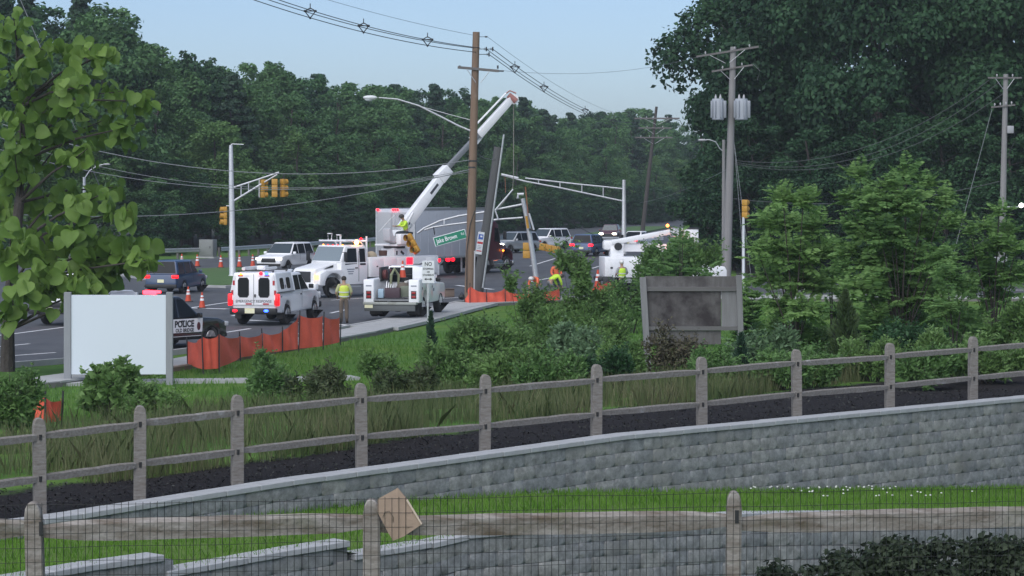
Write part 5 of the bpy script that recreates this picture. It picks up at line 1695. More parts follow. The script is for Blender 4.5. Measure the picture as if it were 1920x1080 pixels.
BLUE_CAR = mat('blue_car_paint', (.028, .060, .13), .3, coat=.6)
BLUE2 = mat('bright_blue_car_paint', (.045, .085, .20), .3, coat=.6)
MAROON = mat('maroon_paint', (.075, .012, .022), .35, coat=.4)
RCAR = mat('dark_red_car_paint', (.10, .03, .035), .35, coat=.5)
SILV = mat('silver_car_paint', (.42, .44, .46), .35, metal=.4, coat=.5)
c = make_car('blue_suv', 'dark blue SUV driving away beside the big red police light, left of the median', BLUE_CAR, 4.7, 1.9, 1.68, tail=RED_DIM)
place(c, -17.1, 135.8, 12)
c = make_car('white_suv', 'white SUV facing the camera, behind the hood of the white boom truck', WHITE, 4.9, 1.95, 1.75, head=lamp('soft_headlamp', (1, .97, .85), 2.0))
place(c, -14.5, 171, 180 + 22)
c = make_car('blue_crossover', 'bright blue crossover driving away far down the road with tail lights lit', BLUE2, 4.6, 1.88, 1.66, tail=RED_LIT)
place(c, 6.0, 203, 20)
c = make_car('dark_red_car', 'dark red car coming towards us far away with headlights lit', RCAR, 4.5, 1.8, 1.5, True, head=HEAD_LIT)
place(c, 9.6, 259, 180 + 10)
c = make_car('white_far_suv', 'white SUV far away, coming towards us behind the fallen signal heads', WHITE, 4.8, 1.92, 1.72, head=lamp('soft_headlamp', (1, .97, .85), 2.0))
place(c, 2.9, 224, 180 + 38)
c = make_car('white_far_car', 'white car with bright headlight right of the maroon truck cab', SILV, 4.9, 1.9, 1.66, head=HEAD_LIT)
place(c, .1, 212, 180 + 38)
c = make_car('white_sedan', 'white sedan far away just right of the truss signal pole', WHITE, 4.7, 1.84, 1.5, True, tail=RED_DIM)
place(c, 10.6, 224, 25)

# ---------------------------------------------------------------- pickups
def pickup_base(root, paint, L=6.1, W=2.0, roof=1.98, belt=1.28):
    hL, hw = L / 2, W / 2; r = .405; xf, xr = hL - 1.0, -hL + 1.28; zb = .48
    prof = [(hL - .02, .50), (hL - .12, zb - .02)] + arch(xf, r + .09, zb - .02) + arch(xr, r + .09, zb - .02) + \
           [(-hL + .02, zb + .05), (-hL, belt), (1.25, belt), (2.55, belt - .06), (hL - .06, belt - .16), (hL, belt - .35)]
    shape_body(B().prism(prof, 1, -hw, hw), hL, belt).done('body', paint, root, bevel=.065, seg=3)
    f = greenhouse(root, -.78, 1.42, -.62, .62, belt - .02, roof, hw - .05, hw - .22, paint, 'cab')
    z0, z1 = belt + .04, roof - .10
    side_window(root, [(.18, z0), (1.18, z0), (.60, z1), (.18, z1)], f)
    side_window(root, [(-.60, z0), (.10, z0), (.10, z1), (-.54, z1)], f)
    cross_window(root, 1.42, belt, hw - .05, .62, roof, hw - .22, .08, 'windshield', GLASSL, .006)
    for x in (xf, xr):
        for s in (-1, 1): wheel(root, x, s * (hw - .15), r, .27)
    for s in (-1, 1):
        xbox(root, 'headlight', mat('headlamp_off', (.5, .52, .54), .15), (hL - .05, s * (hw - .22), belt - .30), (.14, .34, .26), .03)
        xbox(root, 'door_handle', BLACK, (-.02, s * (hw + .008), belt - .14), (.14, .03, .05))
        xbox(root, 'door_line', BLACK, (.14, s * (hw + .001), belt - .34), (.012, .006, .66))
        xbox(root, 'flap', BLACK, (xr - .62, s * (hw - .16), .42), (.03, .26, .34))
    xbox(root, 'front_bumper', BLACK, (hL, 0, .60), (.16, W * .96, .24), .05)
    mirror(root, 1.02, hw, belt + .14)
    return hL, hw, belt, roof
REFL = mat('reflective_red', (.42, .02, .03), .35)
REFW = mat('reflective_white', (.8, .8, .8), .35)
def emergency_pickup():
    root = empty('emergency_pickup', (0, 0, 0), 0, 'white emergency response pickup with cap, red and blue lights lit, beside orange netting', 'pickup truck')
    hL, hw, belt, roof = pickup_base(root, WHITE, 6.1, 2.02, 2.0)
    # cap
    h0, h1 = hw - .02, hw - .16
    B().hexa([(-hL - .02, -h0, belt), (-.82, -h0, belt), (-.82, h0, belt), (-hL - .02, h0, belt), (-hL + .04, -h1, 2.08), (-.86, -h1, 2.08), (-.86, h1, 2.08), (-hL + .04, h1, 2.08)]).done('bed_cap', WHITE, root, bevel=.07, seg=3)
    f = lambda z: h0 + (h1 - h0) * (z - belt) / (2.08 - belt)
    xbox(root, 'cap_seam', BLACK, (-1.95, 0, belt + .02), (2.25, 2 * h0 + .012, .02))
    def oval(x0, x1, z0, z1, c=.07): return [(x0 + c, z0), (x1 - c, z0), (x1, z0 + c), (x1, z1 - c), (x1 - c, z1), (x0 + c, z1), (x0, z1 - c), (x0, z0 + c)]
    side_window(root, oval(-2.62, -2.12, 1.42, 1.86), f); side_window(root, oval(-1.78, -1.28, 1.42, 1.86), f)
    side_window(root, oval(-2.0, -1.9, 1.44, 1.58, .03), f, BLACK, 'cap_latch')
    # rear doors
    X = -hL - .035
    B().prism([(-.93, .80), (.93, .80), (.93, 1.35), (.80, 2.02), (-.80, 2.02), (-.93, 1.35)], 0, X, X + .08).done('rear_door', WHITE, root, bevel=.02)
    xbox(root, 'door_seam', DARK, (X - .002, 0, 1.42), (.008, .015, 1.2))
    for s in (-1, 1):
        pts = [(y * .20 + s * .42, z * .36 + 1.50) for y, z in ((-.7, -1), (.7, -1), (1, -.75), (1, .75), (.7, 1), (-.7, 1), (-1, .75), (-1, -.75))]
        B().prism([(a * 1 + (a - s * .42) * .14, c + (c - 1.50) * .08) for a, c in pts], 0, X - .010, X + .005).done('window_seal', BLACK, root)
        B().prism(pts, 0, X - .018, X + .005).done('rear_window', GLASS, root)
        for k in range(6):
            z = .92 + k * .19; y = s * (.875 if z < 1.36 else .875 - (z - 1.36) * .19)
            xbox(root, 'reflector', REFL if k % 2 == 0 else REFW, (X - .006, y, z), (.012, .085, .18))
        for k in range(2): xbox(root, 'reflector', REFL if (k + (s > 0)) % 2 else REFW, (X - .006, s * (.20 + .30 * k), .86), (.012, .24, .055))
        for k in range(2): xbox(root, 'reflector', REFL if k % 2 else REFW, (X - .006, s * (.30 + .24 * k), 1.96), (.012, .2, .05))
        xbox(root, 'taillight', RED_DIM, (-hL - .01, s * (hw - .05), 1.02), (.14, .17, .46), .03)
    xbox(root, 'door_latch', DARK, (X - .02, -.06, 1.18), (.03, .06, .12))
    text('EMERGENCY RESPONSE', .15, mat('letter_grey', (.06, .065, .075), .6), root, (X - .008, 0, .96), (R(90), 0, R(-90)), sx=.92)
    xbox(root, 'rear_bumper', BLACK, (-hL - .06, 0, .58), (.22, 1.9, .24), .04)
    xbox(root, 'licence_plate', PLATE, (-hL - .175, .12, .60), (.02, .40, .20))
    for y, z, m, sz in ((.52, 2.02, AMBER_LIT, .055), (-.30, 2.05, RED_LIT, .085), (-.52, 2.05, BLUE_LIT, .085)):
        B().ell((X - .02, y, z), (.05, sz, sz * .75), 10, 6).done('beacon', m, root)
    for y, m in ((.72, RED_LIT), (-.55, BLUE_LIT)):
        B().ell((-hL - .18, y, .60), (.03, .095, .055), 10, 6).done('bumper_light', m, root)
    # roof rack with pipes and a light bar on the cab
    for x in (-2.8, -1.0):
        xbox(root, 'rack_bar', DARK, (x, 0, 2.15), (.05, 1.5, .05))
        for s in (-1, 1): xbox(root, 'rack_foot', DARK, (x, s * .70, 2.10), (.06, .05, .10))
    B().tube([(-3.0, .45, 2.23), (-.7, .45, 2.23)], .07, 10).done('roof_pipe', mat('white_pvc', (.72, .73, .73), .4), root)
    B().tube([(-2.7, -.30, 2.22), (-1.1, -.30, 2.22)], .055, 10).done('roof_pipe', mat('white_pvc', (.72, .73, .73), .4), root)
    xbox(root, 'light_bar', mat('clear_bar', (.45, .48, .52), .2), (.05, 0, 2.07), (.28, 1.3, .12), .03)
    xbox(root, 'roof_box', WHITE2, (-1.75, .05, 2.24), (.5, .34, .16), .02)
    for s in (-1, 1): text('4x4', .12, mat('letter_grey', (.06, .065, .075), .6), root, (-2.72, s * (hw + .006), 1.14), (R(90), 0, R(0 if s < 0 else 180)))
    return root
place(emergency_pickup(), -9.45, 107.2, 12)
def police_pickup():
    root = empty('police_pickup', (0, 0, 0), 0, 'white police pickup with dark rear bumper half hidden by the big leaves and blank sign', 'pickup truck')
    hL, hw, belt, roof = pickup_base(root, WHITE, 6.0, 2.0, 1.98, 1.26)
    xbox(root, 'tailgate', WHITE2, (-hL - .01, 0, 1.0), (.06, 1.62, .46), .02)
    for s in (-1, 1): xbox(root, 'taillight', RED_DIM, (-hL, s * (hw - .10), 1.04), (.10, .17, .42), .03)
    xbox(root, 'rear_bumper', DARK, (-hL - .08, 0, .60), (.24, 1.96, .26), .05)
    xbox(root, 'tailgate_skirt', BLACK, (-hL - .045, 0, .82), (.03, 1.6, .22), .01)
    xbox(root, 'licence_plate', mat('plate_pale', (.5, .5, .36), .5), (-hL - .21, .1, .66), (.02, .36, .17))
    xbox(root, 'bed_cover', BLACK, (-1.95, 0, belt + .01), (2.1, 1.7, .04))
    cross_window(root, -.78, 1.26, hw - .05, -.62, 1.98, hw - .22, .12, 'rear_window', GLASS, -.008)
    xbox(root, 'light_bar', BLACK, (.0, 0, 2.05), (.30, 1.35, .13), .04)
    B().ell((-.18, .0, 2.06), (.05, .14, .07), 10, 6).done('beacon', lamp('warm_flash', (1, .7, .3), 14), root)
    B().ell((-.18, -.52, 2.06), (.05, .10, .06), 10, 6).done('beacon', AMBER_LIT, root)
    for s in (-1, 1): xbox(root, 'door_stripe', BLACK, (.2, s * (hw + .003), .98), (1.3, .004, .10))
    return root
place(police_pickup(), -17.1, 107.0, 16)
def police_suv():
    root = make_car('police_suv', 'black and white police SUV lettered POLICE, behind the blank sign, red roof light lit', mat('police_black', (.015, .016, .018), .25, coat=.6), 4.75, 2.0, 1.74, tail=RED_OFF, group=None, cat='police car')
    hw = 1.0
    for s in (-1, 1):
        B().prism([(-1.05, .40), (.98, .40), (1.02, 1.0), (-1.22, 1.0)], 1, s * (hw + .004), s * (hw + .012)).done('white_door', WHITE, root)
        text('POLICE', .30, mat('letter_black', (.02, .02, .022), .6), root, (.12, s * (hw + .016), .82), (R(90), 0, R(0 if s < 0 else 180)), bold=.012, sx=.95)
        text('OLD BRIDGE', .17, mat('letter_black', (.02, .02, .022), .6), root, (.14, s * (hw + .016), .61), (R(90), 0, R(0 if s < 0 else 180)), bold=.005, sx=.9)
        e = empty('door_emblem', (.82, s * (hw + .014), .73)); e.parent = root
        B().ell((0, 0, 0), (.09, .004, .14), 14, 8).done('emblem', mat('emblem_dark', (.10, .02, .025), .5), e)
        for x in (-1.0, .05): xbox(root, 'door_handle', BLACK, (x, s * (hw + .02), .93), (.16, .03, .04))
    xbox(root, 'light_bar', BLACK, (-.25, 0, 1.81), (.30, 1.25, .10), .03)
    B().box((-.30, .10, 1.88), (.26, .62, .13)).done('beacon', lamp('police_red', (1, .012, .02), 14), root, bevel=.03)
    return root
place(police_suv(), -11.95, 90.6, 37)

# ---------------------------------------------------------------- digger derrick (boom truck)
def boom_truck():
    root = empty('boom_truck', (0, 0, 0), 0, 'white digger derrick truck with raised boom, parked across the road', 'utility truck')
    W2 = WHITE2; hw = 1.16
    x0 = 4.1                                          # front bumper
    # hood and cab
    B().prism([(x0, .62), (x0, 1.25), (x0 - .12, 1.42), (x0 - 1.55, 1.72), (x0 - 1.55, .95), (x0 - .35, .95), (x0 - .4, .62)], 1, -.78, .78).done('hood', W2, root, bevel=.07, seg=3)
    for s in (-1, 1):
        B().prism([(x0 - .05, .62), (x0 - .1, 1.18), (x0 - .5, 1.36), (x0 - 1.5, 1.36), (x0 - 1.72, .80), (x0 - 1.72, .62)] + list(reversed([(a, c) for a, c in arch(x0 - 1.0, .60, .60)]))[::-1][::-1], 1, s * .74, s * hw).done('fender', W2, root, bevel=.04)
        xbox(root, 'headlight', lamp('marker_amber', (1, .5, .12), 2.5), (x0 - .06, s * .92, 1.02), (.12, .26, .22), .04)
        B().hexa([(x0 - .62, s * .785, 1.38), (x0 - 1.25, s * .785, 1.46), (x0 - 1.25, s * .79, 1.58), (x0 - .8, s * .79, 1.46)] * 1 + [(x0 - .62, s * .80, 1.38), (x0 - 1.25, s * .80, 1.46), (x0 - 1.25, s * .80, 1.58), (x0 - .8, s * .80, 1.46)]).done('hood_vent', BLACK, root, smooth=0)
    xbox(root, 'grille', DARK, (x0 + .005, 0, 1.02), (.05, 1.1, .52), .03)
    xbox(root, 'front_bumper', W2, (x0 + .12, 0, .58), (.22, 2.3, .30), .05)
    B().prism([(x0 - 1.5, .62), (x0 - 1.5, 1.72), (x0 - 3.25, 1.72), (x0 - 3.25, .62)], 1, -hw + .06, hw - .06).done('cab_lower', W2, root, bevel=.04)
    f = greenhouse(root, x0 - 3.25, x0 - 1.45, x0 - 3.22, x0 - 1.85, 1.68, 2.52, hw - .07, hw - .16, W2, 'cab')
    cross_window(root, x0 - 1.45, 1.68, hw - .07, x0 - 1.85, 2.52, hw - .16, .08, 'windshield', mat('pale_windshield', (.20, .24, .26), .08, coat=.5), .008)
    side_window(root, [(x0 - 2.55, 1.62), (x0 - 1.75, 1.58), (x0 - 1.98, 2.38), (x0 - 2.55, 2.38)], f, GLASS)
    side_window(root, [(x0 - 3.12, 1.55), (x0 - 2.75, 1.55), (x0 - 2.75, 2.36), (x0 - 3.12, 2.36)], f, GLASS, 'sleeper_window')
    for s in (-1, 1):
        xbox(root, 'door_line', DARK, (x0 - 2.66, s * (hw - .055), 1.5), (.015, .02, 1.5))
        xbox(root, 'door_handle', BLACK, (x0 - 2.5, s * (hw - .045), 1.42), (.16, .03, .05))
        xbox(root, 'step', STEEL, (x0 - 2.3, s * (hw - .04), .52), (.8, .18, .05))
        xbox(root, 'mirror', BLACK, (x0 - 1.55, s * (hw + .22), 1.98), (.10, .20, .46), .03)
        B().tube([(x0 - 1.6, s * (hw - .1), 2.2), (x0 - 1.55, s * (hw + .22), 2.2)], .018, 5).done('mirror_arm', BLACK, root)
        for k, t in enumerate(('UTILITY', 'CONTRACTOR', 'NJ')): 
            pass
        for k in range(3): xbox(root, 'door_print', mat('print_grey', (.25, .27, .32), .6), (x0 - 2.12, s * (hw - .052), 1.36 - .11 * k), (.5 - .1 * k, .006, .045))
        for k in range(5): B().ell((x0 - 1.95, -.7 + .35 * k, 2.545), (.04, .05, .025), 8, 5).done('roof_marker', AMBER_LIT if k in (0, 4) else RED_DIM, root) if s > 0 else None
    # boom rest / light rack above the cab
    for y in (-.95, .95):
        B().tube([(x0 - 3.32, y, 1.6), (x0 - 3.32, y, 2.95)], .05, 8).done('rack_post', W2, root)
        B().tube([(x0 - 3.32, y, 2.25), (x0 - 2.9, y, 2.72), (x0 - 1.9, y, 2.74)], .04, 8).done('rack_brace', W2, root)
    B().tube([(x0 - 3.32, -1.0, 2.72), (x0 - 3.32, 1.0, 2.72)], .05, 8).done('rack_bar', W2, root)
    for x in (-1.9, -2.4):
        B().tube([(x0 + x, -.95, 2.74), (x0 + x, .95, 2.74)], .035, 8).done('rack_bar', W2, root)
    for y, h in ((-.5, .34), (.15, .28)):
        B().tube([(x0 - 2.2, y - .12, 2.74), (x0 - 2.2, y - .14, 2.74 + h), (x0 - 2.2, y + .14, 2.74 + h), (x0 - 2.2, y + .12, 2.74)], .045, 8).done('rack_hoop', W2, root)
    B().ell((x0 - 2.65, .95, 2.66), (.12, .11, .12), 12, 8).done('strobe', lamp('amber_strobe', (1, .34, .06), 16), root)
    B().ell((x0 - 3.32, .55, 2.80), (.07, .08, .07), 10, 6).done('strobe', RED_LIT, root)
    # chassis, wheels
    xbox(root, 'chassis', DARK, (-.6, 0, .72), (7.6, .9, .28), .02)
    for s in (-1, 1):
        wheel(root, x0 - 1.0, s * .98, .50, .28, mat('white_rim', (.6, .6, .6), .4))
        for y in (.92, .62): wheel(root, -2.4, s * y, .50, .27, mat('white_rim', (.6, .6, .6), .4))
    # service body
    for s in (-1, 1):
        B().prism([(.75, .95), (.75, 1.92), (-3.95, 1.92), (-3.95, .95)] + list(reversed(arch(-2.4, .62, .95)))[::-1], 1, s * .72, s * 1.17).done('side_bin', W2, root, bevel=.02)
        for x, w_ in ((.28, .8), (-.62, .85), (-1.42, .6), (-3.45, .7)):
            xbox(root, 'bin_door', W2, (x, s * 1.176, 1.44), (w_, .02, .78), .01)
            xbox(root, 'bin_latch', DARK, (x, s * 1.19, 1.46), (.10, .02, .06))
        xbox(root, 'outrigger', W2, (-3.75, s * 1.05, .62), (.22, .24, .9), .02)
        xbox(root, 'outrigger_foot', DARK, (-3.75, s * 1.05, .16), (.4, .36, .06))
    xbox(root, 'deck', mat('deck_plate', (.22, .23, .24), .6, metal=.3), (-1.6, 0, 1.32), (4.7, 1.44, .06))
    xbox(root, 'tailboard', W2, (-4.0, 0, 1.2), (.08, 2.3, .55), .02)
    for s in (-1, 1): xbox(root, 'taillight', RED_DIM, (-4.05, s * .95, 1.2), (.05, .2, .14), .02)
    # cargo
    for i, (x, y, m) in enumerate(((.35, .35, (.42, .36, .25)), (-.05, .40, (.45, .39, .27)), (.1, -.2, (.36, .31, .22)))):
        B().ell((x, y, 1.62 + .30 * (i < 2)), (.34, .24, .28), 10, 7).done('sandbag', mat('sandbag_%d' % i, m, .9, noise=(4, .5, (m[0] * .8, m[1] * .8, m[2] * .8))), root)
    B().tube([(-.75, .5, 1.95), (-.75, .5, 2.22)], [.2, .22], 12).done('bucket', mat('bucket_brown', (.07, .035, .025), .7), root)
    # pedestal, turntable, control seat
    ped = empty('turntable', (-2.0, 0, 0)); ped.parent = root
    xbox(ped, 'pedestal', W2, (0, 0, 1.85), (.95, .95, .95), .04)
    for dy in (-.475, .478):
        xbox(ped, 'hand_hole', BLACK, (-.1, dy, 2.08), (.26, .015, .12), .05, (0, R(-35), 0)); xbox(ped, 'hand_hole', BLACK, (.28, dy, 2.08), (.10, .015, .2), .04)
    B().tube([(0, 0, 2.30), (0, 0, 2.42)], .55, 20).done('slew_ring', DARK, ped)
    xbox(ped, 'platform', W2, (0, .1, 2.47), (1.4, 1.6, .10), .03)
    # console on the camera side (+y is left = camera side)
    xbox(ped, 'console', W2, (.30, .95, 2.78), (.7, .4, .52), .04)
    xbox(ped, 'console_print', mat('print_grey', (.25, .27, .32), .6), (.3, 1.153, 2.8), (.3, .006, .07))
    xbox(ped, 'seat', BLACK, (-.05, .80, 3.06), (.55, .5, .14), .05)
    B().prism([(.55, 2.5), (1.05, 2.7), (1.1, 3.3), (.95, 3.33), (.8, 2.95), (.5, 2.8)], 1, .3, .8).done('shield', mat('grey_shield', (.45, .46, .48), .5), ped, bevel=.02)
    return root, ped
# truck stands facing left and towards us
BT = (-7.3, 132.5); BTH = 180 + 44
btr, btp = boom_truck()
place(btr, BT[0], BT[1], BTH)
bpy.context.view_layer.update()
def to_local(o, p): return o.matrix_world.inverted() @ p
def boom():
    """boom in world pixels, parented to the truck as its part"""
    bm_ = empty('boom', (0, 0, 0)); bm_.parent = btr
    def L3(px, py, d): return to_local(btr, P(px, py, d))
    d0, d1 = 134.0, 137.5
    def dd(px): return d0 + (d1 - d0) * (px - 745) / 220
    def beam(a, c, h0, h1, name, m, wd=.34):
        pa, pc = L3(a[0], a[1], dd(a[0])), L3(c[0], c[1], dd(c[0]))
        ax = (pc - pa).normalized(); side = ax.cross(Vector((0, 0, 1))).normalized(); up = side.cross(ax)
        b = B()
        b.hexa([pa - side * wd / 2 - up * h0 / 2, pa + side * wd / 2 - up * h0 / 2, pa + side * wd / 2 + up * h0 / 2, pa - side * wd / 2 + up * h0 / 2,
                pc - side * wd / 2 - up * h1 / 2, pc + side * wd / 2 - up * h1 / 2, pc + side * wd / 2 + up * h1 / 2, pc - side * wd / 2 + up * h1 / 2])
        b.done(name, m, bm_, bevel=.03)
        return pa, pc, up, side, ax
    pa, pc, up, side, ax = beam((752, 432), (838, 318), .56, .46, 'lower_boom', WHITE2, .42)
    # collar at the end of the lower boom, sheave box, lettering
    beam((822, 336), (840, 316), .62, .52, 'boom_collar', WHITE2, .5)
    e = empty('boom_print', pa.lerp(pc, .8)); e.parent = bm_
    q = pa.lerp(pc, .80) - side * .0
    rot = Matrix((ax, up, ax.cross(up))).transposed().to_euler()
    o = text('DERRICK', .22, mat('letter_grey', (.06, .065, .075), .6), bm_, pa.lerp(pc, .70) + ax.cross(up) * (.262), rot, bold=.004)
    bpy.data.objects.remove(o); bpy.data.objects.remove(e)
    nrm = ax.cross(up)
    for f in (.62, .66, .70, .74): B().box((0, 0, 0), (.16, .13, .006)).done('boom_print', mat('letter_grey', (.06, .065, .075), .6), bm_).matrix_local = Matrix.Translation(pa.lerp(pc, f) + nrm * .214) @ rot.to_matrix().to_4x4()
    B().tube([pa.lerp(pc, .12) + nrm * .212, pa.lerp(pc, .12) + nrm * .222], .09, 12).done('pivot_hole', BLACK, bm_)
    beam((832, 322), (903, 246), .26, .26, 'middle_boom', mat('boom_steel', (.24, .25, .26), .5, metal=.4), .24)
    ua, uc, up2, side2, ax2 = beam((897, 254), (958, 186), .40, .34, 'upper_boom', WHITE2, .30)
    B().tube([ua + up2 * .5 - ax2 * .05, uc + up2 * .42], .05, 8).done('side_pipe', WHITE2, bm_)
    B().prism([(0, 0), (.5, 0), (.1, -.55)], 1, -.2, .2).done('boom_flange', WHITE2, bm_).matrix_local = Matrix.Translation(ua - up2 * .1 - ax2 * .35) @ rot.to_matrix().to_4x4()
    # head with sheave and hook line
    B().tube([L3(953, 178, dd(955)), L3(968, 190, dd(955))], .16, 10).done('boom_tip', mat('faded_red', (.32, .14, .12), .6), bm_)
    B().tube([L3(963, 186, dd(960) - .12), L3(963, 186, dd(960) + .12)], .26, 18).done('sheave', WHITE2, bm_)
    B().tube([L3(948, 176, dd(955)), L3(956, 170, dd(955)), L3(968, 175, dd(955))], .04, 6).done('tip_guard', mat('faded_red', (.32, .14, .12), .6), bm_)
    B().tube([L3(963, 192, dd(960)), L3(963, 330, dd(960) - .2)], .02, 6).done('winch_line', mat('rope', (.24, .23, .2), .8), bm_)
    B().tube([L3(963, 330, dd(960) - .2), L3(961, 356, dd(960) - .2), L3(938, 388, 131.2)], .018, 6).done('sling', mat('rope', (.24, .23, .2), .8), bm_)
    # lift cylinder
    B().tube([L3(742, 458, 134), L3(768, 425, 134.2), L3(778, 400, 134.4)], [.09, .09, .05], 10).done('lift_cylinder', STEEL, bm_)
    B().tube([L3(775, 398, 133.8), L3(752, 440, 133.8)], [.05, .11], 8).done('lift_rod', WHITE2, bm_)
    B().tube([L3(710, 435, 133.6), L3(731, 412, 133.6), L3(748, 396, 133.9)], .02, 6).done('hose', STEEL, bm_)
    xbox(bm_, 'boom_foot', WHITE2, L3(752, 444, 134.2), (.7, .6, .7), .05)
boom()
# red lamp and cones at its back
o = empty('rear_lamp_board', (0, 0, 0)); o.parent = btr
B().box(to_local(btr, P(768, 489, 131.2)), (.36, .10, .34)).done('lamp_board', RED_LIT, o, bevel=.02)

# ---------------------------------------------------------------- service truck seen from behind
def service_truck():
    root = empty('service_truck', (0, 0, 0), 0, 'white service body pickup with open bed of tools, parked half on the walk', 'utility truck')
    hw = 1.15; rear = -3.05
    W_ = WHITE
    # cab and nose
    B().prism([(3.05, .55), (3.05, 1.05), (2.95, 1.22), (1.5, 1.30), (-.25, 1.30), (-.25, .5), (1.55, .5)] + arch(2.1, .52, .5)[::-1][::-1][:0] + [(2.6, .5)], 1, -.98, .98).done('body', W_, root, bevel=.05)
    f = greenhouse(root, -.25, 1.35, -.2, .6, 1.28, 2.02, .94, .78, W_, 'cab')
    cross_window(root, -.25, 1.28, .94, -.2, 2.02, .78, .10, 'rear_window', GLASS, -.008)
    cross_window(root, 1.35, 1.28, .94, .6, 2.02, .78, .08, 'windshield', GLASSL, .006)
    side_window(root, [(-.12, 1.34), (1.1, 1.34), (.58, 1.92), (-.12, 1.92)], f)
    mirror(root, .98, .98, 1.42)
    for s in (-1, 1):
        xbox(root, 'door_line', BLACK, (-.05, s * .985, .95), (.012, .008, .65)); xbox(root, 'door_print', mat('print_grey', (.25, .27, .32), .6), (.55, s * .985, 1.02), (.45, .008, .12))
        wheel(root, 2.1, s * .87, .41, .27, mat('white_rim', (.6, .6, .6), .4)); wheel(root, -1.85, s * .95, .41, .27, mat('white_rim', (.6, .6, .6), .4)); wheel(root, -1.85, s * .64, .41, .25)
        # side bins
        B().prism([(-.32, .62), (-.32, 1.55), (rear, 1.55), (rear, .62), (-2.36, .62)] + arch(-1.85, .50, .62)[::-1] + [], 1, s * .72, s * hw).done('side_bin', W_, root, bevel=.02)
        for x, w_, z0, z1 in ((-.78, .8, .7, 1.48), (-1.85, 1.1, 1.18, 1.48), (-2.68, .6, .7, 1.48)):
            xbox(root, 'bin_door', W_, (x, s * (hw + .006), (z0 + z1) / 2), (w_, .02, z1 - z0), .008)
            xbox(root, 'bin_latch', DARK, (x + w_ * .3, s * (hw + .02), (z0 + z1) / 2 + .1), (.07, .02, .09))
        xbox(root, 'bin_end', W_, (rear - .012, s * .935, 1.08), (.03, .40, .90), .01)
        for z in (.86, 1.02): xbox(root, 'taillight', RED_OFF, (rear - .035, s * .93, z), (.03, .17, .10), .02)
        xbox(root, 'taillight_frame', BLACK, (rear - .03, s * .93, .94), (.015, .22, .32), .02)
        xbox(root, 'maker_plate', mat('print_grey', (.25, .27, .32), .6), (rear - .03, s * .93, 1.30), (.01, .24, .05))
    # taller cabinet on the right side
    xbox(root, 'top_cabinet', W_, (-1.35, -.93, 1.80), (2.0, .42, .48), .02)
    for x in (-.85, -1.85):
        xbox(root, 'cabinet_door', W_, (x, -1.145, 1.80), (.9, .02, .40), .008); xbox(root, 'bin_latch', DARK, (x, -1.16, 1.80), (.07, .02, .10))
    xbox(root, 'rear_window_guard', DARK, (-.30, .35, 1.66), (.03, 1.2, .04))
    xbox(root, 'bed_floor', mat('deck_plate', (.22, .23, .24), .6, metal=.3), (-1.65, 0, .72), (2.8, 1.46, .06))
    xbox(root, 'rear_step', mat('worn_bumper', (.33, .35, .32), .6, metal=.2, wear=(3, .5, (.18, .18, .14))), (rear - .16, 0, .60), (.40, 2.2, .10), .02)
    xbox(root, 'bumper_face', mat('rear_plate', (.10, .11, .11), .6), (rear - .28, 0, .42), (.06, 2.1, .26), .02)
    xbox(root, 'licence_plate', PLATE, (rear - .33, .86, .50), (.02, .34, .17))
    xbox(root, 'chassis', DARK, (-.2, 0, .50), (5.6, .8, .2))
    xbox(root, 'mud_flap', BLACK, (-2.45, .78, .34), (.03, .5, .44)); xbox(root, 'mud_flap', BLACK, (-2.45, -.78, .34), (.03, .5, .44))
    # cargo: reels, bins, cooler, ladder bits
    xbox(root, 'tool_crate', mat('crate_maroon', (.06, .035, .045), .6), (-2.55, .02, 1.0), (.5, .62, .40), .02)
    xbox(root, 'storage_tote', mat('tote_olive', (.14, .16, .12), .7), (-2.3, -.48, 1.05), (.6, .42, .44), .03)
    xbox(root, 'water_jug', mat('jug_blue', (.35, .48, .58), .4), (-2.7, .50, .98), (.22, .24, .38), .04)
    xbox(root, 'tool_rack', BLACK, (-1.2, .72, 1.72), (1.4, .10, .58), .02)
    for k in range(3): B().tube([(-1.55 + .42 * k, .52, 1.70), (-1.55 + .42 * k, .68, 1.70)], .21, 14).done('cable_reel', mat('reel_%d' % k, ((.12, .03, .03), (.05, .05, .06), (.10, .025, .03))[k], .7), root)
    B().tube([(-1.9, .30, .8), (-1.95, .25, 1.7), (-1.8, .15, 1.95), (-1.7, .0, 1.7), (-1.75, .0, .8)], .06, 8).done('coiled_hose', mat('hose_olive', (.22, .24, .14), .7), root)
    for k in range(4): B().tube([(-2.75, .30 - .06 * k, .8), (-2.35, .34 - .09 * k, 1.45 - .05 * k)], .018, 6).done('rod', CHROME, root)
    B().ell((-1.7, -.2, 1.15), (.4, .3, .26), 10, 7).done('tarp_bundle', mat('bundle', (.12, .10, .08), .9), root)
    B().tube([(-1.1, -.4, 1.0), (-1.5, -.35, 1.42), (-1.75, -.3, 1.40)], .06, 8).done('white_hose', mat('hose_white', (.6, .6, .58), .6), root)
    return root
place(service_truck(), -4.35, 110.8, 10, .145)

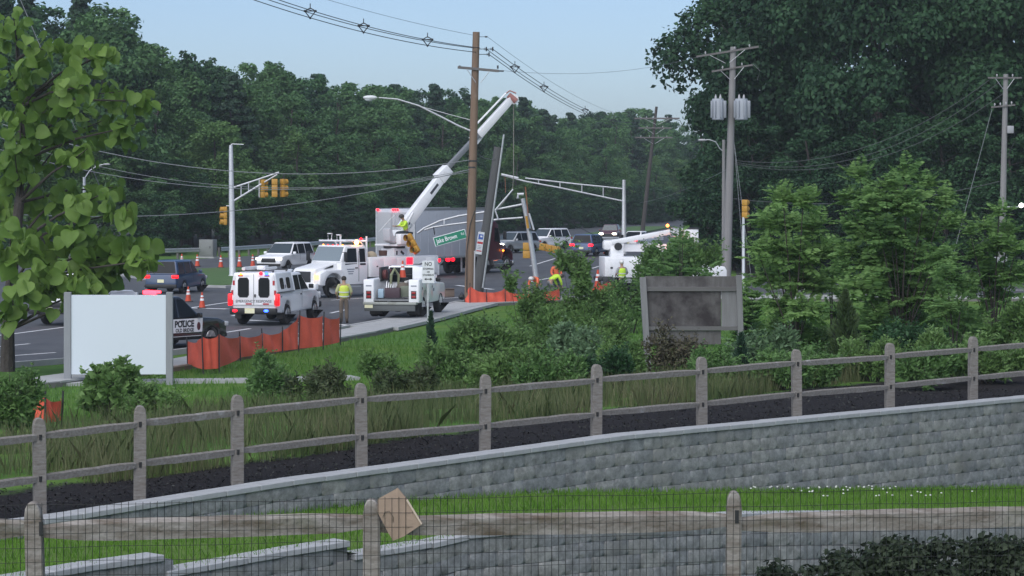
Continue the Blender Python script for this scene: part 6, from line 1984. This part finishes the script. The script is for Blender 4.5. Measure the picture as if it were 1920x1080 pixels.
# ---------------------------------------------------------------- tractor and box trailer
def semi():
    root = empty('tractor_trailer', (0, 0, 0), 0, 'maroon tractor pulling a plain grey box trailer behind the boom truck', 'semi truck')
    side = mat('trailer_skin', (.52, .55, .60), .45, noise=(.6, .4, (.47, .50, .545)), wear=(.8, .62, (.40, .43, .46)))
    L_ = 9.4
    xbox(root, 'trailer_box', side, (0, 0, 2.60), (L_, 2.58, 2.86), .03)
    for z in (4.05, 1.16):
        for s in (-1, 1): xbox(root, 'trailer_rail', STEEL, (0, s * 1.295, z - .03), (L_ + .02, .03, .12))
    for s in (-1, 1):
        for k in range(9): xbox(root, 'side_rib', side, (-4.0 + k * 1.0, s * 1.294, 2.6), (.05, .012, 2.7))
    rx = -L_ / 2
    for s in (-1, 1):
        xbox(root, 'rear_door', mat('trailer_door', (.36, .38, .40), .5, noise=(1, .4, (.33, .34, .36))), (rx - .015, s * .62, 2.55), (.04, 1.2, 2.6), .01)
        B().tube([(rx - .06, s * .25, 1.3), (rx - .06, s * .25, 3.8)], .025, 6).done('lock_rod', STEEL, root)
        xbox(root, 'corner_post', STEEL, (rx - .02, s * 1.26, 2.6), (.06, .09, 2.86))
        B().ell((rx - .05, s * 1.16, 4.0), (.05, .10, .06), 10, 6).done('clearance_light', RED_LIT, root)
        xbox(root, 'taillight', RED_LIT, (rx - .05, s * .95, 1.02), (.06, .34, .12), .02)
        for x in (-3.6, -2.4):
            wheel(root, x, s * 1.08, .50, .28); 
        B().tube([(2.2, s * .8, .2), (2.2, s * .8, 1.15)], .06, 8).done('landing_leg', STEEL, root)
        xbox(root, 'mud_flap', BLACK, (-4.2, s * 1.0, .55), (.03, .6, .7))
    for y in (-.16, 0, .16): B().ell((rx - .05, y, 4.0), (.05, .07, .06), 10, 6).done('clearance_light', RED_LIT, root)
    xbox(root, 'rear_guard', DARK, (rx - .03, 0, .62), (.10, 2.3, .12))
    xbox(root, 'slider_frame', DARK, (-2.9, 0, 1.0), (2.4, 1.0, .2))
    # side marker lamps glowing under the floor
    for x, y, s_ in ((-1.6, -1.27, .16), (-.5, -1.28, .32), (.15, -1.28, .22)):
        B().ell((x, y, .98), (s_, .05, .11), 10, 6).done('side_marker', RED_LIT, root)
    xbox(root, 'marker_bar', DARK, (-.6, -1.22, 1.04), (3.0, .06, .06))
    # tractor
    tx = L_ / 2
    tr = empty('tractor', (0, 0, 0)); tr.parent = root
    B().prism([(tx + .55, .75), (tx + .55, 2.75), (tx + .75, 3.15), (tx + 1.55, 3.2), (tx + 1.9, 3.0), (tx + 2.2, 2.15), (tx + 2.3, .75)], 1, -1.12, 1.12).done('cab', MAROON, tr, bevel=.08, seg=3)
    B().prism([(tx + 2.2, .75), (tx + 2.25, 1.85), (tx + 3.75, 1.65), (tx + 3.95, 1.3), (tx + 3.95, .65), (tx + 3.7, .65)], 1, -.75, .75).done('hood', MAROON, tr, bevel=.08, seg=3)
    xbox(tr, 'grille', CHROME, (tx + 3.96, 0, 1.1), (.05, .9, .8)); xbox(tr, 'bumper', CHROME, (tx + 4.05, 0, .55), (.2, 2.3, .3), .05)
    for s in (-1, 1):
        B().prism([(tx + 2.35, .9)] + [(a, c) for a, c in reversed(arch(tx + 3.1, .72, .72))] + [(tx + 3.95, .75), (tx + 3.9, 1.2), (tx + 3.4, 1.5), (tx + 2.7, 1.5)], 1, s * .70, s * 1.14).done('fender', MAROON, tr, bevel=.04)
        wheel(tr, tx + 3.1, s * 1.0, .50, .28); wheel(tr, tx + .35, s * .98, .50, .3); wheel(tr, tx - .75, s * .98, .50, .3)
        B().prism([(tx + 1.35, 1.95), (tx + 2.12, 1.9), (tx + 1.85, 2.75), (tx + 1.35, 2.8)], 1, s * 1.122, s * 1.14).done('side_window', GLASS, tr)
        B().tube([(tx + .45, s * .95, .9), (tx + .45, s * .95, 3.6)], .08, 10).done('exhaust_stack', CHROME, tr)
        B().tube([(tx + 1.0, s * 1.0, .55), (tx + 2.3, s * 1.0, .55)], .3, 14).done('fuel_tank', CHROME, tr)
        B().ell((tx + 2.5, s * 1.16, 1.35), (.10, .05, .06), 8, 5).done('side_marker', AMBER_LIT, tr)
        B().ell((tx + 3.9, s * 1.0, 1.1), (.08, .12, .1), 8, 5).done('headlight', AMBER_LIT, tr)
        xbox(tr, 'mirror', BLACK, (tx + 2.2, s * 1.42, 2.3), (.1, .22, .5), .03)
        xbox(tr, 'frame_rail', DARK, (tx + 1.0, s * .42, .85), (5.0, .1, .25))
    return root
place(semi(), -4.75, 160.2, 26)

# ---------------------------------------------------------------- aerial truck at the right
def aerial_truck():
    root = empty('aerial_truck', (0, 0, 0), 0, 'white bucket truck with folded boom behind the bushes at right', 'utility truck')
    W_ = WHITE2; hw = 1.1
    B().prism([(3.3, .55), (3.3, 1.05), (3.2, 1.24), (1.75, 1.38), (.1, 1.38), (.1, .5), (1.85, .5), (2.95, .5)], 1, -.98, .98).done('body', W_, root, bevel=.05)
    f = greenhouse(root, .1, 1.6, .15, .95, 1.36, 2.1, .94, .78, W_, 'cab')
    side_window(root, [(.3, 1.42), (1.35, 1.42), (.9, 2.0), (.3, 2.0)], f)
    cross_window(root, 1.6, 1.36, .94, .95, 2.1, .78, .08, 'windshield', GLASSL, .006)
    mirror(root, 1.2, .98, 1.5)
    B().prism([(0, .7), (0, 1.75), (-3.1, 1.75), (-3.1, .7)], 1, -hw, hw).done('service_body', W_, root, bevel=.03)
    for s in (-1, 1):
        for x, w_ in ((-.45, .75), (-1.35, .9), (-2.55, .85)):
            xbox(root, 'bin_door', W_, (x, s * (hw + .006), 1.25), (w_, .02, .85), .01); xbox(root, 'bin_latch', DARK, (x - .2, s * (hw + .02), 1.2), (.12, .02, .10))
        wheel(root, 2.3, s * .87, .42, .27); wheel(root, -1.9, s * .92, .42, .3)
        xbox(root, 'headlight', mat('headlamp_off', (.5, .52, .54), .15), (3.26, s * .75, .98), (.1, .3, .2), .03)
    xbox(root, 'rear_bumper', DARK, (-3.25, 0, .62), (.3, 2.1, .2), .03)
    xbox(root, 'hose_box', DARK, (-2.95, -1.16, .55), (.5, .15, .42), .02)
    # pedestal and folded boom
    xbox(root, 'pedestal', W_, (-2.35, 0, 2.0), (.7, .7, .55), .06)
    xbox(root, 'turret', W_, (-2.5, 0, 2.35), (1.1, .62, .5), .12)
    B().tube([(-2.3, -.34, 2.28), (-2.3, -.46, 2.28)], .20, 16).done('turret_motor', BLACK, root)
    bm_ = empty('boom', (0, 0, 0)); bm_.parent = root
    B().box((-1.2, .12, 2.20), (3.0, .36, .40)).done('lower_boom', W_, bm_, bevel=.04)
    o = B().box((0, 0, 0), (3.4, .30, .26)).done('upper_boom', W_, bm_, bevel=.04); o.location = (-.95, -.2, 2.78); o.rotation_euler = (0, R(-10), 0)
    B().tube([(.72, -.2, 3.06), (.72, -.45, 3.06)], .30, 18, False).done('elbow_ring', DARK, bm_)
    xbox(bm_, 'elbow', W_, (.85, .05, 3.0), (.7, .5, .45), .08)
    xbox(root, 'bucket', W_, (1.55, .1, 2.72), (.8, .75, 1.0), .08)
    xbox(root, 'bucket_rim', DARK, (1.55, .1, 3.2), (.86, .8, .08), .03)
    xbox(root, 'ladder_rack', STEEL, (.4, -.75, 2.2), (1.6, .06, .06))
    B().ell((.85, -.55, 2.24), (.13, .12, .14), 12, 8).done('strobe', lamp('orange_strobe', (1, .22, .03), 16), root)
    B().ell((.4, .3, 3.35), (.08, .08, .08), 10, 6).done('strobe', lamp('orange_strobe2', (1, .25, .03), 8), root)
    return root
place(aerial_truck(), 7.75, 138.8, 84)
# ================================================================ people
SKIN = mat('skin', (.36, .22, .15), .6)
def skin_mesh(name, pts, edges, rad, m, parent, lv=2, root=0):
    me = bpy.data.meshes.new(name)
    me.from_pydata([tuple(p) for p in pts], edges, [])
    o = link_mesh(name, me, m, parent)
    sk = o.modifiers.new('skin', 'SKIN'); sk.use_smooth_shade = True; sk.branch_smoothing = .4
    for i, r in enumerate(rad):
        me.skin_vertices[0].data[i].radius = (r, r) if not isinstance(r, tuple) else r
    for v in me.skin_vertices[0].data: v.use_root = False
    me.skin_vertices[0].data[root].use_root = True
    ss = o.modifiers.new('sub', 'SUBSURF'); ss.levels = lv; ss.render_levels = lv
    return o
def person(label, loc, rz, J, top, trousers, hat=None, vest=None, hair=(.03, .025, .02), scale=1.0, group='road crew'):
    """J: joints in metres; front of the person is -y"""
    root = empty('person', loc, rz, label, 'person', group)
    root.scale = (scale,) * 3
    V = lambda k: Vector(J[k])
    names = ['pelvis', 'waist', 'chest', 'neck', 'head_low', 'head_mid', 'head_top']
    rad = dict(pelvis=(.15, .12), waist=(.135, .105), chest=(.16, .115), neck=.058, head_low=.075, head_mid=(.078, .098), head_top=.055)
    pts, ed, rr, idx = [], [], [], {}
    def add(k, p, r, par=None):
        idx[k] = len(pts); pts.append(p); rr.append(r)
        if par: ed.append((idx[par], idx[k]))
    add('pelvis', V('pelvis'), rad['pelvis']); add('waist', V('pelvis').lerp(V('chest'), .45), rad['waist'], 'pelvis'); add('chest', V('chest'), rad['chest'], 'waist')
    add('neck', V('neck'), .06, 'chest')
    hd = (V('head') - V('neck')).normalized()
    add('head_low', V('neck') + hd * .09, .072, 'neck'); add('head_mid', V('head'), (.080, .098), 'head_low'); add('head_top', V('head') + hd * .09, .060, 'head_mid')
    for s in ('l', 'r'):
        add('sh' + s, V('sh' + s), .068, 'chest'); add('el' + s, V('el' + s), .046, 'sh' + s); add('wr' + s, V('wr' + s), .032, 'el' + s)
        d = (V('wr' + s) - V('el' + s)).normalized(); pl = V('wr' + s) + d * .07
        add('pa' + s, pl, (.036, .020), 'wr' + s)
        sd = d.cross(Vector((0, 1, .2))).normalized()
        for k, (o_, ln) in enumerate(((-.030, .070), (-.010, .080), (.010, .075), (.030, .058))):
            a_ = pl + d * .035 + sd * o_; add('f%s%d' % (s, k), a_, .0095, 'pa' + s); add('g%s%d' % (s, k), a_ + d * ln * .7 + Vector((0, -.02, -.01)), .007, 'f%s%d' % (s, k))
        t_ = V('wr' + s) + d * .04 + sd * -.045; add('t' + s, t_, .011, 'pa' + s); add('u' + s, t_ + d * .045 + sd * -.012, .008, 't' + s)
        add('hi' + s, V('hi' + s), .085, 'pelvis'); add('kn' + s, V('kn' + s), .058, 'hi' + s); add('an' + s, V('an' + s), .042, 'kn' + s)
        add('to' + s, V('an' + s) + V('foot' + s), (.045, .035), 'an' + s)
    skin_mesh('body', pts, ed, rr, SKIN, root)
    # trousers, top and vest as clothing grown on the same joints
    tp, te, tr = [V('pelvis') + Vector((0, 0, .06)), V('pelvis')], [(0, 1)], [(.165, .135), (.17, .14)]
    for s in ('l', 'r'):
        k = len(tp); tp += [V('hi' + s), V('kn' + s), V('an' + s) + Vector((0, 0, .03))]; tr += [.108, .080, .070]; te += [(1, k), (k, k + 1), (k + 1, k + 2)]
    skin_mesh('trousers', tp, te, tr, trousers, root)
    sp, se, sr = [V('pelvis').lerp(V('chest'), .08), V('pelvis').lerp(V('chest'), .5), V('chest'), V('neck') - hd * .02], [(0, 1), (1, 2), (2, 3)], [(.165, .13), (.165, .128), (.185, .135), (.075, .075)]
    for s in ('l', 'r'):
        k = len(sp); e_ = V('sh' + s).lerp(V('el' + s), .9); sp += [V('sh' + s), e_, V('el' + s).lerp(V('wr' + s), .75)]; sr += [.085, .062, .048]; se += [(2, k), (k, k + 1), (k + 1, k + 2)]
    skin_mesh('shirt', sp, se, sr, top, root)
    if vest:
        vp = [V('pelvis').lerp(V('chest'), -.12), V('pelvis').lerp(V('chest'), .5), V('chest'), V('chest').lerp(V('neck'), .62)]
        v = skin_mesh('vest', vp, [(0, 1), (1, 2), (2, 3)], [(.205, .165), (.20, .16), (.225, .17), (.17, .13)], vest, root)
        rf = mat('reflective_tape', (.62, .63, .62), .35)
        ax = (V('chest') - V('pelvis')).normalized()
        for f in (.22, .62):
            c_ = V('pelvis').lerp(V('chest'), f); rx = .222 if f > .5 else .212
            B().tube([c_ - ax * .022, c_ + ax * .022], 1.0, 18, False).done('tape', rf, v).matrix_local = Matrix.Translation(c_) @ Matrix.Diagonal((rx, .182, 1, 1)) @ Matrix.Translation(-c_)
    # boots, head details
    for s in ('l', 'r'):
        a_ = V('an' + s); f_ = V('foot' + s).normalized()
        skin_mesh('boot', [a_ + Vector((0, 0, .10)), a_ + Vector((0, 0, -.02)), a_ + f_ * .10 + Vector((0, 0, -.035)), a_ + f_ * .19 + Vector((0, 0, -.04))], [(0, 1), (1, 2), (2, 3)], [.060, .058, (.052, .042), (.048, .034)], mat('boot_leather', (.07, .05, .035), .7), root, 1)
    hp = V('head')
    fdir = Vector(J.get('face', (0, -1, 0))).normalized(); sdv = fdir.cross(hd).normalized()
    for k in (-1, 1): B().ell(hp + fdir * .088 + sdv * .032 * k + hd * .005, (.012, .012, .008), 6, 5).done('eye', BLACK, root)
    B().ell(hp + fdir * .10 - hd * .02, (.014, .018, .022), 6, 5).done('nose', SKIN, root)
    B().ell(hp + fdir * .088 - hd * .055, (.024, .010, .007), 6, 5).done('mouth', mat('lips', (.26, .10, .08), .6), root)
    for k in (-1, 1): B().ell(hp + sdv * .082 * k, (.014, .02, .03), 6, 5).done('ear', SKIN, root)
    if hat is not None:
        hb = hp + hd * .055
        h = B().ell(hb + hd * .02, (.118, .135, .10), 14, 8).done('hard_hat', hat, root)
        B().ell(hb + fdir * .03, (.135, .16, .018), 14, 6).done('hat_brim', hat, h)
    else:
        B().ell(hp + hd * .03 - fdir * .018, (.098, .112, .098), 12, 8).done('hair', mat('dark_hair', hair, .8), root)
    return root
STAND = dict(pelvis=(0, 0, .93), chest=(0, .01, 1.33), neck=(0, .0, 1.50), head=(0, -.02, 1.64), shl=(.19, .01, 1.42), elr=(-.29, .02, 1.14), wrl=(.24, -.16, .98), shr=(-.19, .01, 1.42), ell=(.29, .03, 1.14), wrr=(-.24, -.16, .98),
             hil=(.095, 0, .88), hir=(-.095, 0, .88), knl=(.10, -.02, .49), knr=(-.10, -.01, .49), anl=(.10, .01, .09), anr=(-.11, .02, .09), footl=(.02, -.13, -.05), footr=(-.03, -.13, -.05))
LIME = mat('lime_hi_vis', (.55, .80, .05), .6, emit=(.5, .8, .05), es=.0, noise=(8, .5, (.48, .72, .05)))
YELV = mat('yellow_vest', (.66, .78, .10), .6, noise=(8, .5, (.56, .68, .10)))
ORNG = mat('orange_hi_vis', (.78, .16, .06), .6, noise=(8, .5, (.68, .13, .05)))
KHAKI = mat('khaki_cloth', (.15, .12, .09), .85, noise=(6, .5, (.11, .09, .07)))
NAVY = mat('navy_cloth', (.025, .03, .042), .85)
GREYC = mat('grey_cloth', (.16, .17, .18), .85)
J = dict(STAND); J.update(head=(.0, -.045, 1.635), face=(0, -1, -.3))
person('worker in yellow vest and khaki trousers standing with back to us beside the service truck', (-6.70, 106.3, .03), R(188), J, mat('pale_yellow_shirt', (.42, .44, .22), .8), KHAKI, None, YELV, scale=1.06)
# operator on the derrick seat, seen from the side, leaning to the controls
SIT = dict(STAND); SIT.update(pelvis=(0, 0, .50), chest=(0, -.10, .90), neck=(0, -.15, 1.06), head=(0, -.22, 1.19), shl=(.19, -.11, .99), shr=(-.19, -.11, .99), ell=(.24, -.26, .76), elr=(-.24, -.26, .76), wrl=(.18, -.50, .78), wrr=(-.18, -.50, .78),
                           hil=(.10, -.03, .47), hir=(-.10, -.03, .47), knl=(.13, -.44, .46), knr=(-.13, -.44, .46), anl=(.13, -.50, .08), anr=(-.13, -.52, .08), face=(0, -1, -.4))
p = person('boom operator in lime shirt seated at the controls on the boom truck', (0, 0, 0), 0, SIT, LIME, NAVY, mat('dark_hat', (.05, .045, .04), .6), None, scale=1.05)
q = btp.matrix_world @ Vector((-.05, .82, 2.60)); p.location = q; p.rotation_euler = (0, 0, R(-60))
BEND = dict(STAND); BEND.update(pelvis=(0, .12, .86), chest=(0, -.22, 1.08), neck=(0, -.38, 1.12), head=(0, -.50, 1.10), shl=(.19, -.27, 1.09), shr=(-.19, -.27, 1.09), ell=(.24, -.38, .82), elr=(-.24, -.38, .82), wrl=(.16, -.48, .60), wrr=(-.16, -.48, .60),
                             hil=(.10, .12, .82), hir=(-.10, .12, .82), knl=(.13, -.02, .48), knr=(-.13, .0, .48), face=(0, -.7, -.7))
def gpos(px, d): return ((px - 960) / F * d, d, .03)
HATW = mat('white_hard_hat', (.7, .7, .68), .4)
person('bending worker in lime shirt beside the foot of the broken post', gpos(1034, 127), R(125), BEND, LIME, GREYC, mat('dark_hat', (.05, .045, .04), .6), None, scale=1.04)
person('standing worker in orange shirt behind the bending lime worker', gpos(1043, 131), R(30), STAND, ORNG, NAVY, mat('dark_hat', (.05, .045, .04), .6), None)
J = dict(STAND); J.update(wrl=(.20, -.30, 1.05), wrr=(-.12, -.32, 1.08))
person('worker in orange shirt crouched right below the broken post, left of the lime worker', gpos(1007, 125.5), R(-30), BEND, ORNG, GREYC, HATW, None)
person('worker in lime vest half hidden behind the thicket near the right cone', gpos(1166, 130), R(200), J, mat('grey_shirt', (.28, .29, .30), .8), NAVY, HATW, LIME)

# ================================================================ cones, barriers, netting and small things
CONE = mat('cone_orange', (.52, .065, .025), .6, wear=(3, .62, (.5, .09, .03)))
CBASE = mat('cone_base', (.025, .025, .026), .8)
def make_cone():
    root = empty('traffic_cone', (0, 0, 0))
    B().tube([(0, 0, .04), (0, 0, .72)], [.145, .028], 14).done('cone', CONE, root)
    for z0, z1 in ((.34, .44), (.50, .58)):
        r = lambda z: .145 + (.028 - .145) * (z - .04) / .68 + .004
        B().tube([(0, 0, z0), (0, 0, z1)], [r(z0), r(z1)], 14, False).done('reflective_collar', mat('collar_white', (.7, .71, .72), .4), root)
    xbox(root, 'base', CBASE, (0, 0, .02), (.38, .38, .04), .01)
    return root
proto = make_cone()
CONES = [(G(353, 566, .02), 'orange cone in the road, left of the pair behind the police SUV'), (G(379, 578, .02), 'orange cone in the road, right and nearer of the pair behind the police SUV'),
         (G(341, 499, .02), 'small far cone, leftmost of the row along the guardrail'), (G(370, 500, .02), 'small far cone, second of the row along the guardrail'), (G(414, 502, .02), 'small far cone just left of the left signal pole'),
         (G(449, 501, .02), 'small far cone just right of the left signal pole'), (G(474, 500, .02), 'small far cone left of the oncoming white SUV'),
         (G(1135, 476, .02), 'far cone beside the truss signal pole'), (G(1121, 545, .02), 'tall orange cone at the rear of the right bucket truck')]
for i, (p, lab) in enumerate(CONES):
    o = proto if i == 0 else copy_tree(proto)
    p.z = .02; o.location = p; tag(o, lab, 'traffic cone', 'traffic cones')
    if i == 8: o.scale = (1.5, 1.5, 1.5)
    if i in (2, 3, 4, 5, 6): o.scale = (1.15,) * 3
o = copy_tree(proto); o.location = P(763, 506, 108.9); o.location.z = 1.58; o.location.x += .02
tag(o, 'orange cone standing on the service truck cargo', 'traffic cone', 'traffic cones')
o.location = (-4.48, 109.3, 1.70)

# guardrails
def guardrail(pts, label, h=.72):
    root = empty('guardrail', (pts[0][0], pts[0][1], 0), 0, label, 'guardrail', 'guardrails')
    o = Vector((pts[0][0], pts[0][1], 0)); P3 = [Vector((x, y, 0)) - o for x, y in pts]
    for a, c in zip(P3, P3[1:]):
        d = (c - a); n = max(1, int(d.length / 1.9)); d.normalize(); sd_ = Vector((d.y, -d.x, 0))
        for i in range(n):
            q = a + (c - a) * (i / n)
            B().box((q.x - sd_.x * .12, q.y - sd_.y * .12, h / 2), (.15, .15, h + .04), (0, 0, math.atan2(d.y, d.x))).done('post', mat('guard_post', (.16, .15, .14), .9), root)
        prof = [(.0, -.16), (.05, -.12), (.05, -.05), (0, 0), (.05, .05), (.05, .12), (0, .16)]
        b = B()
        for (u0, v0), (u1, v1) in zip(prof, prof[1:]):
            A_, C_ = a + Vector((0, 0, h - .12)), c + Vector((0, 0, h - .12))
            b.quad(A_ + sd_ * u0 + Vector((0, 0, v0)), C_ + sd_ * u0 + Vector((0, 0, v0)), C_ + sd_ * u1 + Vector((0, 0, v1)), A_ + sd_ * u1 + Vector((0, 0, v1)))
        b.done('beam', STEEL, root, smooth=0)
guardrail([(-46, 172), (-31, 187.5), (-23.2, 198)], 'grey guardrail at the woods edge left of the cabinet')
guardrail([(-21.8, 199.5), (-14, 226), (-6, 262)], 'grey guardrail at the woods edge right of the cabinet')
guardrail([(4.5, 236), (9.0, 236.5), (13.5, 238)], 'grey guardrail far down the road by the truss signal pole')
guardrail([(8.2, 214), (10.2, 226), (15, 262)], 'grey guardrail right of the bright blue crossover')
# grey control cabinet
cb = empty('control_cabinet', (-22.6, 198.2, 0), R(-20), 'grey roadside control cabinet between two guardrails', 'cabinet')
xbox(cb, 'box', mat('cabinet_grey', (.17, .18, .175), .6), (0, 0, .72), (1.15, .7, 1.3), .03)
xbox(cb, 'door', mat('cabinet_grey2', (.19, .20, .195), .6), (0, -.355, .74), (1.0, .02, 1.12), .01)
xbox(cb, 'base', CONC, (0, 0, .04), (1.4, .9, .1)); xbox(cb, 'handle', DARK, (.35, -.375, .8), (.05, .03, .16))
# orange netting
NET = mat('orange_netting', (.80, .13, .075), .75, noise=(5, .4, (.72, .105, .06)), wear=(2, .62, (.82, .18, .11)))
STAKE = mat('steel_stake', (.03, .03, .032), .7)
def netting(label, nodes, d_of=None, z0=None):
    """nodes: (px, ytop, ybottom) with ground found from ybottom; every bay is a sheet of its own"""
    p3 = []
    for px, yt, yb in nodes:
        p = G(px, yb, .12 if z0 is None else z0); s = F / p.y
        p3.append((p, (yb - yt) / s))
    o0 = p3[0][0].copy(); root = empty('orange_safety_netting', o0, 0, label, 'safety netting', 'orange netting fences')
    for i, (p, h) in enumerate(p3):
        q = p - o0; B().tube([q + Vector((0, 0, -.1)), q + Vector((random.uniform(-.05, .05), 0, h + .14))], .02, 6).done('stake', STAKE, root)
    for (p, h), (q, g) in zip(p3, p3[1:]):
        k, r_ = 8, 5; V, Fc = [], []
        a, c = p - o0, q - o0; n = Vector((-(c - a).y, (c - a).x, 0)).normalized()
        for i in range(k + 1):
            f = i / k; hh = h + (g - h) * f - .10 * math.sin(math.pi * f)
            for j in range(r_ + 1):
                u = j / r_
                v = a.lerp(c, f) + n * (.05 * math.sin(math.pi * f) * math.sin(u * 5 + i) + .03 * math.sin(i * 1.7)) + Vector((0, 0, .02 + (hh - .02) * u))
                V.append(tuple(v))
        for i in range(k):
            for j in range(r_): Fc.append((i * (r_ + 1) + j, (i + 1) * (r_ + 1) + j, (i + 1) * (r_ + 1) + j + 1, i * (r_ + 1) + j + 1))
        link_mesh('net', np_mesh('net', V, Fc, True), NET, root)
random.seed(4)
netting('orange netting fence behind the emergency pickup and police SUV', [(352, 640, 684), (381, 632, 694), (411, 626, 692), (451, 630, 672), (493, 624, 664), (530, 620, 659), (560, 590, 655), (606, 592, 650), (638, 594, 642)])
netting('sagging orange netting at the foot of the tall wooden pole', [(872, 560, 568), (881, 536, 569), (913, 548, 568), (948, 540, 567), (973, 550, 566), (1010, 545, 565), (1050, 540, 563)])
netting('orange netting behind the thicket at the rear of the right bucket truck', [(1104, 540, 553), (1120, 534, 554), (1140, 527, 553), (1157, 526, 551)], z0=.03)
netting('crumpled orange netting low behind the rail fence at far left', [(62, 758, 792), (84, 742, 796), (116, 746, 790)], z0=.95)
netting('scrap of orange netting behind the leafy bush at left', [(266, 742, 782), (290, 744, 776)], z0=.8)
# kerbside box and little things
bx_ = empty('cardboard_box', G(842, 557, .03), R(12), 'brown cardboard box on the road left of the tall pole', 'box')
xbox(bx_, 'box', mat('cardboard', (.17, .125, .095), .85), (0, 0, .19), (.46, .4, .34), .01)
xbox(bx_, 'flap', mat('cardboard2', (.20, .15, .115), .85), (0, -.22, .38), (.44, .16, .012), 0, (R(-35), 0, 0))
tl = empty('dark_tool_bag', G(866, 562, .15), 0, 'small dark tool bag at the left of the tall pole foot', 'tool bag')
B().ell((0, 0, .13), (.17, .13, .13), 10, 7).done('bag', BLACK, tl); B().tube([(-.1, 0, .22), (0, 0, .34), (.1, 0, .22)], .015, 6).done('bag_handle', DARK, tl)
# ================================================================ evening haze
def haze():
    b = B().box((0, 420, 17), (2600, 2400, 42))
    o = b.done('haze', None, smooth=0)
    m = bpy.data.materials.new('haze'); m.use_nodes = True; t = m.node_tree
    for n in list(t.nodes):
        if n.type == 'BSDF_PRINCIPLED': t.nodes.remove(n)
    v = t.nodes.new('ShaderNodeVolumePrincipled'); v.inputs['Color'].default_value = (.80, .90, 1.0, 1); v.inputs['Density'].default_value = .00022; v.inputs['Anisotropy'].default_value = 0.0
    t.links.new(v.outputs[0], t.nodes['Material Output'].inputs['Volume'])
    o.data.materials.clear(); o.data.materials.append(m)
    tag(o, kind='stuff')
haze()
